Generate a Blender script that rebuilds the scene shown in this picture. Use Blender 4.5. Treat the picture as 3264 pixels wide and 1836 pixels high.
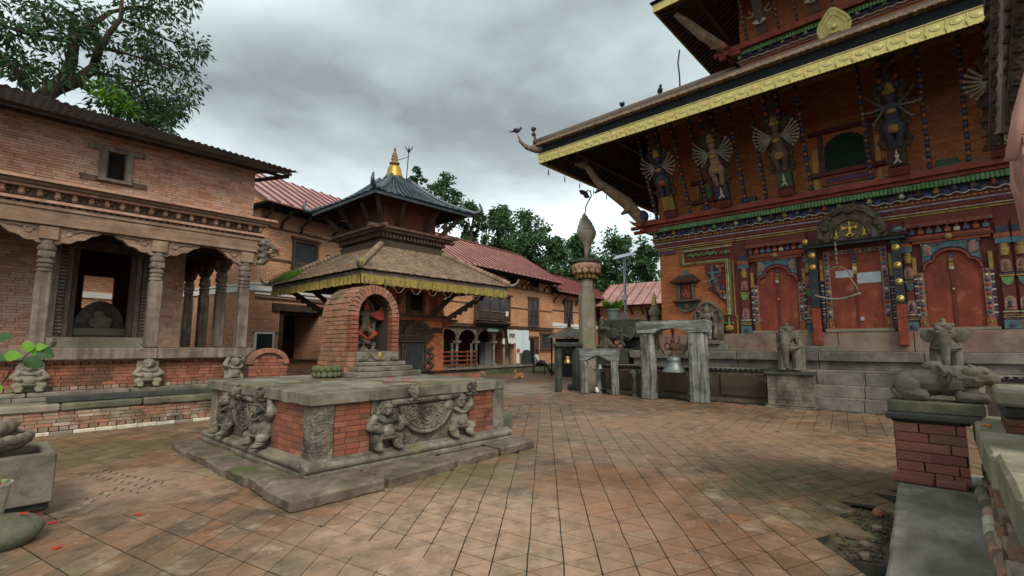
import bpy, bmesh, math, random
from math import sin, cos, pi, radians, hypot
from mathutils import Vector, Matrix, Euler, noise as mnoise
random.seed(7)
scene = bpy.context.scene
for _o in list(bpy.data.objects): bpy.data.objects.remove(_o)
COL = scene.collection

# ---------------------------------------------------------------- camera
FPX, PITCH, HEAD, CAMH = 1560.0, math.atan(184/1560.0), radians(42.3), 1.65
cd = bpy.data.cameras.new('camera'); cam = bpy.data.objects.new('camera', cd); COL.objects.link(cam)
cd.sensor_width = 36; cd.lens = FPX/3264*36; cd.clip_end = 2000; cd.clip_start = 0.05
cam.location = (0, 0, CAMH)
cam.rotation_euler = (pi/2+PITCH, 0, HEAD-pi/2)
scene.camera = cam
FW = Vector((cos(HEAD)*cos(PITCH), sin(HEAD)*cos(PITCH), sin(PITCH)))
RT = Vector((sin(HEAD), -cos(HEAD), 0)); UP = RT.cross(FW)
def at(px, py, **k):                      # photo pixel -> world point on plane x=, y= or z=
    d = FW+RT*((px-1632)/FPX)-UP*((py-918)/FPX)
    (a, v), = k.items(); i = 'xyz'.index(a)
    o = Vector((0, 0, CAMH)); return o+d*((v-o[i])/d[i])

# ---------------------------------------------------------------- world, sun, exposure
SUN_EL, SUN_AZ = radians(44), radians(236)        # direction the light comes from (world angle)
wd = bpy.data.worlds.new('World'); scene.world = wd; wd.use_nodes = True
nt = wd.node_tree; nt.nodes.clear(); N = nt.nodes.new; L = nt.links.new
wo = N('ShaderNodeOutputWorld'); bg = N('ShaderNodeBackground'); L(bg.outputs[0], wo.inputs[0])
sky = N('ShaderNodeTexSky'); sky.sky_type = 'NISHITA'; sky.sun_disc = False
sky.sun_elevation = SUN_EL; sky.sun_rotation = pi/2-SUN_AZ; sky.altitude = 1500
sk = N('ShaderNodeMix'); sk.data_type = 'RGBA'; sk.blend_type = 'MULTIPLY'; sk.inputs[0].default_value = 1
L(sky.outputs[0], sk.inputs[6]); sk.inputs[7].default_value = (.1, .1, .1, 1)
tc = N('ShaderNodeTexCoord'); sp = N('ShaderNodeSeparateXYZ'); L(tc.outputs['Generated'], sp.inputs[0])
def wm(op, a, b=None, c=None):
    m = N('ShaderNodeMath'); m.operation = op
    for i, q in enumerate((a, b, c)):
        if q is None: continue
        if isinstance(q, (int, float)): m.inputs[i].default_value = q
        else: L(q, m.inputs[i])
    return m.outputs[0]
zz = wm('ADD', wm('MAXIMUM', sp.outputs[2], 0.0), 0.22)
cx = N('ShaderNodeCombineXYZ'); L(wm('DIVIDE', sp.outputs[0], zz), cx.inputs[0]); L(wm('DIVIDE', sp.outputs[1], zz), cx.inputs[1])
mp = N('ShaderNodeMapping'); L(cx.outputs[0], mp.inputs[0]); mp.inputs[1].default_value = (-5.1, -2.8, 0.0); mp.inputs[3].default_value = (1, 1, 1)
n1 = N('ShaderNodeTexNoise'); n1.inputs['Scale'].default_value = .62; n1.inputs['Detail'].default_value = 5; n1.inputs['Roughness'].default_value = .5; n1.inputs['Distortion'].default_value = .25
L(mp.outputs[0], n1.inputs['Vector'])
n2 = N('ShaderNodeTexNoise'); n2.inputs['Scale'].default_value = 2.2; n2.inputs['Detail'].default_value = 7; n2.inputs['Roughness'].default_value = .55
L(mp.outputs[0], n2.inputs['Vector'])
mixv = wm('ADD', wm('MULTIPLY', n1.outputs[0], .78), wm('MULTIPLY', n2.outputs[0], .22))
rp = N('ShaderNodeValToRGB'); L(mixv, rp.inputs[0])
E_ = rp.color_ramp.elements
E_[0].position = .39; E_[0].color = (.102, .115, .113, 1); E_[1].position = .61; E_[1].color = (.70, .72, .68, 1)
for p_, c_ in ((.45, (.165, .19, .19, 1)), (.51, (.235, .267, .264, 1)), (.58, (.33, .37, .36, 1))):
    e = E_.new(p_); e.color = c_
# thinner cloud towards the horizon, brighter all the way round
hz = N('ShaderNodeMapRange'); L(sp.outputs[2], hz.inputs[0]); hz.inputs[1].default_value = .0; hz.inputs[2].default_value = .42; hz.inputs[3].default_value = .55; hz.inputs[4].default_value = 0
hm = N('ShaderNodeMix'); hm.data_type = 'RGBA'; L(hz.outputs[0], hm.inputs[0]); L(rp.outputs[0], hm.inputs[6]); hm.inputs[7].default_value = (.46, .495, .475, 1)
mx = N('ShaderNodeMix'); mx.data_type = 'RGBA'; mx.inputs[0].default_value = .93
L(sk.outputs[2], mx.inputs[6]); L(hm.outputs[2], mx.inputs[7]); L(mx.outputs[2], bg.inputs[0]); bg.inputs[1].default_value = 1.72

sl = bpy.data.lights.new('sun', 'SUN'); sl.energy = 1.5; sl.angle = radians(22); sl.color = (1, .93, .82)
so = bpy.data.objects.new('sun', sl); COL.objects.link(so)
sd = Vector((cos(SUN_AZ)*cos(SUN_EL), sin(SUN_AZ)*cos(SUN_EL), sin(SUN_EL)))
so.rotation_euler = sd.to_track_quat('Z', 'Y').to_euler(); so.location = (0, 0, 40)
vs = scene.view_settings; vs.view_transform = 'Standard'; vs.look = 'None'; vs.exposure = 0.88; vs.gamma = 1; vs.use_curve_mapping = False
scene.render.engine = 'CYCLES'; scene.cycles.max_bounces = 8; scene.cycles.diffuse_bounces = 6; scene.cycles.glossy_bounces = 2; scene.cycles.transparent_max_bounces = 6

# ---------------------------------------------------------------- materials
def H(s, a=1.0):
    s = s.lstrip('#'); c = [int(s[i:i+2], 16)/255 for i in (0, 2, 4)]
    return tuple((x/12.92 if x <= .04045 else ((x+.055)/1.055)**2.4) for x in c)+(a,)
MATS = {}
def mat(name, cols, rough=.85, scale=3., detail=6, bump=.25, bscale=25., metal=0., tints=None, tmix=.7, over=(), brick=None, wave=None, spec=.3, dist=.02, vor=0, stretch=None, trans=0, spots=()):
    """noise colour ramp (+ per-piece tint, stains, far brick courses) on a Principled BSDF"""
    m = bpy.data.materials.new(name); m.use_nodes = True; t = m.node_tree; t.nodes.clear()
    N = t.nodes.new; L = t.links.new
    out = N('ShaderNodeOutputMaterial'); b = N('ShaderNodeBsdfPrincipled'); L(b.outputs[0], out.inputs[0])
    b.inputs['Roughness'].default_value = rough; b.inputs['Metallic'].default_value = metal; b.inputs['Specular IOR Level'].default_value = spec
    geo = N('ShaderNodeNewGeometry'); pos = geo.outputs['Position']
    if stretch:
        mpn = N('ShaderNodeMapping'); L(pos, mpn.inputs[0]); mpn.inputs[3].default_value = stretch; pos = mpn.outputs[0]
    def noise(sc, de=6, ro=.6, v=None):
        n = N('ShaderNodeTexNoise'); n.inputs['Scale'].default_value = sc; n.inputs['Detail'].default_value = de; n.inputs['Roughness'].default_value = ro
        L(v or pos, n.inputs['Vector']); return n.outputs[0]
    def ramp(v, cs, lo=.3, hi=.7):
        r = N('ShaderNodeValToRGB'); L(v, r.inputs[0]); el = r.color_ramp.elements
        k = len(cs)
        for i, c in enumerate(cs):
            p = lo+(hi-lo)*i/max(1, k-1); c = H(c) if isinstance(c, str) else c
            if i == 0: el[0].position = p; el[0].color = c
            elif i == k-1: el[1].position = p; el[1].color = c
        for i, c in enumerate(cs[1:-1], 1):
            e = el.new(lo+(hi-lo)*i/(k-1)); e.color = H(c) if isinstance(c, str) else c
        return r.outputs[0]
    def mixc(f, a, bb, mode='MIX'):
        x = N('ShaderNodeMix'); x.data_type = 'RGBA'; x.blend_type = mode
        for i, q in ((0, f), (6, a), (7, bb)):
            if isinstance(q, (int, float)): x.inputs[i].default_value = q
            elif isinstance(q, tuple): x.inputs[i].default_value = q
            else: L(q, x.inputs[i])
        return x.outputs[2]
    def math_(op, a, bb=None):
        x = N('ShaderNodeMath'); x.operation = op
        for i, q in enumerate((a, bb)):
            if q is None: continue
            if isinstance(q, (int, float)): x.inputs[i].default_value = q
            else: L(q, x.inputs[i])
        return x.outputs[0]
    if len(cols) == 1: cols = [cols[0], cols[0]]
    col = ramp(noise(scale, detail), cols)
    hgt = None
    if tints:
        oi = N('ShaderNodeObjectInfo'); at_ = N('ShaderNodeAttribute'); at_.attribute_name = 'tint'
        r = math_('FRACT', math_('ADD', oi.outputs['Random'], at_.outputs['Fac']))
        col = mixc(tmix, col, ramp(r, tints, .02, .98))
    if brick:
        bw, bh, mc, off = brick
        o = N('ShaderNodeTexCoord'); s = N('ShaderNodeSeparateXYZ'); L(o.outputs['Object'], s.inputs[0])
        c = N('ShaderNodeCombineXYZ'); L(math_('ADD', s.outputs[0], s.outputs[1]), c.inputs[0]); L(s.outputs[2], c.inputs[1])
        bt = N('ShaderNodeTexBrick'); L(c.outputs[0], bt.inputs['Vector']); bt.inputs['Scale'].default_value = 1
        bt.inputs['Brick Width'].default_value = bw; bt.inputs['Row Height'].default_value = bh; bt.inputs['Mortar Size'].default_value = off
        bt.inputs['Mortar Smooth'].default_value = .3
        bt.inputs['Color1'].default_value = (1, 1, 1, 1); bt.inputs['Color2'].default_value = (.72, .7, .7, 1); bt.inputs['Mortar'].default_value = (1, 1, 1, 1)
        col = mixc(1., col, bt.outputs['Color'], 'MULTIPLY')
        col = mixc(bt.outputs['Fac'], col, H(mc)); hgt = math_('SUBTRACT', 1.0, bt.outputs['Fac'])
    if wave:
        w = N('ShaderNodeTexNoise'); w.inputs['Scale'].default_value = wave[0]; w.inputs['Detail'].default_value = 4
        mp2 = N('ShaderNodeMapping'); L(geo.outputs['Position'], mp2.inputs[0]); mp2.inputs[3].default_value = wave[1]; L(mp2.outputs[0], w.inputs['Vector'])
        col = mixc(wave[2], col, ramp(w.outputs[0], [(.25, .25, .25, 1), (1.25, 1.25, 1.25, 1)], .35, .65), 'MULTIPLY')
    for (oc, osc, lo, hi, up, amt) in over:
        f = N('ShaderNodeMapRange'); L(noise(osc, 7, .65), f.inputs[0]); f.inputs[1].default_value = lo; f.inputs[2].default_value = hi
        fo = math_('MULTIPLY', f.outputs[0], amt)
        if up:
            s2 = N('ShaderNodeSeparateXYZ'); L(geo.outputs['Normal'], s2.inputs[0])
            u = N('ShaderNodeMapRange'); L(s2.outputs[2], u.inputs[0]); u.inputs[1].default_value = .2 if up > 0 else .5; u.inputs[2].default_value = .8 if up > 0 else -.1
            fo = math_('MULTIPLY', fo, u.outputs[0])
        col = mixc(fo, col, H(oc))
    for (sx_, sy_, sr, sc_, sa) in spots:      # worn, damp or dusty patches of the paving, each with its own place
        vd = N('ShaderNodeVectorMath'); vd.operation = 'DISTANCE'; L(geo.outputs['Position'], vd.inputs[0]); vd.inputs[1].default_value = (sx_, sy_, 0)
        q_ = math_('ADD', vd.outputs['Value'], math_('MULTIPLY', math_('SUBTRACT', noise(1.3, 7, .65), .5), sr*1.6))
        f = N('ShaderNodeMapRange'); L(q_, f.inputs[0]); f.inputs[1].default_value = sr; f.inputs[2].default_value = sr*.45; f.inputs[3].default_value = 0; f.inputs[4].default_value = 1
        col = mixc(math_('MULTIPLY', math_('MULTIPLY', f.outputs[0], ramp(noise(6., 6, .7), [(.35, .35, .35, 1), (1, 1, 1, 1)], .4, .6)), sa), col, H(sc_))
    L(col, b.inputs['Base Color'])
    if bump:
        bn = N('ShaderNodeBump'); bn.inputs['Strength'].default_value = bump; bn.inputs['Distance'].default_value = dist
        h = noise(bscale, 8, .65)
        if vor:
            vo = N('ShaderNodeTexVoronoi'); vo.inputs['Scale'].default_value = vor; L(pos, vo.inputs['Vector']); h = math_('ADD', h, math_('MULTIPLY', vo.outputs[0], .8))
        if hgt is not None: h = math_('ADD', math_('MULTIPLY', h, .5), math_('MULTIPLY', hgt, .8))
        L(h, bn.inputs['Height']); L(bn.outputs[0], b.inputs['Normal'])
    if trans:
        tr = N('ShaderNodeBsdfTranslucent'); L(col, tr.inputs[0]); ms = N('ShaderNodeMixShader'); ms.inputs[0].default_value = trans
        L(b.outputs[0], ms.inputs[1]); L(tr.outputs[0], ms.inputs[2]); L(ms.outputs[0], out.inputs[0])
    MATS[name] = m; return m

MOSS = ('5a6030', 1.6, .52, .66, 1, .75)
DARK = ('1f1d1a', 1.1, .5, .72, 0, .6)
mat('paver', ['66503c', '7a6048', '8c715a'], .5, 3.2, tints=['6a4f3a', '7f6047', '8f715a', '845a3c', '967e68', '6e5842', '746453', '927560', '8c5a38', '67564a'], tmix=.5, bump=.5, bscale=16, spec=.5, dist=.02,
    over=[('463d30', .42, .48, .64, 0, .7), ('3d342b', 2.4, .48, .64, 0, .62), ('b29f8c', 2.9, .56, .68, 0, .5), ('535233', .3, .54, .64, 0, .6), ('9a5c36', .5, .56, .66, 0, .45), ('c4b19c', 7., .62, .72, 0, .5), ('332d26', 12., .56, .68, 0, .55), ('d0bfac', 18., .64, .72, 0, .4)],
    spots=[(3.3, 3.3, 2.1, 'bb9c82', .66), (9.5, 4.2, 3.6, 'b08f77', .5), (6.9, 1.5, 1.5, '474a2a', .85), (5.2, 3.3, 1.2, '8a5834', .6), (2.2, 1.6, 1.0, '55462f', .6), (4.3, 2.0, 1.1, '8b5c3a', .5), (1.4, 10.4, 1.8, '54502f', .6), (1.6, 7.4, 1.2, 'b69a86', .55), (13.5, 13.5, 3.5, 'a79a8a', .6), (4.4, 4.8, .8, '545a33', .6), (7.5, 9.5, 2.2, '8d8676', .45)])
mat('joint', ['1a1814', '26231c', '2f3022'], .95, 3, bump=.5)
mat('soil', ['3a3128', '4a4034', '5d5344'], .95, 6, bump=.7, bscale=30, over=[MOSS])
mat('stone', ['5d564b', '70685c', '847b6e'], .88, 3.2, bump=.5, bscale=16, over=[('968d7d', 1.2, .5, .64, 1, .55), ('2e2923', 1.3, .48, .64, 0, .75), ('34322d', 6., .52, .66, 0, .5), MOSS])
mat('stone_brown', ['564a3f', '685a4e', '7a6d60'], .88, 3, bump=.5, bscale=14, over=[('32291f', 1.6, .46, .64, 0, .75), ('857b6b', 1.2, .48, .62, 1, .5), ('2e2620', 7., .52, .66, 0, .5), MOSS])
mat('stone_carved', ['574f45', '70675b', '887e71'], .85, 5, bump=.8, bscale=38, vor=30, dist=.03, over=[('24211d', 2.4, .46, .62, 0, .75), ('98938a', 3., .56, .68, 0, .6), ('2a2723', 9., .5, .64, 0, .5)])
mat('stone_pale', ['6c6452', '80786a', '918979'], .88, 4, bump=.5, bscale=22, over=[('5d5a3c', 2., .48, .66, 0, .6), ('4a443a', 3., .56, .72, 0, .5)])
mat('stone_dark', ['2d2e2a', '3b3d38', '4a4b44'], .85, 3, bump=.5, bscale=14, over=[('55583a', 1.2, .55, .7, 0, .5)])
mat('stone_green', ['4b4b3d', '5e5d4b', '706c5b'], .88, 4, bump=.55, bscale=20, over=[('46501f', 1.5, .52, .66, 0, .7), ('32302a', 2.5, .5, .7, 0, .5)])
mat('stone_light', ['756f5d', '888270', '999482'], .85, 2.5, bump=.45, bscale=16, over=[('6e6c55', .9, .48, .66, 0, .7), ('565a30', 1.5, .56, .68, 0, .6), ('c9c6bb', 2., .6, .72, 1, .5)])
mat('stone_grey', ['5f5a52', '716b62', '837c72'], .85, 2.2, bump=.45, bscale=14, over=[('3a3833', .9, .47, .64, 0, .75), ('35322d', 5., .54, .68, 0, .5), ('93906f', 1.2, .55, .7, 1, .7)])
mat('bull_stone', ['4c4840', '605b50', '747063'], .82, 3, bump=.5, bscale=24, over=[('4a4430', 1.4, .5, .66, 0, .75), ('312c22', 2.2, .56, .7, 0, .5)])
mat('kerb_white', ['a8a18d', 'bfb8a4', 'cfcabb'], .8, 6, bump=.3, over=[('6f6650', 2.5, .55, .7, 0, .7)])
mat('mortar', ['6a5a4a', '7a6a58', '59503f'], .95, 8, bump=.4)
mat('mortar_dark', ['3a3028', '4a3e33'], .95, 8, bump=.4)
OLDT = ['774436', '8c5240', '684338', '985f4a', '7f4f3c', '946250', '5f3d33']
mat('brick_old', ['7c4a3a', '905a46'], .87, 9, tints=OLDT, bump=.45, bscale=30, over=[('423a2c', 1.3, .48, .64, 0, .7), ('b8a090', 2.2, .6, .72, 0, .6), ('2f2820', 7., .56, .68, 0, .5)])
mat('brick_red', ['70402f', '824e3b'], .82, 9, tints=['74402f', '8a4e38', '5a3a30', '955c44', '4c3833', '7f4836', '6c4a3c', '8c6450'], bump=.35, bscale=30, over=[('3a2b25', 1.6, .55, .7, 0, .6), ('a88a7c', 3.5, .64, .76, 0, .5)])
mat('brick_mossy', ['8f6350', 'a4735d'], .85, 9, tints=['7d5040', '93604b', '6c4a3e', '9c705c', '584c40', '886350'], bump=.5, bscale=26, over=[('464a30', 2.0, .5, .64, 1, .85), ('3f3a30', 1.6, .52, .68, 0, .6), ('52602e', 3., .6, .7, 0, .6)])
mat('brick_wall', ['8f6352', 'a0705c'], .85, 8, tints=['9f705a', 'b5846c', '8f6454', 'c09a85', 'ac8974', 'b39584', '997463'], bump=.4, bscale=30, over=[('b29d8a', .9, .5, .66, 0, .55), ('544236', 1.3, .55, .7, 0, .5)])
mat('brick_step', ['8a6a58', '9b7a67'], .88, 8, tints=['8f5b48', 'a88a78', '75685a', 'a06a50', '5d5648', 'b5a595'], bump=.6, bscale=22, over=[('35342b', 1.4, .48, .62, 0, .8), ('9b937f', 1.8, .56, .7, 0, .6), ('50552f', 2.5, .58, .7, 0, .5)])
mat('brick_temple', ['a35f3c', 'b26c46'], .78, 9, tints=['9a5236', 'b0623e', '8a4a34', 'b87048', 'a85c3c'], bump=.3, bscale=30, over=[('5a2d1f', 1.1, .58, .72, 0, .5)])
mat('mortar_gold', ['c79a62', 'b98a54'], .9, 6, bump=.3)
mat('brick_pier', ['7d4d45', '8c5a50'], .88, 7, tints=['744640', '8e5a4e', '80524a', '9a6a5c', '6a4844'], bump=.45, bscale=24, over=[('4f4038', 2., .56, .72, 0, .6), ('59613a', 2.6, .62, .72, 0, .4)])
mat('brick_far', ['bd8560', 'c8936d', 'd09f7b'], .85, 1.2, brick=(.24, .075, '9a6c50', .007), bump=.25, bscale=30, over=[('8a5a45', .5, .52, .7, 0, .5)])
mat('brick_far_pale', ['bd8866', 'c89675', 'cfa283'], .85, .9, brick=(.24, .085, '84604a', .012), bump=.35, bscale=20, over=[('94664e', .5, .52, .7, 0, .5)])
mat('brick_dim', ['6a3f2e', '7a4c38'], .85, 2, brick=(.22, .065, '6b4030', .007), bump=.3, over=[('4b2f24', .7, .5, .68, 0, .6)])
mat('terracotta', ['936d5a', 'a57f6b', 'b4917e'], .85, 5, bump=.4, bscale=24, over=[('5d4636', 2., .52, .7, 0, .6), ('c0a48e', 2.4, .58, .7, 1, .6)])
mat('wood_old', ['62544a', '74665b', '86796e'], .85, 3, wave=(10, (1, 1, .08), .55), bump=.5, bscale=20, over=[('35302a', 1.4, .52, .7, 0, .6)])
mat('wood_beam', ['735a49', '846a57', '967d69'], .85, 3, wave=(12, (.1, 1, 1), .4), bump=.4, bscale=22, over=[('54463a', 1.6, .55, .7, 0, .5)])
mat('wood_grey', ['6a6a62', '82827a', '9a9b92'], .88, 4, wave=(13, (1, 1, .06), .85), bump=.8, bscale=18, dist=.03, over=[('3f4338', 1.4, .52, .66, 0, .6), ('2e2c28', 2.5, .56, .68, 0, .6)])
mat('wood_greyh', ['6a6d66', '82857e', '9a9d96'], .88, 4, wave=(13, (1, .08, 1), .85), bump=.8, bscale=18, dist=.03, over=[('4d5446', 1.4, .52, .66, 0, .5), ('2e2c28', 2.5, .58, .68, 0, .5)])
mat('wood_dark', ['33281f', '42342a', '514134'], .8, 5, bump=.4, bscale=28)
mat('wood_brown', ['44342a', '554237', '654f42'], .8, 5, bump=.45, bscale=26, over=[('2b211b', 1.6, .52, .7, 0, .6)])
mat('wood_blackgreen', ['23272a', '2d3336', '363c3d'], .8, 4, bump=.3)
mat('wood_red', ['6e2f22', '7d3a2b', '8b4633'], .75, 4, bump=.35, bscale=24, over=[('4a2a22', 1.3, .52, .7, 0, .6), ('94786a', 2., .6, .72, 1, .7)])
mat('paint_red', ['71301f', '7f3a27', '8b4630'], .7, 2.2, bump=.3, bscale=26, wave=(6, (1, 1, .12), .25), over=[('4f2419', .9, .48, .66, 0, .6), ('a06a52', 2.6, .56, .68, 0, .5), ('3d221a', 7., .58, .7, 0, .5)])
mat('paint_maroon', ['57241d', '632a21'], .65, 2, bump=.25)
for nm, c in dict(green='5f9a55', blue='323f6c', teal='3f727c', yellow='b39a42', cream='c4bca6', orange='94543a', purple='5d3560', pink='9c766c', dgreen='2f5440', gold='a3853f', navy='262f4a', rust='a04a2c').items():
    bl = ''.join('%02x' % int(int(c[i:i+2], 16)*.5+int('4a382c'[i:i+2], 16)*.5) for i in (0, 2, 4))
    mat('paint_'+nm, [bl, c], .72, 11, bump=.25, bscale=40, over=[('3a2a22', 3.5, .48, .66, 0, .6), ('6b5a4c', 9., .5, .68, 0, .5)])
mat('gilt', ['ab9b54', 'bdae68', 'cabd7a'], .5, 5, metal=.22, bump=.5, bscale=7, spec=.5)
mat('gilt_old', ['a3803a', 'b8944a'], .42, 4, metal=.7, bump=.2, spec=.5)
mat('bronze', ['3c4442', '4b5552', '5b6662'], .5, 4, metal=.6, bump=.3, over=[('6d8077', 1.6, .56, .7, 0, .5)])
mat('bell_metal', ['5e6461', '727875', '848a86'], .5, 3, metal=.55, bump=.2, over=[('3f4543', 1.2, .5, .68, 0, .6)])
mat('brass', ['9a8546', 'b39d5c'], .4, 5, metal=.7, bump=.15)
mat('iron', ['23201e', '312c29'], .6, 6, metal=.5, bump=.3)
mat('iron_rust', ['4a3128', '5f4033', '3c2a24'], .75, 8, metal=.3, bump=.5)
mat('steel', ['8e9295', 'a3a7a9'], .45, 5, metal=.5, bump=.05)
mat('sheet', ['453f3c', '524b47', '5f5854'], .6, 2, metal=.25, bump=.2, over=[('332e2b', 1., .5, .7, 0, .6)])
mat('roof_red', ['8a625c', '9c766f', 'b0908a'], .42, 1.3, bump=.06, spec=.5, over=[('b8827a', .6, .52, .7, 0, .5)])
mat('roof_seam', ['6a3a36', '784641'], .5, 2, bump=.05)
mat('roof_slate', ['2f393e', '3c474c', '4a565b'], .4, 3, metal=.3, bump=.25, spec=.5)
mat('roof_tile', ['7a6a5c', '8a7a6b'], .85, 6, tints=['765f4c', '8d7660', '66523f', '9a846e', '84634c', '7a6a58'], bump=.4, bscale=30, over=[('4d4438', 1.2, .52, .7, 0, .6), ('5f6a3a', 1.0, .6, .7, 0, .5)])
mat('roof_tile_dark', ['4f463f', '5d534b'], .85, 6, tints=['4a423b', '62574e', '564a42'], bump=.4)
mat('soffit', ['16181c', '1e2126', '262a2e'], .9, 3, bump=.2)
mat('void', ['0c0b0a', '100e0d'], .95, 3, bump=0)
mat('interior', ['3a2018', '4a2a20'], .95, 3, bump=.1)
mat('white_band', ['c9c6c0', 'd6d4cf'], .7, 3, bump=.1)
mat('glass_dark', ['2a2f33', '3a4045'], .12, 2, bump=0, spec=.6)
mat('cloth_yellow', ['7a6a34', '8a793f', '6c5c2c'], .9, 8, bump=.4, bscale=14, over=[('6e6230', 2.5, .5, .68, 0, .6)])
mat('cloth_white', ['cbc8c4', 'd8d6d3'], .9, 8, bump=.3)
mat('skin', ['5b4034', '6b4c3e'], .6, 8, bump=.1)
mat('shirt', ['c9cdd0', 'd8dbdd'], .9, 10, bump=.2)
mat('trousers', ['2b2923', '37342c'], .9, 10, bump=.2)
mat('hair', ['0f0d0c', '191614'], .7, 30, bump=.3)
mat('fur', ['a5713f', 'b98550', 'c79a68'], .9, 9, bump=.4, bscale=60, over=[('d8c8b0', 3., .58, .66, 0, .8)])
mat('fur_pale', ['b88048', 'c48d55'], .9, 9, bump=.4, bscale=60)
mat('feather', ['26262b', '3a3a40', '4a4a50'], .7, 14, bump=.2)
mat('bark', ['2f2722', '3f352e', '4d4239'], .95, 6, wave=(8, (1, 1, .2), .5), bump=.8, bscale=14)
LEAFT = ['1f3a1c', '2c4a22', '24421f', '37572a', '1a3119', '2e4f26']
mat('leaf', ['2a4422', '33502a'], .6, 2, tints=LEAFT, tmix=.8, bump=0, trans=.25)
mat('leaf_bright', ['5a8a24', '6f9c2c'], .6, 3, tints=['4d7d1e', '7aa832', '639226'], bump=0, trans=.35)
mat('leaf_far', ['34502d', '3f5d36'], .7, .7, tints=['2c4a27', '416338', '34563a', '527148', '28452a', '3a5c35'], tmix=.75, bump=0, trans=.2)
mat('grass', ['3f6a1f', '55822b'], .8, 5, tints=['3c661e', '6a9434', '4d7a26'], bump=0, trans=.2)
mat('petal', ['a81f16', 'c02a1e'], .7, 8, bump=0)
mat('petal_orange', ['d06a14', 'e08a22'], .7, 8, bump=0)
mat('basket', ['7d7366', '948a7b', 'a59c8e'], .9, 9, bump=.6, bscale=40, over=[('6b3a2c', 3., .56, .7, 0, .5)])
mat('panel_blue', ['b7c4cc', 'c8d3d8'], .3, 3, bump=0)
mat('poster', ['c3d3d8', 'd3e0e2', 'b4c9d0'], .6, 7, bump=0)
mat('poster_red', ['b03a34', 'c04a40'], .6, 7, bump=0)
mat('paper', ['cfcdc8', 'dddbd6'], .8, 6, bump=0)
mat('ink', ['2a2422', '2a2422'], .8, 6, bump=0)
mat('sign_green', ['3f6f5c', '4a7f6a'], .6, 4, bump=0)
mat('concrete', ['6a6a62', '7c7c74', '8d8d85'], .9, 4, bump=.4, bscale=24, over=[('4a4a42', 1.6, .52, .7, 0, .6)])
mat('pot_plastic', ['5f6664', '6c7472'], .6, 4, bump=.1)
mat('vermilion', ['b0301c', 'c84a28'], .75, 6, bump=.3)
mat('plaster_pink', ['a5786a', 'b88a7a', 'c49a88'], .85, 2.5, bump=.5, bscale=14, over=[('7a4a50', 1.6, .5, .66, 0, .6), ('d0b8a8', 2.2, .58, .7, 0, .6)])
mat('dado', ['6a5248', '7a6256', '8a7468'], .88, 2.4, bump=.4, bscale=18, over=[('83796a', 1.1, .5, .66, 0, .7), ('553a32', 1.7, .55, .7, 0, .6)])
mat('cement_brown', ['4a3f33', '574b3e', '65594a'], .9, 1.2, bump=.4, bscale=10, over=[('352e26', .6, .5, .68, 0, .7), ('6d6a45', .9, .56, .7, 0, .5)])
mat('chain', ['4a3326', '5d4434'], .6, 9, metal=.5, bump=.4)
mat('conch', ['8a8376', '9c9486', 'aca596'], .45, 3, metal=.25, bump=.25, bscale=10, over=[('6d6558', 1.6, .52, .68, 0, .6)])
mat('idol', ['2f2a26', '453c36', '5a4c44'], .7, 9, bump=.6, bscale=40, vor=30, over=[('8f2d1e', 3.2, .42, .54, 0, .85), ('b8862c', 6., .62, .7, 0, .6)])
mat('ledge', ['6c675c', '807b6f', '959084'], .85, 1.6, wave=(7, (.35, 1, 1), .45), bump=.55, bscale=12, dist=.03, over=[('4b4a44', .9, .5, .66, 0, .65), ('b9b5a8', 1.1, .54, .66, 0, .6), ('5d6044', 2., .58, .7, 0, .5)])
mat('strut_wood', ['2c211a', '3d2e24', '53402f'], .8, 7, bump=.7, bscale=34, vor=22, dist=.03, over=[('6d5a3a', 5., .54, .66, 0, .5)])
mat('stone_figure', ['544c42', '6e6559', '867c6e'], .85, 5, bump=.45, bscale=45, dist=.015, over=[('211e1a', 2.6, .45, .6, 0, .8), ('9c978d', 3.4, .55, .67, 0, .6), ('2a2723', 12., .52, .64, 0, .5)])
mat('shutter_dark', ['16261d', '1c3024'], .8, 4, bump=.2)
mat('torana_bronze', ['41372a', '54483a', '66594a'], .55, 5, metal=.45, bump=.5, bscale=30, over=[('7d6a44', 3., .54, .66, 0, .6), ('2a241c', 4., .5, .64, 0, .6)])
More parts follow.
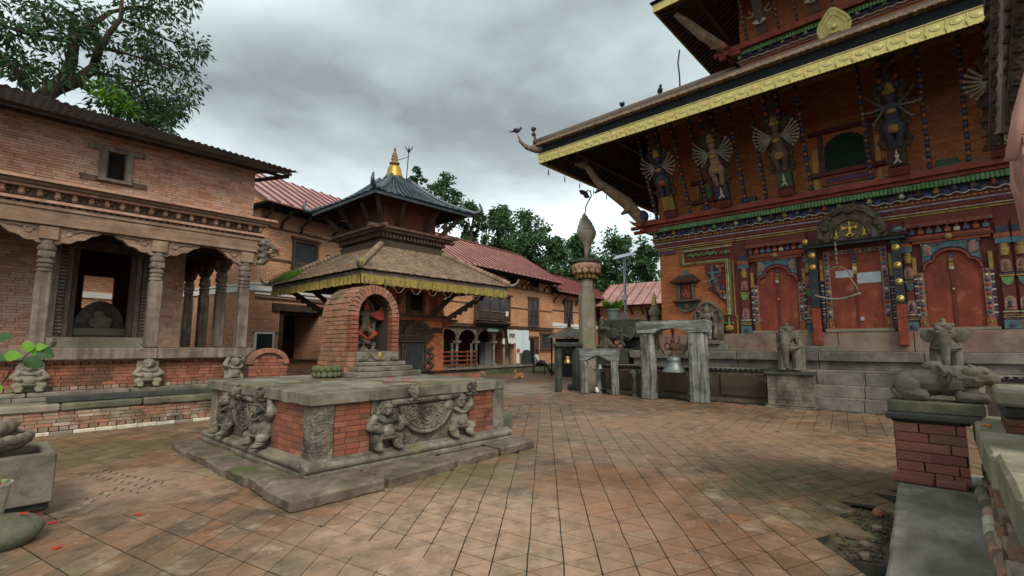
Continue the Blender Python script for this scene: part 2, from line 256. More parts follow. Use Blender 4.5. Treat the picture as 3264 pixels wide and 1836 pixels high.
# ---------------------------------------------------------------- builders
def wloc(o):
    v = Vector((0, 0, 0))
    while o is not None: v += o.location; o = o.parent
    return v
def tag(o, label, cat, group=None, kind=None):
    if label: o['label'] = label
    if cat: o['category'] = cat
    if group: o['group'] = group
    if kind: o['kind'] = kind
    return o
def thing(name, label, cat, loc=(0, 0, 0), group=None):
    o = bpy.data.objects.new(name, None); COL.objects.link(o); o.location = loc; o.empty_display_size = .2
    return tag(o, label, cat, group)
def link(name, me, parent=None, loc=(0, 0, 0)):
    o = bpy.data.objects.new(name, me); COL.objects.link(o); o.location = loc
    if parent is not None: o.parent = parent
    return o
class MB:
    def __init__(s): s.v = []; s.f = []; s.t = []
    def add(s, vs, fs, t=None):
        n = len(s.v); s.v += [tuple(p) for p in vs]; s.f += [tuple(i+n for i in f) for f in fs]
        t = random.random() if t is None else t
        s.t += [t]*len(fs); return s
    def box(s, x0, y0, z0, x1, y1, z1, t=None):
        if x0 > x1: x0, x1 = x1, x0
        if y0 > y1: y0, y1 = y1, y0
        if z0 > z1: z0, z1 = z1, z0
        return s.add([(x0, y0, z0), (x1, y0, z0), (x1, y1, z0), (x0, y1, z0), (x0, y0, z1), (x1, y0, z1), (x1, y1, z1), (x0, y1, z1)],
                     [(0, 3, 2, 1), (4, 5, 6, 7), (0, 1, 5, 4), (1, 2, 6, 5), (2, 3, 7, 6), (3, 0, 4, 7)], t)
    def obb(s, c, ax, ay, az, t=None):
        c, ax, ay, az = map(Vector, (c, ax, ay, az))
        vs = [c+ax*i+ay*j+az*k for k in (-1, 1) for i, j in ((-1, -1), (1, -1), (1, 1), (-1, 1))]
        fs = [(0, 3, 2, 1), (4, 5, 6, 7), (0, 1, 5, 4), (1, 2, 6, 5), (2, 3, 7, 6), (3, 0, 4, 7)]
        if ax.cross(ay).dot(az) < 0: fs = [f[::-1] for f in fs]
        return s.add(vs, fs, t)
    def beam(s, p, q, w, h, up=(0, 0, 1), t=None):
        p, q = Vector(p), Vector(q); d = (q-p); l = d.length; d.normalize()
        sd_ = d.cross(Vector(up)); sd_ = sd_.normalized() if sd_.length > 1e-6 else Vector((1, 0, 0)); u = sd_.cross(d)
        return s.obb((p+q)/2, d*l/2, sd_*w/2, u*h/2, t)
    def prism(s, pts, ext, t=None):
        pts = [Vector(p) for p in pts]; ext = Vector(ext); n = len(pts)
        nm = Vector((0, 0, 0))
        for i in range(n): nm += pts[i].cross(pts[(i+1) % n])
        if nm.dot(ext) > 0: pts = pts[::-1]
        vs = pts+[p+ext for p in pts]
        return s.add(vs, [tuple(range(n)), tuple(range(2*n-1, n-1, -1))]+[((i+1) % n, i, i+n, (i+1) % n+n) for i in range(n)], t)
    def lathe(s, prof, c=(0, 0, 0), n=16, t=None, sx=1, sy=1, ang=2*pi):
        c = Vector(c); vs = []; fs = []; k = len(prof)
        for r, z in prof:
            for i in range(n):
                a = ang*i/n; vs.append(c+Vector((r*sx*cos(a), r*sy*sin(a), z)))
        for j in range(k-1):
            for i in range(n):
                i2 = (i+1) % n; fs.append((j*n+i, j*n+i2, (j+1)*n+i2, (j+1)*n+i))
        fs.append(tuple(range(n-1, -1, -1))); fs.append(tuple((k-1)*n+i for i in range(n)))
        return s.add(vs, fs, t)
    def tube(s, pts, r, n=6, t=None, cap=True):
        pts = [Vector(p) for p in pts]; m = len(pts); rs = r if isinstance(r, (list, tuple)) else [r]*m
        vs = []; fs = []; pu = None
        for i, p in enumerate(pts):
            d = (pts[min(i+1, m-1)]-pts[max(i-1, 0)]).normalized()
            if pu is None: u = d.cross(Vector((0, 0, 1)) if abs(d.z) < .9 else Vector((1, 0, 0))).normalized()
            else: u = (pu-d*pu.dot(d)); u = u.normalized() if u.length > 1e-6 else d.orthogonal().normalized()
            pu = u; w = d.cross(u)
            for k in range(n): a = 2*pi*k/n; vs.append(p+(u*cos(a)+w*sin(a))*rs[i])
        for i in range(m-1):
            for k in range(n): k2 = (k+1) % n; fs.append((i*n+k, i*n+k2, (i+1)*n+k2, (i+1)*n+k))
        if cap: fs.append(tuple(range(n-1, -1, -1))); fs.append(tuple((m-1)*n+k for k in range(n)))
        return s.add(vs, fs, t)
    def ell(s, c, r, n=10, m=6, rot=None, t=None):
        c = Vector(c); r = (r, r, r) if isinstance(r, (int, float)) else r
        vs = [Vector((0, 0, -r[2]))]; fs = []
        for j in range(1, m):
            ph = -pi/2+pi*j/m
            for i in range(n): a = 2*pi*i/n; vs.append(Vector((r[0]*cos(ph)*cos(a), r[1]*cos(ph)*sin(a), r[2]*sin(ph))))
        vs.append(Vector((0, 0, r[2])))
        for i in range(n): fs.append((0, 1+(i+1) % n, 1+i)); fs.append((len(vs)-1, 1+(m-2)*n+i, 1+(m-2)*n+(i+1) % n))
        for j in range(m-2):
            for i in range(n): a = 1+j*n+i; b = 1+j*n+(i+1) % n; fs.append((a, b, b+n, a+n))
        if rot is not None: vs = [rot @ v for v in vs]
        return s.add([c+v for v in vs], fs, t)
    def cap(s, p, q, r1, r2, n=8, t=None):
        p, q = Vector(p), Vector(q); d = q-p; k = max(2, int(d.length/(max(r1, r2)*.5))) 
        return s.tube([p+d*i/k for i in range(k+1)], [r1+(r2-r1)*i/k for i in range(k+1)], n, t).ell(p, r1, n, 5, None, t).ell(q, r2, n, 5, None, t)
    def mesh(s, name, off=(0, 0, 0), smooth=False):
        me = bpy.data.meshes.new(name); o = Vector(off)
        me.from_pydata([Vector(p)-o for p in s.v], [], s.f)
        a = me.attributes.new('tint', 'FLOAT', 'FACE'); a.data.foreach_set('value', s.t)
        if smooth: me.polygons.foreach_set('use_smooth', [True]*len(me.polygons))
        return me
    def build(s, name, m, parent=None, smooth=False, bevel=0, kind=None, rough=0):
        if parent is not None: off = wloc(parent); loc = (0, 0, 0)
        else:
            xs, ys, zs = zip(*s.v); off = Vector(((min(xs)+max(xs))/2, (min(ys)+max(ys))/2, min(zs))); loc = off
        me = s.mesh(name, off, smooth); me.materials.append(MATS[m])
        o = link(name, me, parent, loc)
        if bevel or rough: shape(o, bevel, rough)
        if kind: o['kind'] = kind
        return o
def shape(o, bevel=0, rough=0, cuts=0):
    """soften edges, and knock stone out of true"""
    bm = bmesh.new(); bm.from_mesh(o.data)
    if rough:
        bmesh.ops.remove_doubles(bm, verts=bm.verts, dist=1e-5)
        L_ = max(.07, rough*6)
        for _ in range(3):
            es = [e for e in bm.edges if e.calc_length() > L_*1.6]
            if not es or len(bm.verts) > 1600: break
            bmesh.ops.subdivide_edges(bm, edges=es, cuts=1, use_grid_fill=True)
    if bevel:
        es = [e for e in bm.edges if len(e.link_faces) == 2 and e.calc_face_angle(0) > .6]
        if es: bmesh.ops.bevel(bm, geom=es, offset=bevel, segments=1, affect='EDGES', clamp_overlap=True)
    if rough:
        off = wloc(o)
        for v in bm.verts:
            p = (v.co+off)
            n_ = mnoise.noise_vector(p*3.1)*.7+mnoise.noise_vector(p*9.)*.5
            v.co += n_*rough
    bm.to_mesh(o.data); bm.free()
    if rough: o.data.polygons.foreach_set('use_smooth', [False]*len(o.data.polygons))
def boxo(name, m, parent, x0, y0, z0, x1, y1, z1, bevel=0, rough=0, kind=None):
    return MB().box(x0, y0, z0, x1, y1, z1).build(name, m, parent, bevel=bevel, rough=rough, kind=kind)
def blob(name, m, parent, mb, voxel=.02, smooth=3, deci=None, T=None):
    """weld overlapping volumes into one continuous carved or living surface"""
    if T is not None: mb.v = [tuple(T @ Vector(p)) for p in mb.v]
    me = bpy.data.meshes.new('tmp'); me.from_pydata(mb.v, [], mb.f)
    o = bpy.data.objects.new('tmp', me); COL.objects.link(o)
    r = o.modifiers.new('r', 'REMESH'); r.mode = 'VOXEL'; r.voxel_size = voxel
    if smooth: q = o.modifiers.new('s', 'SMOOTH'); q.factor = .5; q.iterations = smooth
    if deci: d = o.modifiers.new('d', 'DECIMATE'); d.ratio = deci
    dg = bpy.context.evaluated_depsgraph_get(); ev = o.evaluated_get(dg)
    m2 = bpy.data.meshes.new_from_object(ev); bpy.data.objects.remove(o); bpy.data.meshes.remove(me)
    off = wloc(parent) if parent is not None else None
    if off is None:
        xs, ys, zs = zip(*[v.co for v in m2.vertices]); off = Vector(((min(xs)+max(xs))/2, (min(ys)+max(ys))/2, min(zs)))
    m2.transform(Matrix.Translation(-off)); m2.name = name; m2.materials.clear(); m2.materials.append(MATS[m])
    m2.polygons.foreach_set('use_smooth', [True]*len(m2.polygons))
    return link(name, m2, parent, (0, 0, 0) if parent is not None else off)
def copy_tree(o, parent=None):
    c = o.copy(); COL.objects.link(c); c.parent = parent
    for ch in list(o.children): copy_tree(ch, c)
    return c
# unit pieces shared by bricks, stones and tiles (front face is -Y, size 1)
def unit_piece(seed, ch=.06):
    rnd = random.Random(seed); me = bpy.data.meshes.new('piece')
    j = lambda a: a+rnd.uniform(-.025, .025)
    vs = [(x*.5, .5, z*.5) for x, z in ((-1, -1), (1, -1), (1, 1), (-1, 1))]
    vs += [(j(x*.5), -.5+.25*ch*4, j(z*.5)) for x, z in ((-1, -1), (1, -1), (1, 1), (-1, 1))]
    vs += [(j(x*(.5-ch*.5)), -.5+rnd.uniform(0, .05), j(z*(.5-ch*1.6))) for x, z in ((-1, -1), (1, -1), (1, 1), (-1, 1))]
    fs = [(0, 3, 2, 1)] and [(1, 0, 3, 2)]
    fs += [(i, (i+1) % 4, 4+(i+1) % 4, 4+i) for i in range(4)]+[(4+i, 4+(i+1) % 4, 8+(i+1) % 4, 8+i) for i in range(4)]+[(8, 9, 10, 11)]
    me.from_pydata(vs, [], fs); return me
_units = {}
def units(m):
    if m not in _units:
        _units[m] = []
        for i in range(5):
            me = unit_piece(i+hash(m) % 97 if False else i); me.materials.append(MATS[m]); _units[m].append(me)
    return _units[m]
CAMP = Vector((0, 0, CAMH))
def pieces(parent, name, m, plist, limit=300, rest='bricks'):
    """plist: (centre, (sx,sy,sz), rotz-matrix). the largest-looking become single parts, the remainder one joined part"""
    plist.sort(key=lambda q: (Vector(q[0])-CAMP).length/max(.02, q[1][0]*q[1][2])**.5)
    us = units(m); off = wloc(parent)
    for c, s_, R in plist[:limit]:
        me = random.choice(us); o = bpy.data.objects.new(name, me); COL.objects.link(o); o.parent = parent
        o.matrix_local = Matrix.Translation(Vector(c)-off) @ R.to_4x4() @ Matrix.Diagonal((s_[0], s_[1], s_[2], 1))
    if len(plist) > limit:
        mb = MB()
        for c, s_, R in plist[limit:]:
            me = random.choice(us); Mx = Matrix.Translation(Vector(c)) @ R.to_4x4() @ Matrix.Diagonal((s_[0], s_[1], s_[2], 1))
            mb.add([Mx @ v.co for v in me.vertices], [tuple(p.vertices) for p in me.polygons])
        mb.build(rest, m, parent, kind='stuff')
def wall_bricks(parent, m, org, udir, W_, Hh, bl=.22, bh=.06, gap=.008, depth=.03, holes=(), limit=300, jit=.003, name='brick', keep=None, rough_len=.0, both=True):
    """bricks on a vertical wall: org lower-left (seen from the front), udir along the wall to the right, outward normal = udir x z turned"""
    u = Vector(udir).normalized(); n = Vector((u.y, -u.x, 0)); org = Vector(org)
    R = Matrix((u, -n, Vector((0, 0, 1)))).transposed()
    out = []; rows = max(1, round(Hh/bh)); bh = Hh/rows
    for r in range(rows):
        z0 = r*bh; x = -random.uniform(0, bl*.9) if r % 2 else -random.uniform(0, bl*.3)
        if x < 0: pass
        while x < W_:
            l = bl*(random.uniform(.9, 1.08) if random.random() > .22 else random.uniform(.45, .6))
            a, b = max(0, x), min(W_, x+l); x += l
            segs = [(a, b)]
            for (h0, h1, g0, g1) in holes:
                if z0+bh*.5 > g0 and z0+bh*.5 < g1:
                    ns = []
                    for (p, q) in segs:
                        if q <= h0 or p >= h1: ns.append((p, q)); continue
                        if p < h0: ns.append((p, h0))
                        if q > h1: ns.append((h1, q))
                    segs = ns
            for (p, q) in segs:
                if q-p < .03: continue
                if keep and not keep((p+q)/2, z0+bh/2): continue
                d = depth+random.uniform(-jit, jit)
                c = org+u*((p+q)/2)+Vector((0, 0, z0+bh/2))+n*(d/2-.004)
                out.append((c, (q-p-gap, d, bh-gap), R))
    pieces(parent, name, m, out, limit)
I3 = Matrix.Identity(3)
def Rz(a): return Matrix.Rotation(a, 3, 'Z')
# ---------------------------------------------------------------- ground and paving
gm = MB(); GZ = -.0032
for (a, b, c, d) in ((-300, -300, 4.76, 400), (6.36, -300, 400, 400), (4.76, -300, 6.36, .5), (4.76, .97, 6.36, 400)): gm.add([(a, b, GZ), (c, b, GZ), (c, d, GZ), (a, d, GZ)], [(0, 1, 2, 3)])
gm.add([(4.5, .3, -.06), (6.6, .3, -.06), (6.6, 1.2, -.06), (4.5, 1.2, -.06)], [(0, 1, 2, 3)])
ground = gm.build('ground', 'joint'); ground['kind'] = 'structure'; ground['label'] = 'brick tile paving of the temple courtyard'
def inpoly_excl(x, y):
    if 2.5 < x < 6.15 and 5.3 < y < 9.35: return True          # central platform
    if y < .62 and x < 7.9: return True                          # low ledge
    if y > 12.62 and x < 6.2: return True                        # pavilion steps
    if x > 14.9 and y < 10.0: return True                        # temple plinth
    if 4.75 < x < 6.35 and y < .92+.07*sin(x*9): return True     # broken patch
    if x < .62 and 6.7 < y < 8: return True
    if 8.9 < x < 14.1 and 14.6 < y < 19: return True
    return False
def visible(x, y):
    v = Vector((x, y, 0))-CAMP; z = v.dot(FW)
    if z < 1: return False
    px = 1632+FPX*v.dot(RT)/z; py = 918-FPX*v.dot(UP)/z
    return -350 < px < 3600 and py < 2200
tiles = []
def tile(poly, h=.04, gap=.005, low=0):
    c = Vector((sum(p[0] for p in poly)/len(poly), sum(p[1] for p in poly)/len(poly)))
    if inpoly_excl(*c) or not visible(*c): return
    tx, ty, dz = random.uniform(-.004, .004), random.uniform(-.004, .004), random.uniform(-.001, .0012)-low
    pts = []
    for p in poly:
        d = Vector(p)-c; l = d.length; d = d*((l-gap*(2.1 if len(poly) == 3 else 1.3))/l); q = c+d
        pts.append((q.x, q.y, dz+d.x*tx+d.y*ty))
    tiles.append((c, pts))
A1, A2, TS = radians(38.5), radians(98.5), .315
O = Vector((2.37, 4.16)); D1 = Vector((cos(A1), sin(A1)))*TS; D2 = Vector((cos(A2), sin(A2)))*TS
PT = lambda i, j: O+D1*i+D2*j+Vector((mnoise.noise((i*1.3, j*1.7, 0)), mnoise.noise((i*1.1, j*1.9, 5)))) * .012
for i in range(-40, 70):
    for j in range(-60, 40):
        a, b, c, d = PT(i, j), PT(i+1, j), PT(i+1, j+1), PT(i, j+1)
        m_ = (a+c)/2
        if not (m_.x > 2.22 and m_.x < 10.4+1.2*sin(m_.y) and m_.y < 12.6): continue
        if m_.y > 5.4 and m_.x < 6.1: continue
        if random.random() < .16: tile([a, b, c, d])
        else: tile([a, b, d]); tile([b, c, d])
A3 = radians(8.5); E1 = Vector((cos(A3), sin(A3))); E2 = Vector((-sin(A3), cos(A3)))
for i in range(-10, 90):
    for j in range(-40, 90):
        m_ = E1*(.29*i)+E2*(.29*j)
        far = m_.x >= 10.3+1.2*sin(m_.y)-.5 or (m_.x > 6.1 and m_.y >= 12.4)
        if not far or m_.x > 25 or m_.y > 24: continue
        o = .5*(j % 2)*.29
        p = lambda u, v: tuple(E1*(.29*(i+u)+o)+E2*(.29*(j+v)))
        tile([p(0, 0), p(1, 0), p(1, 1), p(0, 1)], gap=.0055, low=.0008 if m_.x < 10.9+1.2*sin(m_.y) else 0)
SH = Vector((.34, .30)); SV = Vector((-.06, .30))
for i in range(-60, 60):
    for j in range(-60, 70):
        m_ = SH*i+SV*j
        if m_.x > 2.3 and not (m_.y > 5.2 and m_.x < 6.4): continue
        if m_.y > 12.7 or m_.x < -3: continue
        if 1.0 < m_.x < 1.55 and 6.9 < m_.y < 8.3: continue
        q = lambda u, v: tuple(SH*(i+u)+SV*(j+v))
        if random.random() < .2: tile([q(0, 0), q(1, 0), q(0, 1)]); tile([q(1, 0), q(1, 1), q(0, 1)])
        else: tile([q(0, 0), q(1, 0), q(1, 1), q(0, 1)])
for i in range(40):                                               # bricks set on edge beside the trough
    for j in range(10):
        x0, y0 = .45+.05*(i % 2)+j*.19-.02*i, 6.2+i*.07
        if .6 < x0 < 1.95 and y0 < 8.9: tile([(x0, y0), (x0+.185, y0+.04), (x0+.185, y0+.105), (x0, y0+.065)], gap=.004, low=-.0025)
tiles.sort(key=lambda q: q[0].length)
def tile_mb(mb, pts):
    n = len(pts); vs = [(x, y, -.03) for x, y, z in pts]+list(pts)
    mb.add(vs, [tuple(range(n, 2*n))]+[(k, (k+1) % n, n+(k+1) % n, n+k) for k in range(n)])
for c, pts in tiles[:300]:
    mb = MB(); tile_mb(mb, pts); off = Vector((c.x, c.y, 0)); me = mb.mesh('paving_tile', off); me.materials.append(MATS['paver'])
    link('paving_tile', me, ground, off-ground.location)
mb = MB()
for c, pts in tiles[300:]: tile_mb(mb, pts)
mb.build('paving_tiles', 'paver', ground, kind='stuff')
# bare earth where tiles are missing beside the ledge
mb = MB(); rng = random.Random(3)
for i in range(14):
    for j in range(5):
        x0, y0 = 4.75+i*.12, .5+j*.1
        z = lambda x, y: -.036+.012*mnoise.noise((x*6, y*6, 0))
        mb.add([(x0, y0, z(x0, y0)), (x0+.12, y0, z(x0+.12, y0)), (x0+.12, y0+.1, z(x0+.12, y0+.1)), (x0, y0+.1, z(x0, y0+.1))], [(0, 1, 2, 3)])
o = mb.build('bare_earth', 'soil'); o['kind'] = 'structure'
mb = MB()
for k in range(260):
    x_, y_ = random.uniform(4.8, 6.35), random.uniform(.6, .9); q = random.uniform(.006, .022); mb.ell((x_, y_, -.03+q*.3), (q, q*.8, q*.6), 5, 4)
tag(mb.build('gravel', 'soil', kind='stuff'), 'loose gravel in the broken paving patch', 'gravel')
tag(MB().ell((6.22, .74, .0), (.075, .05, .045), 9, 6).build('brick_fragment', 'brick_red', rough=.008), 'rounded orange brick fragment lying in the broken paving', 'brick')
for q, (x_, y_, s_) in enumerate(((5.2, .72, .09), (5.75, .7, .08), (4.95, .7, .07))):
    mb = MB(); mb.prism([(x_+s_*.8*cos(a+q)*(1+.3*sin(2*a)), y_+s_*.55*sin(a+q), -.03) for a in (0, 1.1, 2.3, 3.4, 4.6)], (0, 0, .03))
    tag(mb.build('tile_fragment', 'stone_brown', rough=.008), ['large flat tile shard in the middle of the broken paving', 'small flat tile shard close to the orange brick fragment', 'smallest tile shard at the end of the broken paving'][q], 'tile shard')
# grass tufts along the platform step
mb = MB()
for k in range(420):
    a = random.random()
    x_, y_ = (2.29+a*4.0, 5.03+a*.2-random.random()*.07) if k % 3 else (2.27-random.random()*.05, 5.05+a*4.3)
    if k % 7 == 0: x_, y_ = 2.4+a*3, 12.5-random.random()*.12
    hh = random.uniform(.006, .028); w_ = .004; an = random.random()*pi
    mb.add([(x_-w_*cos(an), y_-w_*sin(an), -.01), (x_+w_*cos(an), y_+w_*sin(an), -.01), (x_+random.uniform(-.015, .015), y_+random.uniform(-.015, .015), hh)], [(0, 1, 2)])
tag(mb.build('grass', 'grass', kind='stuff'), 'fine grass growing in the joints along the platform step', 'grass')

# ---------------------------------------------------------------- central platform
plat = thing('shrine_platform', 'square stone and brick platform with carved panels in the courtyard centre', 'platform', (4.5, 7.6, 0))
X0, X1, Y0, Y1 = 2.85, 6.1, 5.79, 9.4
# kerb stones around the foot
def kerb_row(pts_in, pts_out, z, name='step_stone', m='stone_brown'):
    for (a0, a1), (b0, b1) in zip(pts_in, pts_out):
        mb = MB(); mb.prism([(a0[0], a0[1], -.03), (a1[0], a1[1], -.03), (b1[0], b1[1], -.03), (b0[0], b0[1], -.03)], (0, 0, z+.03))
        o = mb.build(name, m, plat, bevel=.028, rough=.02); o.location.z += random.uniform(-.02, .025)
cuts = [(2.26, 3.36), (3.42, 4.57), (4.64, 5.48), (5.56, 6.36)]
yo = lambda x: 5.02+(x-2.29)*.055+.06*sin(x*7)
kerb_row([((a, 5.72), (b, 5.72)) for a, b in cuts], [((a, yo(a)), (b, yo(b))) for a, b in cuts], .115)
cl = [(5.5, 6.2), (6.22, 7.0), (7.02, 7.85), (7.87, 8.6), (8.62, 9.5)]
cl[0] = (5.76, 6.28); cl[1] = (6.32, 6.96)
kerb_row([((2.78, a), (2.78, b)) for a, b in cl], [((2.27+.04*(i % 2), a), (2.29+.03*((i+1) % 2), b-.012)) for i, (a, b) in enumerate(cl)], .115)
kerb_row([((6.0, 5.74), (6.0, 7.0))], [((6.4, 5.74), (6.4, 7.0))], .08)
# moulding: bullnose and fillet, in stones
PROF = [(0, .0), (.16, 0), (.165, .05), (.12, .06), (.15, .085), (.155, .12), (.12, .155), (.05, .165), (.045, .185), (0, .185)]
def mould(p, q, n, name='plinth_moulding', m='stone'):
    p, q, n = Vector(p), Vector(q), Vector(n); mb = MB()
    mb.prism([p+n*a+Vector((0, 0, b)) for a, b in PROF], q-p); mb.build(name, m, plat, bevel=.006, rough=.006)
zc = .11
for a, b in ((X0-.16, 3.52), (3.53, 5.16), (5.17, X1+.12)): mould((a, Y0, zc), (b, Y0, zc), (0, -1, 0))
for a, b in ((Y0+.02, 6.65), (6.66, 7.6), (7.62, 8.5), (8.52, Y1)): mould((X0, a, zc), (X0, b, zc), (-1, 0, 0))
mould((X1, Y0+.02, zc), (X1, Y1, zc), (1, 0, 0))
ZB, ZT = .29, .93
boxo('core', 'mortar_dark', plat, X0+.02, Y0+.02, .0, X1-.02, Y1-.02, ZT-.005)
# front (-y) wall: corner stones, brick, carved panel, brick
boxo('corner_stone', 'stone_carved', plat, X0-.035, Y0-.035, ZB-.01, X0+.24, Y0+.22, ZT, bevel=.012, rough=.01)
boxo('corner_stone', 'stone', plat, X1-.22, Y0-.03, ZB-.01, X1+.03, Y0+.22, ZT+.15, bevel=.012, rough=.012)
boxo('corner_stone', 'stone', plat, X0-.03, Y1-.22, ZB-.01, X0+.2, Y1+.02, ZT, bevel=.012, rough=.012)
wall_bricks(plat, 'brick_red', (X0+.25, Y0+.02, ZB), (1, 0, 0), .50, ZT-ZB-.01, .19, .068, .006, .035, limit=300)
wall_bricks(plat, 'brick_red', (5.35, Y0+.02, ZB), (1, 0, 0), .52, ZT-ZB-.01, .19, .068, .006, .035, limit=300)
wall_bricks(plat, 'brick_old', (X0+.02, 6.95, ZB), (0, -1, 0), .92, ZT-ZB-.01, .2, .075, .006, .035, limit=300)
wall_bricks(plat, 'brick_old', (X0+.02, Y1-.24, ZB), (0, -1, 0), .42, ZT-ZB-.01, .2, .075, .006, .035, limit=300)
def gana(T, m, parent, name='carved_figure', vox=.011, raised=True):
    """squat pot-bellied figure with raised arms, about 0.6 tall, facing -Y at the origin"""
    mb = MB()
    mb.ell((0, 0, .24), (.18, .14, .17)).ell((0, .02, .38), (.16, .1, .1)); mb.ell((0, -.11, .24), (.1, .06, .1)); mb.tube([(.13*cos(a), -.06-.06*abs(cos(a*.5)), .42-.06*sin(a)) for a in [pi*k/8 for k in range(9)]], .018, 5); mb.box(-.24, .03, .0, .24, .12, .05)
    mb.ell((0, -.03, .515), (.11, .1, .1)); mb.ell((0, -.13, .495), (.035, .035, .03)); mb.ell((0, .0, .6), (.11, .08, .05)); mb.ell((0, -.11, .455), (.05, .03, .018)); mb.ell((0, -.09, .56), (.08, .03, .02))
    for s in (-1, 1):
        mb.cap((s*.08, -.02, .16), (s*.2, -.1, .13), .085, .07); mb.cap((s*.2, -.1, .13), (s*.15, -.09, .02), .06, .05); mb.ell((s*.15, -.14, .025), (.06, .08, .035)); mb.cap((s*.17, -.1, .06), (s*.13, -.1, .06), .06, .06)
        mb.ell((s*.09, 0, .52), (.03, .03, .05)); mb.ell((s*.035, -.085, .535), .016)
        if raised: mb.cap((s*.16, 0, .4), (s*.25, -.03, .46), .065, .06); mb.cap((s*.25, -.03, .46), (s*.17, 0, .62), .055, .055)
        else: mb.cap((s*.16, 0, .4), (s*.25, -.05, .3), .065, .055); mb.cap((s*.25, -.05, .3), (s*.15, -.13, .26), .055, .05)
    o = blob(name, m, parent, mb, vox, 1, T=T); d = MB()
    for k in range(15): a = pi*(k+.5)/15; d.ell((.15*cos(a), -.09-.06*sin(a), .43-.07*sin(a)), .017, 6, 4)
    for k in range(17): a = pi*(k+.5)/17; d.ell((.185*cos(a), -.015-.13*sin(a), .15), (.016, .016, .02), 6, 4)
    for k in range(11): a = pi*k/10; d.ell((.1*cos(a), -.05-.05*sin(a)*0, .555+.06*sin(a)), (.024, .03, .024), 6, 4)
    for s in (-1, 1):
        d.ell((s*.042, -.118, .525), (.022, .012, .014), 8, 5); d.ell((s*.115, -.02, .47), (.028, .028, .035), 7, 5); d.tube([(s*.02, -.125, .553), (s*.05, -.122, .56), (s*.08, -.1, .548)], .009, 5)
        c = (.21, -.02, .43) if raised else (.21, -.03, .35); d.tube([(s*c[0]+.06*cos(a), c[1]+.06*sin(a), c[2]) for a in [2*pi*k/10 for k in range(11)]], .012, 5); d.tube([(s*.175+.055*cos(a), -.1+.055*sin(a), .07) for a in [2*pi*k/10 for k in range(11)]], .012, 5)
        for k in range(4): d.ell((s*.15+.026*(k-1.5), -.205, .016), (.013, .022, .014), 5, 4)
    d.ell((0, -.165, .245), (.02, .012, .02), 6, 4); d.v = [tuple(T @ Vector(p)) for p in d.v]; d.build('carved_detail', m, o if False else parent, smooth=True, kind='stuff')
    return o
def panel_half(T, parent, m='stone_figure'):
    """garland-like half disc with scrolls"""
    pts = [(.46*cos(a), 0, -.4*sin(a)) for a in [pi*i/22 for i in range(23)]]
    mb = MB(); mb.prism([T @ Vector(p) for p in pts], (T.to_3x3() @ Vector((0, -.05, 0)))); mb.build('carved_disc', m, parent, bevel=.01)
    rim = MB(); rim.tube([T @ Vector((p[0]*.98, -.05, p[2]*.98)) for p in pts], .03, 8); rim.build('disc_rim', m, parent, smooth=True)
    r2 = MB(); r2.tube([T @ Vector((p[0]*.85, -.055, p[2]*.85-.005)) for p in pts], .012, 6)
    for cx_, cz_, R_ in ((0, -.17, .13), (-.25, -.11, .1), (.25, -.11, .1), (0, -.17, .075), (-.25, -.11, .055), (.25, -.11, .055)):
        r2.tube([T @ Vector((cx_+R_*(1-.25*k/20)*cos(2*pi*k/20+1), -.056, cz_+R_*1.05*(1-.25*k/20)*sin(2*pi*k/20+1))) for k in range(21)], .013, 6)
    for k in range(46):
        a = random.uniform(.1, pi-.1); r = random.uniform(.1, .8)
        r2.ell(T @ Vector((.45*r*cos(a), -.055, -.39*r*sin(a)-.01)), random.uniform(.01, .022), 6, 4)
    r2.build('scroll_carving', m, parent, smooth=True)
    b = MB(); b.tube([T @ Vector((-.62, -.05, .06)), T @ Vector((.62, -.05, .06))], .045, 10); b.build('carved_rod', m, parent, smooth=True)
# front carved panel
boxo('panel_slab', 'stone_carved', plat, 3.62, Y0-.005, ZB, 5.33, Y0+.1, ZT-.005, bevel=.008)
TF = Matrix.Translation((4.5, Y0, .83)); panel_half(TF, plat)
gana(Matrix.Translation((3.82, Y0-.01, ZB+.01)) @ Matrix.Diagonal((1.02, .9, .98, 1)), 'stone_figure', plat, raised=False)
gana(Matrix.Translation((5.13, Y0-.01, ZB+.01)) @ Matrix.Diagonal((1., .9, .98, 1)), 'stone_figure', plat)
# left carved panel (-x face)
RL = Matrix.Rotation(-pi/2, 4, 'Z')
boxo('panel_slab', 'stone_carved', plat, X0-.005, 6.97, ZB, X0+.1, 8.75, ZT-.005, bevel=.008)
panel_half(Matrix.Translation((X0, 7.9, .83)) @ RL, plat)
gana(Matrix.Translation((X0-.02, 7.18, ZB+.01)) @ RL @ Matrix.Diagonal((1.08, 1.2, .98, 1)), 'stone_figure', plat)
gana(Matrix.Translation((X0-.02, 8.55, ZB+.01)) @ RL @ Matrix.Diagonal((1.05, 1.1, .98, 1)), 'stone_figure', plat)
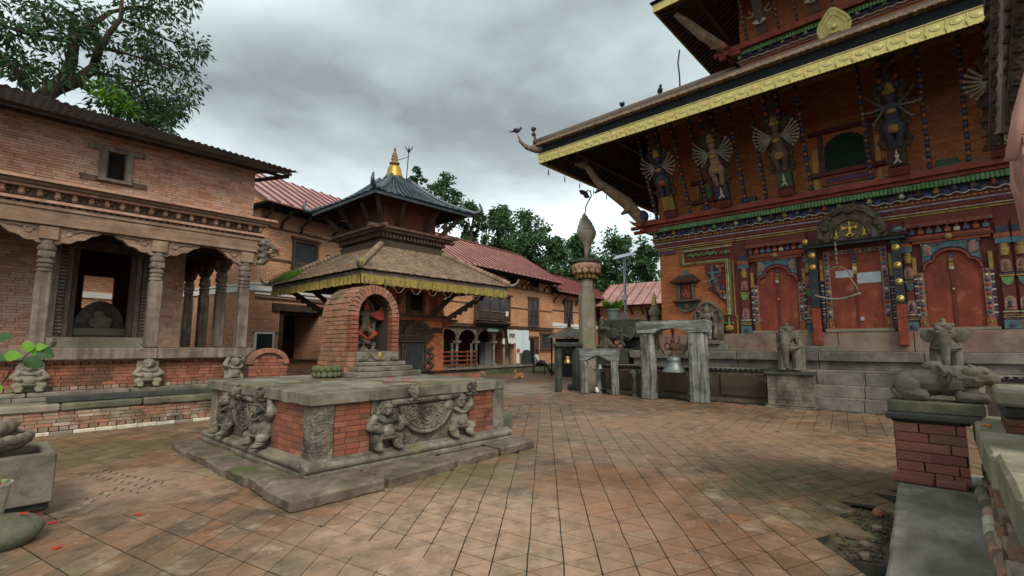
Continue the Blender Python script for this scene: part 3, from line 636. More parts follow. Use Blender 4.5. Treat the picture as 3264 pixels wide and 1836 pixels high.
# slab course on top with masks
def slab(x0, y0, x1, y1, m='stone', zt=.155): boxo('cap_slab', m, plat, x0, y0, ZT+.004, x1, y1, ZT+zt, bevel=.012, rough=.01)
e = .09
for a, b in ((X0-e, 3.55), (3.555, 5.88)): slab(a, Y0-e, b, Y0+.3)
slab(5.885, Y0-.05, X1+.04, Y0+.32, 'stone_green', .15)
for a, b in ((Y0+.305, 6.5), (6.505, 7.05), (7.055, 8.1), (8.105, 8.8), (8.805, Y1+.05)): slab(X0-e+.01*sin(a*7), a, X0+.3, b)
slab(X1-.26, Y0+.33, X1+.06, 7.4); slab(X1-.26, 7.41, X1+.06, Y1+.05); slab(X0+.31, Y1-.3, X1-.27, Y1+.05)
def maskhead(T, parent, name='carved_mask', m='stone_figure', vox=.009):
    mb = MB(); mb.ell((0, 0, 0), (.075, .06, .08)); mb.ell((0, -.055, -.015), (.03, .03, .035)); mb.ell((0, -.05, -.055), (.04, .02, .02))
    for s in (-1, 1): mb.ell((s*.035, -.045, .02), .022); mb.ell((s*.08, .01, .02), (.02, .02, .04)); mb.ell((s*.045, -.02, .075), (.03, .03, .025))
    mb.box(-.1, -.03, -.1, .1, .05, -.075)
    return blob(name, m, parent, mb, vox, 1, T=T)
for x_ in (4.22, 5.32): maskhead(Matrix.Translation((x_, Y0-e-.02, ZT+.07)), plat)
for y_ in (7.15, 7.98): maskhead(Matrix.Translation((X0-e-.03, y_, ZT+.07)) @ RL @ Matrix.Diagonal((1, 1.2, 1, 1)), plat)
# paving of the top: uneven flags
gx = [X0+.3+i*(X1-.28-X0-.3)/5 for i in range(6)]; gy = [Y0+.3+i*(Y1-.3-Y0-.3)/7 for i in range(8)]
for i in range(5):
    for j in range(7):
        o_ = .12*((j % 2)-.5)
        x0, x1 = gx[i]+(o_ if i else 0), gx[i+1]+(o_ if i < 4 else 0); zt = ZT+.15+random.uniform(-.008, .008)+(.02 if (i, j) == (1, 1) else 0)
        boxo('flagstone', random.choice(['stone_grey', 'paver', 'stone_pale', 'stone_grey']), plat, x0+.008, gy[j]+.008, ZT+.05, x1-.008, gy[j+1]-.008, zt, bevel=.008, rough=.006)
ZP = ZT+.155
# fallen block behind the right corner
tag(boxo('stone_block', 'stone_green', None, 6.22, 5.95, 0, 6.55, 6.6, .52, bevel=.02, rough=.02), 'mossy squared stone block on end against the platform corner', 'stone block')
# lotus stone
mb = MB(); mb.lathe([(.12, 0), (.2, .02), (.235, .07), (.2, .11), (.225, .15), (.24, .19), (.22, .21), (.0, .21)], (4.32, 8.4, ZP-.006), 24)
lot = mb.build('lotus_stone', 'stone_green', smooth=True); tag(lot, 'small round lotus pedestal stone on the platform beside the brick niche', 'lotus stone')
for ring, (rr, zz_, n_) in enumerate(((.225, .06, 14), (.225, .15, 12))):
    mb = MB()
    for k in range(n_):
        a = 2*pi*k/n_+ring*.2; mb.ell((4.32+rr*cos(a), 8.4+rr*sin(a), ZP+zz_), (.05, .03, .055), 8, 5, Rz(a+pi/2))
    mb.build('petal_row', 'stone_green', lot, smooth=True)

# ---------------------------------------------------------------- brick niche shrine on the platform
NX0, NX1, NY0, NY1 = 4.66, 5.74, 8.27, 9.36
nic = thing('brick_niche', 'arched red brick niche with mossy vault standing on the platform', 'niche', (5.2, 8.8, ZP))
def arch_pts(cx, w, zs, rise, n=14, pw=1.25):   # pointed-round arch from right springing to left
    out = []
    for k in range(n+1):
        a = pi*k/n; out.append((cx+w*cos(a), zs+rise*abs(sin(a))**(1/pw) if False else zs+rise*sin(a)))
    return out
ACX, AW, AZS, ARI = 5.2, .37, 2.2, .44
# core vault body: side walls, back, and inner lining
ow = .52
inner = arch_pts(ACX, AW, AZS, ARI); outer = arch_pts(ACX, ow-.02, AZS, ARI+.15)
mb = MB()
ring = [(x, NY0+.03, z) for x, z in outer]+[(ACX-ow+.02, NY0+.03, ZP+.46), (ACX-AW, NY0+.03, ZP+.46)]+[(x, NY0+.03, z) for x, z in inner[::-1]]+[(ACX+AW, NY0+.03, ZP+.46), (ACX+ow-.02, NY0+.03, ZP+.46)]
n_ = len(outer)
prof_in = [(ACX+AW, ZP+.46)]+inner+[(ACX-AW, ZP+.46)]; prof_out = [(ACX+ow-.02, ZP+.2)]+outer+[(ACX-ow+.02, ZP+.2)]
vs = []; fs = []
for (x, z) in prof_out: vs += [(x, NY0+.03, z), (x, NY1-.02, z)]
k0 = len(vs)
for (x, z) in prof_in: vs += [(x, NY0+.03, z), (x, NY1-.3, z)]
m_ = len(prof_out)
for i in range(m_-1):
    fs.append((2*i, 2*i+1, 2*i+3, 2*i+2)); fs.append((k0+2*i, k0+2*i+2, k0+2*i+3, k0+2*i+1)); fs.append((2*i, 2*i+2, k0+2*i+2, k0+2*i))
fs.append(tuple(k0+2*i+1 for i in range(m_))); fs.append(tuple(2*i+1 for i in range(m_))[::-1])
mb.add(vs, fs); mb.build('vault_core', 'mortar_dark', nic)
boxo('footing', 'mortar_dark', nic, ACX-ow+.02, NY0+.05, ZP-.01, ACX+ow-.02, NY1-.02, ZP+.47)
# lining of plaster on the right inside
# voussoirs of the front arch
R0 = I3; out = []
for k in range(19):
    a = pi*(k+.5)/19; x, z = ACX+(AW+.075)*cos(a), AZS+(ARI+.08)*sin(a)
    tx_, tz_ = -(AW+.075)*sin(a), (ARI+.08)*cos(a); ang = math.atan2(tz_, tx_); l = pi*hypot(tx_, tz_)/19
    Rv = Matrix.Rotation(-ang, 3, 'Y'); out.append((Vector((x, NY0+.06, z)), (l-.012, .16, .155), Rv))
pieces(nic, 'voussoir', 'brick_mossy', out)
jh = AZS-(ZP+.46); rows = 8
out = []
for s in (-1, 1):
    for r in range(rows):
        out.append((Vector((ACX+s*(AW+.075), NY0+.06, ZP+.46+jh*(r+.5)/rows)), (.155, .16+.004*(r % 2), jh/rows-.01), I3))
pieces(nic, 'brick', 'brick_red', out)
# side wall bricks (left and right) and vault courses
for s, udir, xx in ((-1, (0, -1, 0), ACX-ow+.03), (1, (0, 1, 0), ACX+ow-.03)):
    org = (xx, NY1 if s < 0 else NY0+.15, ZP+.46)
    wall_bricks(nic, 'brick_mossy', org, udir, NY1-NY0-.15, AZS-ZP-.46, .2, .085, .01, .05, jit=.008, limit=120)
out = []
for k in range(15):
    a = pi*(k+.5)/15; x, z = ACX+(ow-.01)*cos(a), AZS+(ARI+.155)*sin(a)
    tx_, tz_ = -(ow-.01)*sin(a), (ARI+.155)*cos(a); ang = math.atan2(tz_, tx_); l = pi*hypot(tx_, tz_)/15
    y = NY0+.15-random.random()*.1
    while y < NY1:
        d = random.uniform(.16, .24); y2 = min(NY1, y+d); ya = max(y, NY0+.145)
        if y2-ya > .03: out.append((Vector((x, (ya+y2)/2, z+random.uniform(-.005, .005))), (l-.01, y2-ya-.01, .055), Matrix.Rotation(-ang, 3, 'Y')))
        y = y2
pieces(nic, 'brick', 'brick_mossy', out)
# stepped brick foot at left and right
for (r, off) in ((0, .1), (1, .1), (2, .06), (3, .06), (4, .02)):
    z0 = ZP+r*.092
    wall_bricks(nic, 'brick_mossy', (ACX-ow-off+.04, NY1, z0), (0, -1, 0), NY1-NY0+.02, .092, .21, .092, .008, .05, jit=.008)
    wall_bricks(nic, 'brick_mossy', (ACX-ow-off+.02, NY0+.02, z0), (1, 0, 0), .22+off, .092, .2, .092, .008, .05, jit=.006)
    wall_bricks(nic, 'brick_old', (ACX+ow-.16, NY0+.02, z0), (1, 0, 0), .17, .092, .2, .092, .008, .05)
# stone steps and carved sill in front
for k, (w, y0, z0, z1) in enumerate(((.68, NY0-.5, 0, .1), (.58, NY0-.36, .1, .19), (.5, NY0-.24, .19, .27))):
    boxo('stone_step', 'stone', nic, ACX+.05-w, y0, ZP+z0-.004*(k == 0), ACX+.05+w, NY0+.06, ZP+z1-.002, bevel=.014, rough=.008)
sill = boxo('carved_sill', 'stone', nic, ACX-.43, NY0-.12, ZP+.272, ACX+.47, NY0+.4, ZP+.455, bevel=.012, rough=.006)
for s in (-1, 1):
    mb = MB()
    for k in range(7): mb.ell((ACX+.02+s*(.27+.022*k), NY0-.12, ZP+.33+.03*sin(k*2.)), (.04, .03, .035), 8, 5)
    mb.build('sill_carving', 'stone_carved', sill, smooth=True)
mb = MB(); mb.prism([(ACX+.02+.2*cos(a), NY0-.13, ZP+.44+.14*sin(a)) for a in [pi+pi*i/12 for i in range(13)]], (0, -.02, 0)); mb.build('sill_apron', 'stone', sill)
mb = MB(); mb.ell((ACX+.03, NY0-.152, ZP+.375), (.045, .012, .075), 12, 8); mb.build('gilt_mark', 'gilt_old', sill, smooth=True)
# deity stele inside
ste = thing('carved_stele', 'dark carved deity stele smeared with vermilion inside the brick niche', 'statue', (ACX, NY0+.42, ZP+.455))
mb = MB(); zb = ZP+.455; by = NY0+.5
mb.prism([(ACX-.3, by, zb), (ACX+.3, by, zb), (ACX+.32, by, zb+.6)]+[(ACX+.32*cos(a), by, zb+.62+.5*sin(a)) for a in [pi*i/14 for i in range(1, 14)]]+[(ACX-.32, by, zb+.6)], (0, .08, 0)); mb.build('back_slab', 'stone_carved', ste)
mb = MB()
for k in range(30):
    a = pi*k/29; mb.ell((ACX+.28*cos(a), by-.02, zb+.6+.45*sin(a)), random.uniform(.03, .045), 7, 5)
for s in (-1, 1):
    for k in range(9): mb.ell((ACX+s*(.25+.02*sin(k*1.7)), by-.03, zb+.05+k*.065), (.04, .04, .045), 7, 5)
blob('flame_border', 'stone_carved', ste, mb, .014, 1)
def deity(mbs, c, s, arms=4, fan=False):
    """small many-armed figure facing -Y, height about s, pushed into builder"""
    x, y, z = c; P = lambda a, b, d: (x+a*s, y+b*s, z+d*s)
    mbs.ell(P(0, 0, .28), (.13*s, .09*s, .1*s)).ell(P(0, 0, .48), (.11*s, .08*s, .17*s)).ell(P(0, 0, .6), (.14*s, .07*s, .07*s))
    mbs.ell(P(0, -.02, .76), (.08*s, .08*s, .1*s)).ell(P(0, 0, .9), (.06*s, .06*s, .1*s))
    for q in (-1, 1):
        mbs.cap(P(q*.08, -.02, .24), P(q*.2, -.12, .16), .07*s, .055*s, 7); mbs.cap(P(q*.2, -.12, .16), P(q*.04, -.14, .06), .05*s, .04*s, 7)
        for k in range(arms//2):
            a = .9-.9*k/(max(1, arms//2-1)) if arms > 2 else 0
            e = P(q*(.2+.12*cos(a)), -.05, .58+.2*sin(a)-.08); h = P(q*(.26+.2*cos(a)), -.1, .6+.34*sin(a)-.1)
            mbs.cap(P(q*.12, 0, .6), e, .04*s, .035*s, 6); mbs.cap(e, h, .035*s, .03*s, 6)
mb = MB(); deity(mb, (ACX+.0, by-.12, zb+.2), .88, 10); blob('deity', 'idol', ste, mb, .012, 1)
mb = MB(); deity(mb, (ACX+.0, by-.08, zb+.0), .3, 2)
for s in (-1, 1): mb.cap((ACX+s*.02, by-.08, zb+.2), (ACX+s*.22, by-.1, zb+.14), .04, .05); mb.cap((ACX+s*.22, by-.1, zb+.14), (ACX+s*.18, by-.1, zb+.01), .04, .035)
mb.box(ACX-.26, by-.16, zb, ACX+.26, by, zb+.035); blob('mount', 'stone_carved', ste, mb, .012, 1)
for k, (x_, y_, z_) in enumerate(((5.15, 7.15, ZP), (5.0, 7.45, ZP), (4.75, 6.6, ZP))):
    mb = MB()
    for q in range(9): mb.ell((x_+random.uniform(-.07, .07), y_+random.uniform(-.05, .05), z_+.006), (.018, .012, .006), 6, 4)
    tag(mb.build('petals', 'petal', kind='stuff'), ['red offering petals before the niche steps', 'red offering petals close to the lotus stone', 'red offering petals near the platform edge'][k], 'petals')
# ---------------------------------------------------------------- main temple (facade plane x = 17, facing -x)
TCX, TCY, TH = 22.95, 2.07, 5.95
tem = thing('pagoda_temple', 'large brick pagoda temple with painted carved doors and gilt eave band', 'temple', (TCX, TCY, 0))
FX = 17.0; YL, YR = TCY+TH, TCY-TH
TB = lambda n, m, *a, **k: boxo(n, m, tem, *a, **k)
# terraces
TB('lower_terrace', 'cement_brown', 15.38, 2.99, -.02, 16.05, 9.5, .93, bevel=.01)
TB('lower_terrace', 'cement_brown', 15.38, YR-1.7, -.02, 16.05, .73, .93, bevel=.01)
TB('lower_terrace', 'cement_brown', 16.051, YR-1.7, -.02, 30.6, 9.5, .93)
for a, b in ((9.5, 7.6), (7.59, 5.2), (5.19, 3.0), (2.99, .7), (.69, -2.), (-2.01, -5)):
    if a != 2.99: TB('coping_stone', 'stone_grey', 15.3, b+.004, .932, 16.21, a, .985, bevel=.01, rough=.006)
    else: TB('coping_stone', 'stone_grey', 15.7, b+.004, .932, 16.21, a, .985, bevel=.01, rough=.006)
    TB('terrace_stone', 'stone_grey', 16.22, b+.004, .987, 16.9, a if a < 9 else 8.8, 1.22, bevel=.008, rough=.005)
    TB('terrace_slab', 'stone_grey', 16.12, b+.004, 1.224, 17.1, a if a < 9 else 8.9, 1.48, bevel=.012, rough=.006)
TB('upper_terrace', 'cement_brown', 16.9, YR-1, .9, 29.5, 8.75, 1.47)
for a, b in ((9.4, 7.4), (7.39, 5.6), (5.59, 4.05)):
    TB('footing_stone', 'stone_brown', 15.24, b, -.01, 15.379, a-.01, .1, bevel=.015, rough=.006); TB('wall_panel', 'cement_brown', 15.33, b+.12, .18, 15.379, a-.14, .8, bevel=.015)
for k, (x, z0, z1) in enumerate(((15.12, 0, .305), (15.4, .305, .605), (15.68, .605, .93))):
    for a, b in ((2.98, 1.9), (1.89, .74)):
        TB('stair_step', 'stone_grey', x, b, z0 if k else -.02, 16.1, a-.004, z1, bevel=.012, rough=.006)
for a, b in ((3.42, 2.55), ): TB('door_step', 'stone_grey', 16.35, b, 1.483, 16.75, a, 1.64, bevel=.01, rough=.004)
TB('door_step', 'stone_grey', 16.4, 5.55, 1.483, 16.8, 7.2, 1.7, bevel=.012, rough=.006)
# dado
for a, b in ((YL+.05, 6.0), (5.99, 4.2), (4.19, 2.6), (2.59, .9), (.89, -1.4), (-1.41, YR)):
    TB('dado_stone', 'dado', 16.78, b+.004, 1.482, 17.2, a, 2.04, bevel=.012, rough=.01)
# walls
TB('wall', 'mortar_gold', FX+.03, YR, 1.5, FX+.6, YL-.02, 10.3)
TB('side_wall', 'mortar_gold', FX+.6, YL-.55, 1.5, TCX+TH, YL-.03, 10.3)
wall_bricks(tem, 'brick_temple', (FX+.03, YL, 2.05), (0, -1, 0), 2.7, 3.06, .25, .085, .022, .03, limit=300)
wall_bricks(tem, 'brick_temple', (FX+.03, YL, 6.2), (0, -1, 0), 10.2, 3.6, .25, .085, .018, .025, limit=0, holes=[(1.5, 2.55, .2, 1.1), (5.1, 6.75, .1, 1.5)])
for k in range(34):                                                # quoins at the corner in section
    TB('quoin', 'brick_temple', FX+.02, YL-.024, 2.06+k*.09, FX+.4-.18*(k % 2), YL+.012, 2.06+k*.09+.08)
# ---- cornice: bands step outwards
def band(z0, z1, p, m, n='cornice_band', ext=.0): TB(n, m, FX-p, YR-p, z0, FX+.1, YL+p, z1)
band(5.13, 5.17, .06, 'paint_yellow'); band(5.172, 5.2, .08, 'paint_maroon'); band(5.202, 5.225, .09, 'paint_cream'); band(5.227, 5.27, .08, 'paint_maroon')
band(5.272, 5.33, .10, 'wood_red'); band(5.332, 5.37, .13, 'paint_purple'); band(5.372, 5.395, .15, 'paint_cream'); band(5.397, 5.43, .14, 'paint_purple'); band(5.432, 5.52, .16, 'wood_red')
band(5.522, 5.545, .19, 'paint_maroon'); band(5.547, 5.8, .17, 'paint_navy'); band(5.802, 5.96, .32, 'paint_dgreen'); band(5.962, 6.06, .42, 'wood_red'); band(6.062, 6.22, .55, 'wood_red')
band(6.222, 6.27, .46, 'stone_brown', 'ledge_top')
def row(n, m, f, y0, y1, step, parent=tem, smooth=True):
    y = y0
    me = f().mesh(n, (0, 0, 0), smooth); me.materials.append(MATS[m]); off = wloc(parent)
    return me
def place(n, me, parent, pts):
    off = wloc(parent)
    for p in pts: o = link(n, me, parent, Vector(p)-off)
def unit(m, mb, smooth=True):
    me = mb.mesh('u', (0, 0, 0), smooth); me.materials.append(MATS[m]); return me
ys = lambda y0, y1, st: [y0-i*st for i in range(int((y0-y1)/st)+1)]
place('orange_bead', unit('paint_orange', MB().ell((0, 0, 0), (.03, .042, .022), 6, 4)), tem, [(FX-.1, y, 5.30) for y in ys(YL+.08, -2.0, .1)])
place('yellow_bead', unit('paint_gold', MB().ell((0, 0, 0), (.035, .05, .035), 6, 4)), tem, [(FX-.17, y, 5.475) for y in ys(YL+.15, -2.0, .112)])
mb = MB(); pts = [(FX-.24, y, 5.565+.028*sin(y*2*pi/.3)) for y in ys(YL+.24, -2.2, .05)]; mb.tube(pts, .017, 6); mb.build('wavy_moulding', 'paint_cream', tem, smooth=True)
mb = MB(); mb.tube([(x, YL+.22, 5.565+.028*sin(x*2*pi/.3)) for x in [FX-.24+.05*i for i in range(60)]], .017, 6); mb.build('wavy_moulding', 'paint_cream', tem, smooth=True)
fr = MB(); fr.box(-.02, -.036, -.075, .02, .036, .07); fr.ell((-.008, 0, -.075), (.02, .036, .03), 6, 4)
fl = [unit('paint_green', fr, False), unit('paint_dgreen', fr, False)]
for i, y in enumerate(ys(YL+.3, -2.0, .088)): place('fringe_leaf', fl[0], tem, [(FX-.345, y, 5.875)])
hm_ = MB(); hm_.ell((0, 0, 0), (.07, .06, .075), 8, 6).ell((-.06, 0, -.02), (.03, .03, .03), 6, 4).ell((-.02, 0, .07), (.05, .065, .03), 6, 4)
for s in (-1, 1): hm_.ell((-.055, s*.03, .025), .016, 5, 4); hm_.ell((0, s*.065, 0), (.02, .015, .035), 5, 4)
hcs = ['paint_cream', 'wood_brown', 'paint_yellow', 'paint_blue', 'stone_carved', 'paint_rust', 'paint_green', 'wood_brown', 'paint_cream', 'paint_navy']
hml = [unit(c, hm_) for c in hcs]
for i, y in enumerate(ys(YL+.05, -2.0, .36)): place('carved_head', hml[i % len(hml)], tem, [(FX-.22, y, 5.69)])
wv = MB(); wv.ell((0, 0, 0), (.03, .11, .1), 8, 6)
place('cloud_scroll', unit('paint_blue', wv), tem, [(FX-.17, y-.18, 5.62) for y in ys(YL+.05, -2.0, .36)])
# corner beam ends
for k, z in enumerate((6.08, 5.9, 6.24)):
    TB('beam_end', 'wood_red', FX-.85+.12*k, YL+.28, z-.07, FX+.3, YL+.42+.1*(k == 0), z+.06, bevel=.02)
    TB('beam_end', 'wood_red', FX-.42, YL-.2, z-.07, FX-.28, YL+.95-.12*k, z+.055, bevel=.02)
mb = MB(); mb.tube([(FX-.3, YL+.5, 6.2), (FX-.45, YL+.75, 6.22), (FX-.5, YL+.95, 6.36)], [.09, .07, .015], 6); mb.build('corner_finial', 'wood_red', tem, smooth=True)
# ---- eave, soffit, roof
EO = 3.2; EX = FX-EO; EYL, EYR = YL+EO, YR-EO; EZ = 8.46
mb = MB()
def frust(mb, h0, z0, h1, z1):
    q = lambda h, z: [(TCX-h, TCY-h, z), (TCX+h, TCY-h, z), (TCX+h, TCY+h, z), (TCX-h, TCY+h, z)]
    mb.add(q(h0, z0)+q(h1, z1), [(i, (i+1) % 4, 4+(i+1) % 4, 4+i) for i in range(4)]); return mb
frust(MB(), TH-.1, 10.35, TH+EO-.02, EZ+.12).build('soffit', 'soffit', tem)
frust(MB(), TH+EO+.15, EZ+.66, 3.5, 12.42).build('roof', 'roof_tile_dark', tem)
def ringband(n, m, h, z0, z1, t=.05):
    for (x0, y0, x1, y1) in ((TCX-h, TCY-h, TCX-h+t, TCY+h), (TCX-h+t, TCY+h-t, TCX+h, TCY+h)):
        TB(n, m, x0, y0, z0, x1, y1, z1)
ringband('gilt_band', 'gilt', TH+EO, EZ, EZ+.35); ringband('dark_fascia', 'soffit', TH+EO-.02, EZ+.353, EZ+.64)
ringband('gilt_lip', 'gilt', TH+EO+.02, EZ+.33, EZ+.352, .07)
md = MB(); md.lathe([(.095, 0), (.1, .008), (.09, .012), (.075, .004), (.06, .01), (0, .018)], (0, 0, 0), 14)
md.v = [(-z, x*1.15, y*.8) for x, y, z in md.v]; md.f = [f[::-1] for f in md.f]
place('medallion', unit('gilt', md), tem, [(EX-.001, y, EZ+.2) for y in ys(EYL-.15, -1.6, .34)])
dv = MB(); dv.tube([(0, 0, 0), (-.01, .02, .1), (0, 0, .2), (-.005, -.02, .3)], .012, 5)
place('band_rib', unit('gilt', dv), tem, [(EX-.004, y-.17, EZ+.02) for y in ys(EYL-.15, -1.6, .34)])
sc = MB(); sc.ell((0, 0, 0), (.02, .045, .03), 7, 4)
mb = MB()
for y in ys(EYL-.05, -2, .09): mb.ell((EX-.0, y, EZ), (.008, .042, .018), 6, 4)
mb.build('scalloped_edge', 'gilt', tem, kind='stuff')
# tile edge and roof courses
mb = MB(); h = TH+EO+.16
for i, y in enumerate(ys(TCY+h, -3.0, .085)):
    mb.box(TCX-h-.02, y-.039, EZ+.645+.012*(i % 2), TCX-h+.3, y+.039, EZ+.70+.012*(i % 2))
    mb.box(TCX-h+.05, y-.039, EZ+.71+.012*(i % 2), TCX-h+.4, y+.039, EZ+.77+.012*(i % 2))
for i in range(70): mb.box(TCX-h+.085*i, TCY+h-.3, EZ+.645+.012*(i % 2), TCX-h+.085*i+.078, TCY+h+.02, EZ+.7+.012*(i % 2))
mb.build('eave_tiles', 'roof_tile', tem, kind='stuff')
mb = MB(); sl_ = (12.42-EZ-.66)/(TH+EO+.15-3.5)
for r in range(1, 26):
    hh = TH+EO+.15-r*.22; z = EZ+.68+r*.22*sl_; mb.box(TCX-hh-.06, TCY-hh*.6, z-.02, TCX-hh+.06, TCY+hh, z+.045); mb.box(TCX-hh, TCY+hh-.06, z-.02, TCX+hh*.3, TCY+hh+.06, z+.045)
mb.build('tile_courses', 'roof_tile_dark', tem, kind='stuff')
mb = MB(); hp = [Vector((TCX-TH-EO-.1+t*5.6, TCY+TH+EO+.1-t*5.6, EZ+.78+t*5.6*sl_+.02)) for t in [i/10 for i in range(11)]]; mb.tube(hp, .13, 8); mb.build('hip_ridge', 'roof_tile_dark', tem, smooth=True)
# corner horn
mb = MB(); c0 = Vector((EX-.05, EYL+.05, EZ+.55)); dd = Vector((-.707, .707, 0))
mb.tube([c0-dd*.9, c0, c0+dd*.35+Vector((0, 0, .08)), c0+dd*.6+Vector((0, 0, .3)), c0+dd*.72+Vector((0, 0, .62))], [.14, .15, .1, .06, .015], 8); mb.build('corner_horn', 'wood_old', tem, smooth=True)
mb = MB(); mb.tube([c0+dd*.05+Vector((0, 0, .1)), c0+dd*.05+Vector((0, 0, .55))], [.06, .05], 6); mb.ell(c0+dd*.1+Vector((0, 0, .6)), (.09, .09, .08), 7, 5); mb.ell(c0+dd*.05+Vector((0, 0, .28)), (.09, .09, .12), 7, 5); mb.build('corner_guardian', 'wood_brown', tem, smooth=True)
# rafters
ra = MB(); ra.beam((FX+.05, 0, 10.2), (EX+.05, 0, EZ+.1), .075, .1); rme = unit('wood_dark', ra, False)
for y in ys(YL-.1, -3, .36): place('rafter', rme, tem, [(0, y, 0)])
for i in range(12):
    y = YL+.2+i*.25; mb = MB(); mb.beam((FX-.15-.05*i, YL-.1, 10.15), (EX+.05, YL+.1+i*.27, EZ+.1), .075, .1); mb.build('rafter', 'wood_dark', tem)
rb = MB(); rb.beam((0, YL+.0, 10.2), (0, EYL-.05, EZ+.1), .075, .1); rbm = unit('wood_dark', rb, False)
for i in range(40): place('rafter', rbm, tem, [(FX-.3+i*.33+.02, 0, 0)])
for i in range(9): mb = MB(); mb.beam((FX+.1, YL-.05+.02*i, 10.15), (EX+.2+i*.32, EYL-.05, EZ+.1), .075, .1); mb.build('rafter', 'wood_dark', tem)
for dz, tt in ((9.62, 1.15), (9.02, 2.2)): TB('purlin', 'wood_dark', FX-tt-.06, YR-tt, dz-.14, FX-tt+.06, YL+tt, dz-.02); TB('purlin', 'wood_dark', FX-tt+.07, YL+tt-.06, dz-.14, TCX+4, YL+tt+.06, dz-.02)
# pendants on the far eave
pn = MB(); pn.tube([(0, 0, 0), (0, 0, -.12)], .006, 4); pn.prism([(-.03, 0, -.12), (.03, 0, -.12), (.035, 0, -.28), (0, 0, -.36), (-.035, 0, -.28)], (0, .006, 0))
pm = unit('steel', pn, False)
place('pendant', pm, tem, [(EX+.6+i*1.05, EYL-.02, EZ+.02) for i in range(11)])
# ---- struts with figures
def strut(yb, m_body, m_arm, m_base, seed, arms=14):
    rnd = random.Random(seed)
    p0 = Vector((FX-.5, yb, 6.27)); p1 = Vector((FX-1.95, yb, 9.05)); d = p1-p0; ax = d.normalized(); out_ = Vector((-ax.z, 0, ax.x)); sd_ = Vector((0, -1, 0))
    st = MB().beam(p0, p1, .42, .12, up=out_).build('strut', 'strut_wood', tem, bevel=.01)
    Q = lambda u, v, w: p0+ax*u+sd_*v+out_*w
    bb_ = MB(); bb_.obb(Q(1.6, 0, .03), ax*.9, sd_*.24, out_*.06)
    for k in range(13):
        for s in (-1, 1): bb_.ell(Q(.78+.135*k, s*(.27+.05*sin(k*1.9)), .05), (.09, .09, .09), 7, 5)
    blob('carved_backboard', 'strut_wood', tem, bb_, .03, 1)
    mb = MB(); mb.beam(Q(.0, 0, .09), Q(.22, 0, .09), .44, .16, up=out_); mb.build('strut_foot', 'paint_maroon', tem, bevel=.01)
    mb = MB(); mb.obb(Q(.5, 0, .1), ax*.26, sd_*.2, out_*.035); mb.build('base_panel', m_base, tem, bevel=.02)
    R_ = Matrix((sd_, -out_, ax)).transposed()
    b = MB(); deity(b, (0, 0, 0), .42, 2); b.v = [tuple(Q(.28, 0, .16)+R_ @ Vector(v)) for v in b.v]; blob('base_figure', rnd.choice(['paint_cream', 'paint_gold', 'paint_cream']), tem, b, .025, 1)
    b = MB()
    for s in (-1, 1): b.cap((s*.07, 0, .0), (s*.12, -.04, .42), .06, .09, 7)
    b.ell((0, 0, .5), (.16, .11, .13)).ell((0, 0, .68), (.14, .1, .17)).ell((0, 0, .85), (.18, .09, .08)).ell((0, -.02, 1.05), (.1, .1, .12)).ell((0, 0, 1.22), (.08, .08, .12))
    b.v = [tuple(Q(.78, 0, .12)+R_ @ (Vector(v)*1.22)) for v in b.v]; blob('deity_figure', m_body, tem, b, .028, 1)
    mb = MB()
    for s in (-1, 1):
        for k in range(arms//2):
            a = -1.0+1.75*k/(arms//2-1); e = Vector((s*(.13+.33*cos(a)), -.06-.015*(k % 2), .84+.36*sin(a)))
            W_ = lambda v: Q(.78, 0, .12)+R_ @ (Vector(v)*1.3)
            mb.tube([W_((s*.1, -.03, .8)), W_(e*.6+Vector((s*.04, 0, .3))), W_(e)], [.036, .03, .028], 5); mb.ell(W_(e), .045, 5, 4)
    mb.build('arms', m_arm, tem, smooth=True)
    cr = MB(); 
    for k in range(10): cr.ell(Q(.76+1.6+.12*k, 0, .1), (.12, .2-.012*k, .1), 7, 5)
    blob('crown_canopy', 'strut_wood', tem, cr, .035, 1)
    sk_ = MB(); sk_.ell(Q(1.28, 0, .16), (.12, .2, .16), 8, 6); sk_.build('skirt', rnd.choice(['paint_gold', 'paint_rust', 'paint_gold']), tem, smooth=True)
    ch_ = MB(); ch_.ell(Q(1.72, 0, .26), (.05, .12, .07), 8, 5); ch_.build('chest_ornament', 'paint_gold', tem, smooth=True)
    hd = MB(); hd.lathe([(.13, 0), (.15, .06), (.1, .14), (.12, .18), (.05, .3), (0, .34)], (0, 0, 0), 10); hd.v = [tuple(Q(2.15, 0, .14)+R_ @ Vector(v)) for v in hd.v]; hd.build('crown', 'paint_gold', tem, smooth=True)
    for k in range(4):
        for s in (-1, 1):
            lf = MB(); lf.ell(Q(2.35+.2*k, s*.16, .14), (.06, .07, .1), 6, 4); lf.build('leaf_carving', 'paint_rust' if k % 2 else 'paint_navy', tem, smooth=True)
def beads(yb, z1=9.0):
    p0 = Vector((FX-.42, yb, 6.27)); p1 = Vector((FX-1.75, yb, 9.05)); st = MB().beam(p0, p1, .1, .06).build('slim_strut', 'wood_dark', tem)
    a, b = MB(), MB()
    for k in range(21):
        c = p0.lerp(p1, (k+.5)/21)+Vector((-.05, 0, -.02)); (a if k % 2 else b).ell(c, (.05, .055, .06), 7, 5)
    a.build('orange_beads', 'paint_orange', tem, smooth=True, kind='stuff'); b.build('blue_beads', 'paint_blue', tem, smooth=True, kind='stuff')
for i, (yb, mbod, marm, mba) in enumerate(((7.25, 'paint_navy', 'stone_pale', 'paint_gold'), (5.4, 'wood_beam', 'stone_pale', 'paint_navy'), (3.55, 'wood_brown', 'stone_pale', 'paint_dgreen'), (.85, 'paint_navy', 'stone_carved', 'strut_wood'), (-1.15, 'wood_brown', 'stone_pale', 'paint_gold'))):
    strut(yb, mbod, marm, mba, i, 12+2*(i % 3) if i != 3 else 6)
    beads(yb+.62); beads(yb-.62)
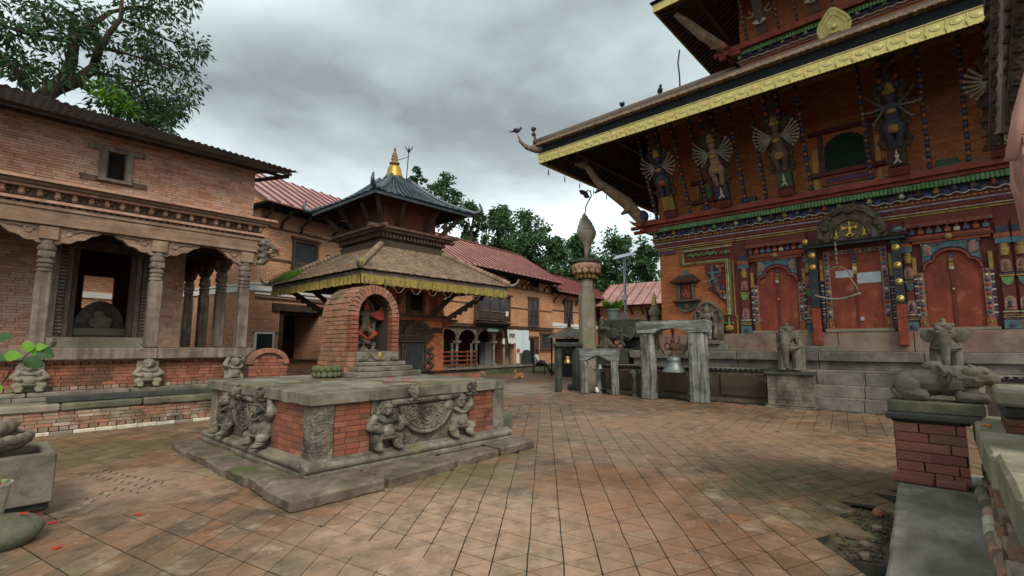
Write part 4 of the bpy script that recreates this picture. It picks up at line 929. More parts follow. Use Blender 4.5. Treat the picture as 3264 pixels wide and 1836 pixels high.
# corner griffin strut
b = MB(); q0, q1 = Vector((FX-.45, YL+.45, 6.3)), Vector((EX+1.15, EYL-1.15, 8.5)); dv_ = q1-q0
b.tube([q0, q0+dv_*.25+Vector((0, 0, .14)), q0+dv_*.5, q0+dv_*.72+Vector((0, 0, -.12)), q0+dv_*.9+Vector((0, 0, .1))], [.2, .24, .2, .15, .12], 9)
b.ell(q0+dv_*.97+Vector((0, 0, .05)), (.2, .2, .17)); b.ell(q0+dv_*1.02+Vector((-.08, .08, -.06)), (.12, .12, .09))
for s in (-1, 1):
    sv = Vector((.1, .1, 0))*s
    b.cap(q0+dv_*.2+sv, q0+dv_*.12+sv+Vector((-.3, .3, .05)), .1, .07); b.cap(q0+dv_*.6+sv, q0+dv_*.62+sv+Vector((-.22, .22, -.25)), .08, .05); b.ell(q0+dv_*.93+sv*1.2+Vector((0, 0, .2)), (.04, .04, .08))
blob('griffin_strut', 'wood_beam', tem, b, .035, 2)
gb = MB(); gb.ell(q0+Vector((0, 0, .15)), (.26, .26, .26)); gb.build('griffin_base', 'paint_blue', tem, smooth=True)
# upper windows
def upwin(y0, y1, z0, z1, m_sh):
    x = FX-.06
    TB('window_frame', 'wood_brown', x, y0, z0, FX+.06, y0+.12, z1); TB('window_frame', 'wood_brown', x, y1-.12, z0, FX+.06, y1, z1)
    TB('window_lintel', 'paint_maroon', x-.06, y0-.25, z1+.002, FX+.06, y1+.25, z1+.12); TB('window_sill', 'paint_maroon', x-.1, y0-.25, z0-.12, FX+.06, y1+.25, z0-.002)
    TB('window_apron', 'paint_rust', x, y0, z0-.42, FX+.05, y1, z0-.122); TB('apron_panel', 'paint_purple', x-.03, y0+.15, z0-.36, x-.002, y1-.15, z0-.2)
    mb = MB(); n_ = 10; yc, w = (y0+y1)/2, (y1-y0)/2-.14
    mb.prism([(FX+.0, yc-w, z0), (FX+.0, yc+w, z0)]+[(FX+.0, yc+w*cos(pi*k/n_), z0+(z1-z0)*.55+(z1-z0)*.38*sin(pi*k/n_)) for k in range(n_+1)], (.03, 0, 0)); mb.build('shutter', m_sh, tem)
upwin(5.9, 6.45, 6.75, 7.35, 'paint_green'); upwin(1.4, 2.75, 6.85, 8.05, 'shutter_dark'); 
TB('bracket_panel', 'paint_dgreen', FX-.3, 4.55, 6.272, FX-.02, 5.0, 6.5); TB('bracket_panel', 'paint_dgreen', FX-.3, -.35, 6.272, FX-.02, .1, 6.5)
# ---- facade: doors
TB('backing', 'paint_maroon', FX-.02, YR+1, 2.045, FX+.05, 5.34, 5.12)
def arch_outline(yc, w, z0, zs, za, n=6):
    """cusped arch, lobes from one springing to the other"""
    pts = [(yc+w, z0), (yc+w, zs)]
    lobes = [(yc+w, zs, yc+w*.62, zs+(za-zs)*.5), (yc+w*.62, zs+(za-zs)*.5, yc-w*.62, zs+(za-zs)*.5), (yc-w*.62, zs+(za-zs)*.5, yc-w, zs)]
    for q, (a, b, c, d) in enumerate(lobes):
        for k in range(1, n+1):
            t = k/n
            if q == 1: an = pi*t; pts.append((yc+w*.62*cos(an), zs+(za-zs)*.5+(za-zs)*.5*sin(an)))
            else:
                y, z = a+(c-a)*t, b+(d-b)*t; s = sin(pi*t)*.09; pts.append((y+(s*.6 if q == 0 else -s*.6), z+s*.6))
    pts.append((yc-w, z0)); return pts
def deco_strip(y, z0, z1, w, cols, x=FX-.1, step=.1, parent=None):
    z = z0; k = 0
    while z+step*.5 < z1:
        mb = MB(); mb.ell((x, y, z+step*.45), (.02, w*.42, step*.4), 6, 4); mb.build('carved_boss', cols[k % len(cols)], tem, smooth=True); z += step; k += 1
def minifig(y, z, s, mfig, mbk, x=FX-.12):
    mb = MB(); mb.prism([(x, y-.28*s, z), (x, y+.28*s, z)]+[(x, y+.28*s*cos(pi*k/8), z+.6*s+.35*s*sin(pi*k/8)) for k in range(9)], (.05, 0, 0)); mb.build('niche_panel', mbk, tem)
    b = MB(); deity(b, (0, 0, 0), .8*s, 2); Rr = Matrix.Rotation(-pi/2, 3, 'Z'); b.v = [tuple(Vector((x-.02, y, z+.05*s))+Rr @ Vector((v[0], v[1]*.6, v[2]))) for v in b.v]; blob('niche_figure', mfig, tem, b, .02*max(1, s*2), 1)
DC = ['paint_teal', 'paint_rust', 'paint_blue', 'paint_cream', 'paint_orange', 'paint_teal']
def pilaster(y, w, seed, z1=4.75):
    rnd = random.Random(seed); x = FX-.1
    TB('pilaster', 'paint_maroon', x, y-w/2, 2.06, FX-.021, y+w/2, z1, bevel=.008)
    TB('pilaster_base', rnd.choice(['paint_teal', 'paint_pink', 'paint_orange']), x-.06, y-w/2-.03, 2.05, FX-.022, y+w/2+.03, 2.27, bevel=.01)
    mb = MB(); mb.lathe([(.06, 0), (.06, .02), (.03, .03), (0, .03)], (0, 0, 0), 10); mb.v = [(x-.062-c, y+a, 2.16+b_) for a, b_, c in mb.v]; mb.f = [f[::-1] for f in mb.f]; mb.build('boss', 'paint_blue', tem)
    for k, (z, m) in enumerate(((2.28, 'paint_navy'), (2.33, 'paint_gold'), (2.38, 'stone_carved'), (2.46, 'paint_cream'))): TB('moulding', m, x-.045+.01*k, y-w/2-.02, z, FX-.022, y+w/2+.02, z+.035)
    minifig(y, 2.52, .36, rnd.choice(['paint_rust', 'paint_navy', 'paint_orange']), 'paint_pink')
    mb = MB(); mb.prism([(x-.03, y-w*.45, 3.32), (x-.03, y+w*.45, 3.32)]+[(x-.03, y+w*.45*cos(pi*k/8), 3.32-.2*sin(pi*k/8)) for k in range(1, 8)], (.03, 0, 0)); mb.build('leaf_apron', rnd.choice(['paint_green', 'paint_teal']), tem)
    TB('moulding', 'paint_gold', x-.03, y-w/2-.01, 3.34, FX-.022, y+w/2+.01, 3.38); TB('moulding', 'paint_navy', x-.035, y-w/2-.012, 3.382, FX-.022, y+w/2+.012, 3.42)
    minifig(y, 3.45, .33, 'paint_orange', 'paint_pink')
    mb = MB(); mb.lathe([(.07, 0), (.085, .02), (.07, .05), (.09, .1), (.09, .2), (.06, .23), (.08, .27), (.08, .3)], (x, y, 3.85), 12, sx=.7); mb.build('vase_capital', 'paint_gold', tem, smooth=True)
    TB('capital_block', 'paint_teal', x-.05, y-w/2-.03, 4.16, FX-.022, y+w/2+.03, 4.3); TB('capital_block', 'paint_rust', x-.06, y-w/2-.04, 4.302, FX-.022, y+w/2+.04, 4.42); TB('capital_block', 'paint_navy', x-.03, y-w/2, 4.422, FX-.022, y+w/2, 4.6)
def side_door(yc, s):
    w = .56; za = 4.14; zs = 3.6
    mb = MB(); mb.prism([(FX-.03, yc+s_*w, 2.14) for s_ in (-1, 1)]+[(FX-.03, yc+w*cos(pi*k/10), 3.5+.62*sin(pi*k/10)) for k in range(11)], (-.012, 0, 0))
    for s_ in (-1, 1):
        lm = MB(); lm.box(FX-.06, yc+(.006 if s_ > 0 else -w), 2.15, FX-.035, yc+(w if s_ > 0 else -.006), 4.12); lf = lm.build('door_leaf', 'paint_red', tem)
    TB('door_meeting_post', 'paint_maroon', FX-.085, yc-.035, 2.15, FX-.061, yc+.035, 4.12)
    mb = MB(); mb.lathe([(.035, 0), (.03, .025), (0, .03)], (0, 0, 0), 8); mb.v = [(FX-.09-c, yc+a, 3.1+b_) for a, b_, c in mb.v]; mb.f = [f[::-1] for f in mb.f]; mb.build('door_boss', 'brass', tem)
    for q, (zq, mq) in enumerate(((4.02, 'paint_blue'), (3.92, 'paint_gold'), (3.8, 'paint_gold'), (3.7, 'paint_cream'))): TB('post_cap', mq, FX-.11, yc-.045, zq-.09, FX-.086, yc+.045, zq)
    # cusped spandrel
    oa = arch_outline(yc, w, 2.14, zs, za); top = 4.36; mb = MB()
    inner = oa[1:-1]; k = len(inner); vs = []; fs = []
    for (y, z) in inner: vs += [(FX-.12, y, z), (FX-.12, y, top), (FX-.04, y, z)]
    for i in range(k-1): fs += [(3*i, 3*i+3, 3*i+4, 3*i+1), (3*i, 3*i+2, 3*i+5, 3*i+3)]
    mb.add(vs, fs); mb.build('spandrel', 'paint_teal', tem)
    mb = MB(); mb.tube([(FX-.13, y, z) for y, z in inner], .035, 6); mb.build('cusped_moulding', 'wood_red', tem, smooth=True)
    mb = MB(); mb.tube([(FX-.13, yc+(y-yc)*1.13, zs+(z-zs)*1.13) for y, z in inner[2:-2]], .022, 6); mb.build('cusped_moulding', 'paint_navy', tem, smooth=True)
    for s_ in (-1, 1):
        minifig(yc+s_*.44, 4.02, .3, random.choice(['paint_rust', 'paint_cream']), 'paint_pink', FX-.15)
        for q in range(5): 
            mb = MB(); mb.ell((FX-.135, yc+s_*(.2+.09*q), 4.31-.02*(q % 2)), (.02, .035, .03), 6, 4); mb.build('carved_boss', DC[q], tem, smooth=True)
        yj = yc+s_*(w+.075)
        TB('door_jamb', 'paint_pink', FX-.12, yj-.07, 2.4, FX-.021, yj+.07, 3.58); deco_strip(yj, 2.43, 3.58, .12, DC[:5], FX-.13, .115)
        minifig(yj, 2.12, .3, 'paint_gold', 'paint_orange', FX-.14)
        TB('side_colonnette', 'paint_navy', FX-.11, yj+s_*.1-.03, 2.3, FX-.021, yj+s_*.1+.03, 3.5)
        for q in range(12): TB('colonnette_ring', 'paint_cream' if q % 2 else 'paint_blue', FX-.125, yj+s_*.1-.035, 2.35+q*.095, FX-.109, yj+s_*.1+.035, 2.39+q*.095)
        TB('colonnette_cap', 'paint_gold', FX-.12, yj+s_*.1-.04, 3.52, FX-.021, yj+s_*.1+.04, 4.0)
    TB('door_sill', 'stone_pale', FX-.2, yc-.78, 2.05, FX-.021, yc+.78, 2.115); TB('sill_stripe', 'paint_rust', FX-.19, yc-.74, 2.117, FX-.021, yc+.74, 2.14)
    TB('lintel', 'paint_rust', FX-.16, yc-.78, 4.362, FX-.021, yc+.78, 4.43); TB('lintel', 'paint_maroon', FX-.2, yc-.84, 4.432, FX-.021, yc+.84, 4.5); TB('lintel', 'wood_red', FX-.16, yc-.8, 4.502, FX-.021, yc+.8, 4.58)
    mb = MB(); mb.ell((FX-.22, yc, 4.47), (.04, .09, .08), 8, 6); mb.build('lintel_mask', 'paint_gold', tem, smooth=True)
    for q in range(9):
        y = yc-.72+q*.18
        TB('bracket_block', DC[q % 6], FX-.2, y-.06, 4.6, FX-.021, y+.06, 4.7, bevel=.01); TB('bracket_block', 'paint_maroon', FX-.15, y-.03, 4.702, FX-.021, y+.03, 4.8)
    TB('upper_lintel', 'wood_red', FX-.2, yc-.86, 4.802, FX-.021, yc+.86, 4.9); TB('upper_lintel', 'paint_maroon', FX-.14, yc-.86, 4.902, FX-.021, yc+.86, 5.1)
    for q in range(16): mb = MB(); mb.ell((FX-.205, yc-.8+q*.107, 4.85), (.015, .035, .03), 6, 4); mb.build('carved_boss', DC[(q*2) % 6], tem, smooth=True)
side_door(TCY+2.03, 1); side_door(TCY-2.06, -1)
for y in (5.08, ): pilaster(y, .26, 1)
for y in (3.24, .88, ): pilaster(y, .18, int(y*10))
pilaster(-.98, .24, 4); pilaster(-1.25, .2, 6)
# main door
for s_ in (-1, 1): TB('door_leaf', 'paint_red', FX-.06, TCY+(.006 if s_ > 0 else -.6), 2.15, FX-.035, TCY+(.6 if s_ > 0 else -.006), 4.3)
TB('metal_plate', 'steel', FX-.066, TCY-.58, 3.42, FX-.061, TCY-.02, 3.72); TB('metal_plate', 'steel', FX-.066, TCY+.05, 3.62, FX-.061, TCY+.48, 3.82)
TB('door_meeting_post', 'paint_maroon', FX-.085, TCY-.03, 2.15, FX-.067, TCY+.03, 4.3)
for q, (zq, mq) in enumerate(((4.25, 'paint_blue'), (4.12, 'paint_blue'), (4.0, 'paint_gold'), (3.9, 'paint_cream'), (3.8, 'paint_gold'))): TB('post_cap', mq, FX-.12, TCY-.05, zq-.1, FX-.086, TCY+.05, zq)
TB('door_latch', 'steel', FX-.09, TCY-.13, 2.35, FX-.062, TCY-.03, 2.46, bevel=.01)
for s_ in (-1, 1):
    yj = TCY+s_*.68; TB('door_jamb', 'paint_pink', FX-.12, yj-.075, 2.4, FX-.021, yj+.075, 4.42); deco_strip(yj, 2.44, 4.4, .13, ['paint_blue', 'paint_cream', 'paint_teal', 'paint_rust', 'paint_blue'], FX-.13, .12)
    minifig(yj, 2.12, .32, 'paint_gold', 'paint_orange', FX-.14)
    TB('side_colonnette', 'paint_navy', FX-.13, TCY+s_*.82-.035, 2.1, FX-.021, TCY+s_*.82+.035, 3.5)
    for q in range(14): TB('colonnette_ring', 'paint_cream' if q % 2 else 'paint_teal', FX-.145, TCY+s_*.82-.04, 2.3+q*.085, FX-.129, TCY+s_*.82+.04, 2.33+q*.085)
    TB('colonnette_cap', 'paint_gold', FX-.13, TCY+s_*.82-.04, 3.55, FX-.021, TCY+s_*.82+.04, 4.2)
TB('door_head', 'paint_pink', FX-.12, TCY-.6, 4.302, FX-.021, TCY+.6, 4.42)
for q in range(11): mb = MB(); mb.ell((FX-.125, TCY-.55+q*.11, 4.36), (.02, .045, .045), 6, 4); mb.build('carved_boss', ['paint_blue', 'paint_rust', 'paint_teal'][q % 3], tem, smooth=True)
TB('door_sill', 'stone_pale', FX-.24, TCY-.8, 2.05, FX-.021, TCY+.8, 2.13); TB('sill_stripe', 'paint_rust', FX-.22, TCY-.76, 2.132, FX-.021, TCY+.76, 2.148)
# metal clad posts in front of the main door
for s_ in (-1, 1):
    yp = TCY+s_*.985
    TB('door_post', 'wood_blackgreen', 16.58, yp-.1, 2.75, 16.76, yp+.1, 4.52, bevel=.01); TB('door_post_foot', 'paint_red', 16.575, yp-.105, 1.66, 16.765, yp+.105, 2.748, bevel=.01)
    for q, z in enumerate((2.9, 3.35, 3.8, 4.28) if s_ < 0 else (3.95, 4.3)):
        mb = MB(); mb.lathe([(.09, 0), (.085, .02), (.06, .012), (.05, .035), (0, .045)], (0, 0, 0), 14); mb.v = [(16.58-c, yp+a, z+b_*1.1) for a, b_, c in mb.v]; mb.f = [f[::-1] for f in mb.f]; mb.build('round_plaque', 'gilt_old' if s_ > 0 else 'brass', tem, smooth=True)
TB('transom', 'wood_blackgreen', 16.5, TCY-1.2, 4.522, 16.8, TCY+1.12, 4.6); TB('transom', 'iron', 16.46, TCY-1.24, 4.602, 16.82, TCY+1.16, 4.64)
mb = MB(); mb.ell((16.5, TCY+1.12, 4.72), (.05, .09, .1), 8, 6); mb.build('transom_end', 'gilt_old', tem, smooth=True)
mb = MB(); mb.ell((16.5, TCY-1.05, 4.75), (.09, .16, .11), 8, 6); mb.ell((16.48, TCY-1.2, 4.72), (.05, .06, .05), 6, 4); mb.build('transom_end', 'bronze', tem, smooth=True)
# torana tympanum
tor = MB(); tor.prism([(16.62, TCY+.86*cos(pi*k/24)*(1 if True else 1), 4.642+1.05*sin(pi*k/24)) for k in range(25)], (-.06, 0, 0)); to_ = tor.build('torana', 'torana_bronze', tem, bevel=.015)
b = MB()
for k in range(17):
    a = pi*(k+.5)/17; b.ell((16.54, TCY+.72*cos(a), 4.66+.9*sin(a)), (.05, .07+.04*(k % 3 == 0), .07+.04*(k % 3 == 0)), 8, 5)
b.ell((16.5, TCY, 5.5), (.08, .15, .12)); b.ell((16.46, TCY, 5.5), (.06, .05, .05))
for s_ in (-1, 1):
    b.cap((16.52, TCY+s_*.15, 5.52), (16.5, TCY+s_*.38, 5.38), .05, .035); b.ell((16.5, TCY+s_*.62, 5.02), (.07, .12, .1)); b.tube([(16.52, TCY+s_*.6, 5.1), (16.5, TCY+s_*.75, 4.95), (16.5, TCY+s_*.78, 4.78), (16.5, TCY+s_*.66, 4.74)], .04, 6)
blob('torana_makara', 'torana_bronze', to_, b, .022, 1)
mb = MB(); mb.tube([(16.53, TCY+.46*cos(pi*k/16), 4.66+.58*sin(pi*k/16)) for k in range(17)], .035, 6); mb.build('torana_arch', 'torana_bronze', to_, smooth=True)
b = MB(); deity(b, (0, 0, 0), .5, 6); Rr = Matrix.Rotation(-pi/2, 3, 'Z'); b.v = [tuple(Vector((16.52, TCY, 4.68))+Rr @ Vector(v)) for v in b.v]
for s_ in (-1, 1): b2 = MB(); deity(b2, (0, 0, 0), .3, 2); b.add([tuple(Vector((16.53, TCY+s_*.33, 4.68))+Rr @ Vector(v)) for v in b2.v], b2.f)
blob('torana_deities', 'gilt_old', to_, b, .018, 1)
# hanging bell-string in front of the main door
mb = MB(); yk = TCY+.35; x = 16.4; mb.tube([(x, yk, 4.6), (x, yk, 3.92)], .014, 5)
for k in range(5): mb.ell((x, yk, 4.5-.13*k), (.035, .035, .045), 7, 5)
mb.tube([(x, yk+.28*cos(pi*k/10), 3.6+.28*sin(pi*k/10)) for k in range(11)], .016, 6); mb.build('hanging_crescent', 'stone_pale', tem, smooth=True)
mb = MB(); mb.tube([(x, yk+.6-.1*k, 3.1-.14*sin(pi*k/11)) for k in range(12)], .032, 7); mb.tube([(x, yk-.28, 3.55), (x, yk-.4, 3.3), (x, yk-.45, 3.15)], .02, 5); mb.build('cloth_garland', 'stone_pale', tem, smooth=True)
# ---- carved side panel left of the pilaster
px_ = FX-.05
def strip_yz(pts, w, m, n, x=px_):
    for (a, b) in zip(pts[:-1], pts[1:]):
        (y0, z0), (y1, z1) = a, b
        if abs(z0-z1) < 1e-6: TB(n, m, x, min(y0, y1)-w/2, z0-w/2, FX-.004, max(y0, y1)+w/2, z0+w/2)
        else: TB(n, m, x-.003, y0-w/2, min(z0, z1)-w/2, FX-.004, y0+w/2, max(z0, z1)+w/2)
base = [(5.46, 2.72), (5.46, 4.5), (5.8, 4.5), (5.8, 4.62), (7.2, 4.62), (7.2, 5.05)]
TB('panel_ground', 'paint_maroon', FX-.03, 5.36, 4.5, FX+.0, 7.26, 5.11)
TB('panel_ground', 'paint_maroon', FX-.031, 5.36, 2.05, FX+.0, 5.66, 4.5)
for k, m in enumerate(('paint_gold', 'wood_red', 'paint_green', 'paint_cream', 'paint_yellow')):
    o_ = k*.055
    strip_yz([(5.42+o_, 2.66+o_*.3), (5.42+o_, 4.48+o_*.4)], .035, m, 'frame_moulding', px_-.01*k)
    strip_yz([(5.42+o_, 2.66+o_*.3), (5.95, 2.66+o_*.3)], .02, m, 'frame_moulding', px_-.01*k)
    strip_yz([(5.42+o_, 4.48+o_*.4), (7.2-o_*.6, 4.48+o_*.4)], .02, m, 'frame_moulding', px_-.01*k)
    strip_yz([(7.22-o_*.6, 4.48+o_*.4), (7.22-o_*.6, 5.07-o_*.4)], .02, m, 'frame_moulding', px_-.01*k)
    strip_yz([(5.42, 5.07-o_*.4), (7.22-o_*.6, 5.07-o_*.4)], .02, m, 'frame_moulding', px_-.01*k)
mb = MB()
for k in range(15): mb.ell((px_-.03, 6.9-k*.068, 4.82+.03*sin(k*2.1)), (.03, .045, .05), 7, 5)
mb.build('green_scroll', 'paint_green', tem, smooth=True, kind='stuff')
for k, m in enumerate(('paint_rust', 'paint_teal', 'paint_green', 'paint_rust')): mb = MB(); mb.ell((px_-.03, 5.78-.09*k, 4.8), (.03, .05, .07), 7, 5); mb.build('carved_boss', m, tem, smooth=True)
mb = MB(); mb.prism([(FX-.04, y, z) for y, z in ((6.35, 4.42), (6.05, 4.48), (5.66, 4.48), (5.66, 3.0), (5.78, 3.12), (6.3, 3.62), (6.1, 3.72), (6.38, 4.2))], (.03, 0, 0)); mb.build('carved_panel', 'paint_maroon', tem)
rndp = random.Random(4)
for k in range(34):
    t = rndp.random(); y, z = 5.72+rndp.random()*.16+(.45*t*(1-t)*1.8), 3.2+t*1.2
    if z < 3.6: y = 5.72+rndp.random()*(z-3.15)*.9
    mb = MB(); mb.ell((FX-.07, y, z), (.05, rndp.uniform(.05, .1), rndp.uniform(.05, .1)), 7, 5); mb.build('carved_foliage', rndp.choice(['paint_blue', 'paint_teal', 'paint_orange', 'paint_pink', 'paint_rust', 'paint_cream', 'paint_blue']), tem, smooth=True)
b = MB(); deity(b, (0, 0, 0), .7, 4); b.v = [tuple(Vector((FX-.1, 6.1, 3.72))+Rr @ Vector((v[0], v[1]*.6, v[2]))) for v in b.v]; blob('panel_deity', 'paint_teal', tem, b, .024, 1)
TB('small_panel', 'paint_maroon', FX-.045, 5.42, 2.06, FX-.005, 5.86, 2.62)
b = MB(); deity(b, (0, 0, 0), .52, 6); b.v = [tuple(Vector((FX-.09, 5.63, 2.1))+Rr @ Vector((v[0], v[1]*.6, v[2]))) for v in b.v]; blob('green_deity', 'paint_green', tem, b, .02, 1)
mb = MB(); mb.ell((FX-.1, 5.63, 2.24), (.05, .16, .1), 8, 6); mb.build('deity_skirt', 'paint_gold', tem, smooth=True)
TB('edge_trim', 'paint_yellow', FX-.08, 5.345, 2.05, FX-.033, 5.385, 2.66)
TB('corner_frieze', 'stone_brown', FX-.03, 7.4, 4.96, FX+.02, YL+.02, 5.12)
for k in range(7): TB('frieze_block', 'paint_purple', FX-.045, 7.45+k*.08, 4.98, FX-.031, 7.51+k*.08, 5.1)
# ---- wall niche shrine
nw = 7.05
TB('wall_niche_back', 'paint_maroon', FX-.05, nw-.26, 3.27, FX-.001, nw+.26, 3.86)
for s_ in (-1, 1):
    mb = MB(); mb.lathe([(.045, 0), (.05, .05), (.035, .09), (.04, .3), (.05, .34), (.035, .4), (.05, .5), (.05, .55)], (FX-.1, nw+s_*.25, 3.28), 10); mb.build('niche_colonnette', 'paint_teal', tem, smooth=True)
TB('niche_picture', 'wood_red', FX-.08, nw-.16, 3.33, FX-.051, nw+.16, 3.78)
b = MB(); deity(b, (0, 0, 0), .38, 4); b.v = [tuple(Vector((FX-.1, nw, 3.36))+Rr @ Vector((v[0], v[1]*.6, v[2]))) for v in b.v]; blob('niche_deity', 'paint_rust', tem, b, .016, 1)
for k, (w, z0, z1, p) in enumerate(((.46, 3.86, 3.92, .3), (.5, 3.92, 3.95, .34), (.42, 3.97, 4.03, .26), (.36, 4.04, 4.1, .2), (.28, 4.1, 4.15, .14))): TB('niche_eave', 'wood_brown' if k != 1 else 'wood_red', FX-p, nw-w, z0+.001, FX-.002, nw+w, z1, bevel=.008)
mb = MB(); mb.prism([(FX-.1, nw-.2, 4.152), (FX-.1, nw+.2, 4.152), (FX-.1, nw+.07, 4.24), (FX-.1, nw, 4.36), (FX-.1, nw-.07, 4.24)], (.06, 0, 0)); mb.build('niche_crest', 'paint_teal', tem)
TB('niche_sill', 'wood_brown', FX-.26, nw-.5, 3.2, FX-.002, nw+.46, 3.27, bevel=.008)
mb = MB(); mb.prism([(FX-.08, nw+.36*cos(pi*k/12), 3.198-.34*sin(pi*k/12)) for k in range(13)], (.07, 0, 0)); mb.build('niche_apron', 'paint_dgreen', tem)
mb = MB(); mb.tube([(FX-.09, nw+.36*cos(pi*k/12), 3.19-.34*sin(pi*k/12)) for k in range(13)], .02, 6); mb.build('apron_rim', 'stone_carved', tem, smooth=True)
mb = MB(); mb.ell((FX-.1, nw, 3.05), (.03, .1, .1), 8, 6); mb.build('apron_lotus', 'paint_orange', tem, smooth=True)
# ---- upper storey
UH = 3.45; UX = TCX-UH; UYL = TCY+UH
TB('upper_wall', 'mortar_gold', UX+.02, TCY-UH, 11.9, UX+2, UYL-.02, 16.5)
wall_bricks(tem, 'brick_temple', (UX+.02, UYL, 12.2), (0, -1, 0), 6.9, .44, .24, .075, .01, .025, limit=200)
wall_bricks(tem, 'brick_temple', (UX+.02, UYL, 13.3), (0, -1, 0), 6.9, 2.2, .24, .075, .01, .025, limit=0)
def uband(z0, z1, p, m): TB('upper_cornice', m, UX-p, TCY-UH-p, z0, UX+.1, UYL+p, z1)
uband(12.62, 12.66, .06, 'paint_pink'); uband(12.662, 12.8, .08, 'wood_red'); uband(12.802, 12.95, .12, 'paint_navy'); uband(12.952, 13.08, .22, 'paint_dgreen'); uband(13.082, 13.3, .42, 'wood_red')
mb = MB(); mb.tube([(UX-.12, y, 12.72+.028*sin(y*2*pi/.28)) for y in ys(UYL+.12, TCY-UH, .05)], .02, 6); mb.build('wavy_moulding', 'paint_cream', tem, smooth=True)
for i, y in enumerate(ys(UYL+.2, TCY-UH, .1)): place('fringe_leaf', fl[0], tem, [(UX-.24, y, 13.0)])
for i, y in enumerate(ys(UYL, TCY-UH, .38)): place('carved_head', hml[(i*3) % len(hml)], tem, [(UX-.16, y, 12.88)])
for k in range(2): TB('beam_end', 'wood_red', UX-.85+.2*k, UYL+.25, 13.1-.18*k, UX+.2, UYL+.42, 13.28-.18*k, bevel=.02); TB('beam_end', 'wood_red', UX-.4, UYL-.1, 13.1-.18*k, UX-.25, UYL+.9-.2*k, 13.27-.18*k, bevel=.02)
UE = 5.9; UZ = 14.75; us_ = (16.4-UZ)/(UE-UH)
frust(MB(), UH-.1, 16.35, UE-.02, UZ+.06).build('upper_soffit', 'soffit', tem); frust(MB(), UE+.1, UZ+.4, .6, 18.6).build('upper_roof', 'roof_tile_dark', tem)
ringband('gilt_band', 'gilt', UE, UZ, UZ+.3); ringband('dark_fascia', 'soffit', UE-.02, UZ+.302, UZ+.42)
rc = MB(); rc.beam((UX+.05, 0, 16.25), (TCX-UE+.05, 0, UZ+.06), .1, .12); place('rafter', unit('wood_brown', rc, False), tem, [(0, y, 0) for y in ys(UYL-.1, -1, .3)])
rd = MB(); rd.beam((0, UYL-.05, 16.25), (0, TCY+UE-.05, UZ+.06), .13, .12); place('rafter', unit('wood_brown', rd, False), tem, [(UX-.15+.27*i, 0, 0) for i in range(24)])
for i in range(9): MB().beam((UX+.05, UYL-.05+.02*i, 16.2), (TCX-UE+.1+i*.26, TCY+UE-.05, UZ+.06), .11, .12).build('rafter', 'wood_brown', tem)
for i in range(8): MB().beam((UX-.05, UYL-.1-.02*i, 16.2), (TCX-UE+.05, TCY+UE-.3-i*.26, UZ+.06), .11, .12).build('rafter', 'wood_brown', tem)
TB('purlin', 'wood_dark', UX-1.2, UYL+1.1, 15.42, TCX+3, UYL+1.25, 15.55); TB('purlin', 'wood_dark', UX-.5, UYL+.5, 15.9, TCX+3, UYL+.62, 16.02)
for yb, c1 in ((4.6, 'paint_navy'), (2.9, 'paint_cream')):
    p0, p1 = Vector((UX-.35, yb, 13.3)), Vector((UX-1.5, yb, 15.3)); MB().beam(p0, p1, .34, .12).build('strut', 'wood_brown', tem)
    b = MB(); deity(b, (0, 0, 0), .95, 4); b.v = [tuple(p0.lerp(p1, .12)+Vector((-.12, 0, 0))+Rr @ Vector((v[0], v[1], v[2]))) for v in b.v]; blob('deity_figure', 'paint_cream', tem, b, .03, 1)
    for s_ in (-.55, .55):
        q0_, q1_ = p0+Vector((0, s_, 0)), p1+Vector((0, s_, 0)); MB().beam(q0_, q1_, .09, .06).build('slim_strut', 'wood_dark', tem); b = MB()
        for k in range(12): b.ell(q0_.lerp(q1_, (k+.5)/12)+Vector((-.05, 0, 0)), (.05, .05, .055), 6, 4)
        b.build('orange_beads', 'paint_orange', tem, smooth=True, kind='stuff')
b = MB(); q0 = Vector((UX-.4, UYL+.4, 13.3)); dv_ = Vector((-1.5, 1.5, 1.5)); b.tube([q0, q0+dv_*.4+Vector((0, 0, -.1)), q0+dv_*.8, q0+dv_*.95], [.16, .2, .15, .1], 8)
for k in range(9): b.cap(q0+Vector((random.uniform(-.3, 0), random.uniform(0, .3), 0)), q0+Vector((random.uniform(-.7, -.2), random.uniform(.1, .7), random.uniform(.1, .45))), .05, .02)
blob('griffin_strut', 'wood_beam', tem, b, .04, 1)
# gilt aureole plaque leaning against the upper wall
gp = MB(); prof = [(cos(a)*.5*(1-.25*max(0, sin(a))**3), sin(a)*.52+(.14*max(0, sin(a))**6)) for a in [2*pi*k/28 for k in range(28)]]
c_ = Vector((18.85, 2.33, 12.42)); ux, uz = Vector((0, -1, 0)), Vector((-.3, 0, .954)); pn_ = Vector((-.954, 0, -.3))
gp.prism([c_+ux*a+uz*b for a, b in prof], pn_*.03); gpo = gp.build('gilt_plaque', 'gilt', tem)
for rr in (.88, .62): mb = MB(); mb.tube([c_+pn_*.03+ux*a*rr+uz*b*rr for a, b in prof+prof[:1]], .022, 6); mb.build('plaque_ring', 'gilt', gpo, smooth=True)
mb = MB(); mb.obb(c_+pn_*.05, ux*.19, uz*.19, pn_*.02); mb.build('plaque_square', 'gilt', gpo, bevel=.01); mb = MB(); mb.ell(c_+pn_*.07, .09, 10, 7); mb.build('plaque_boss', 'gilt', gpo, smooth=True)
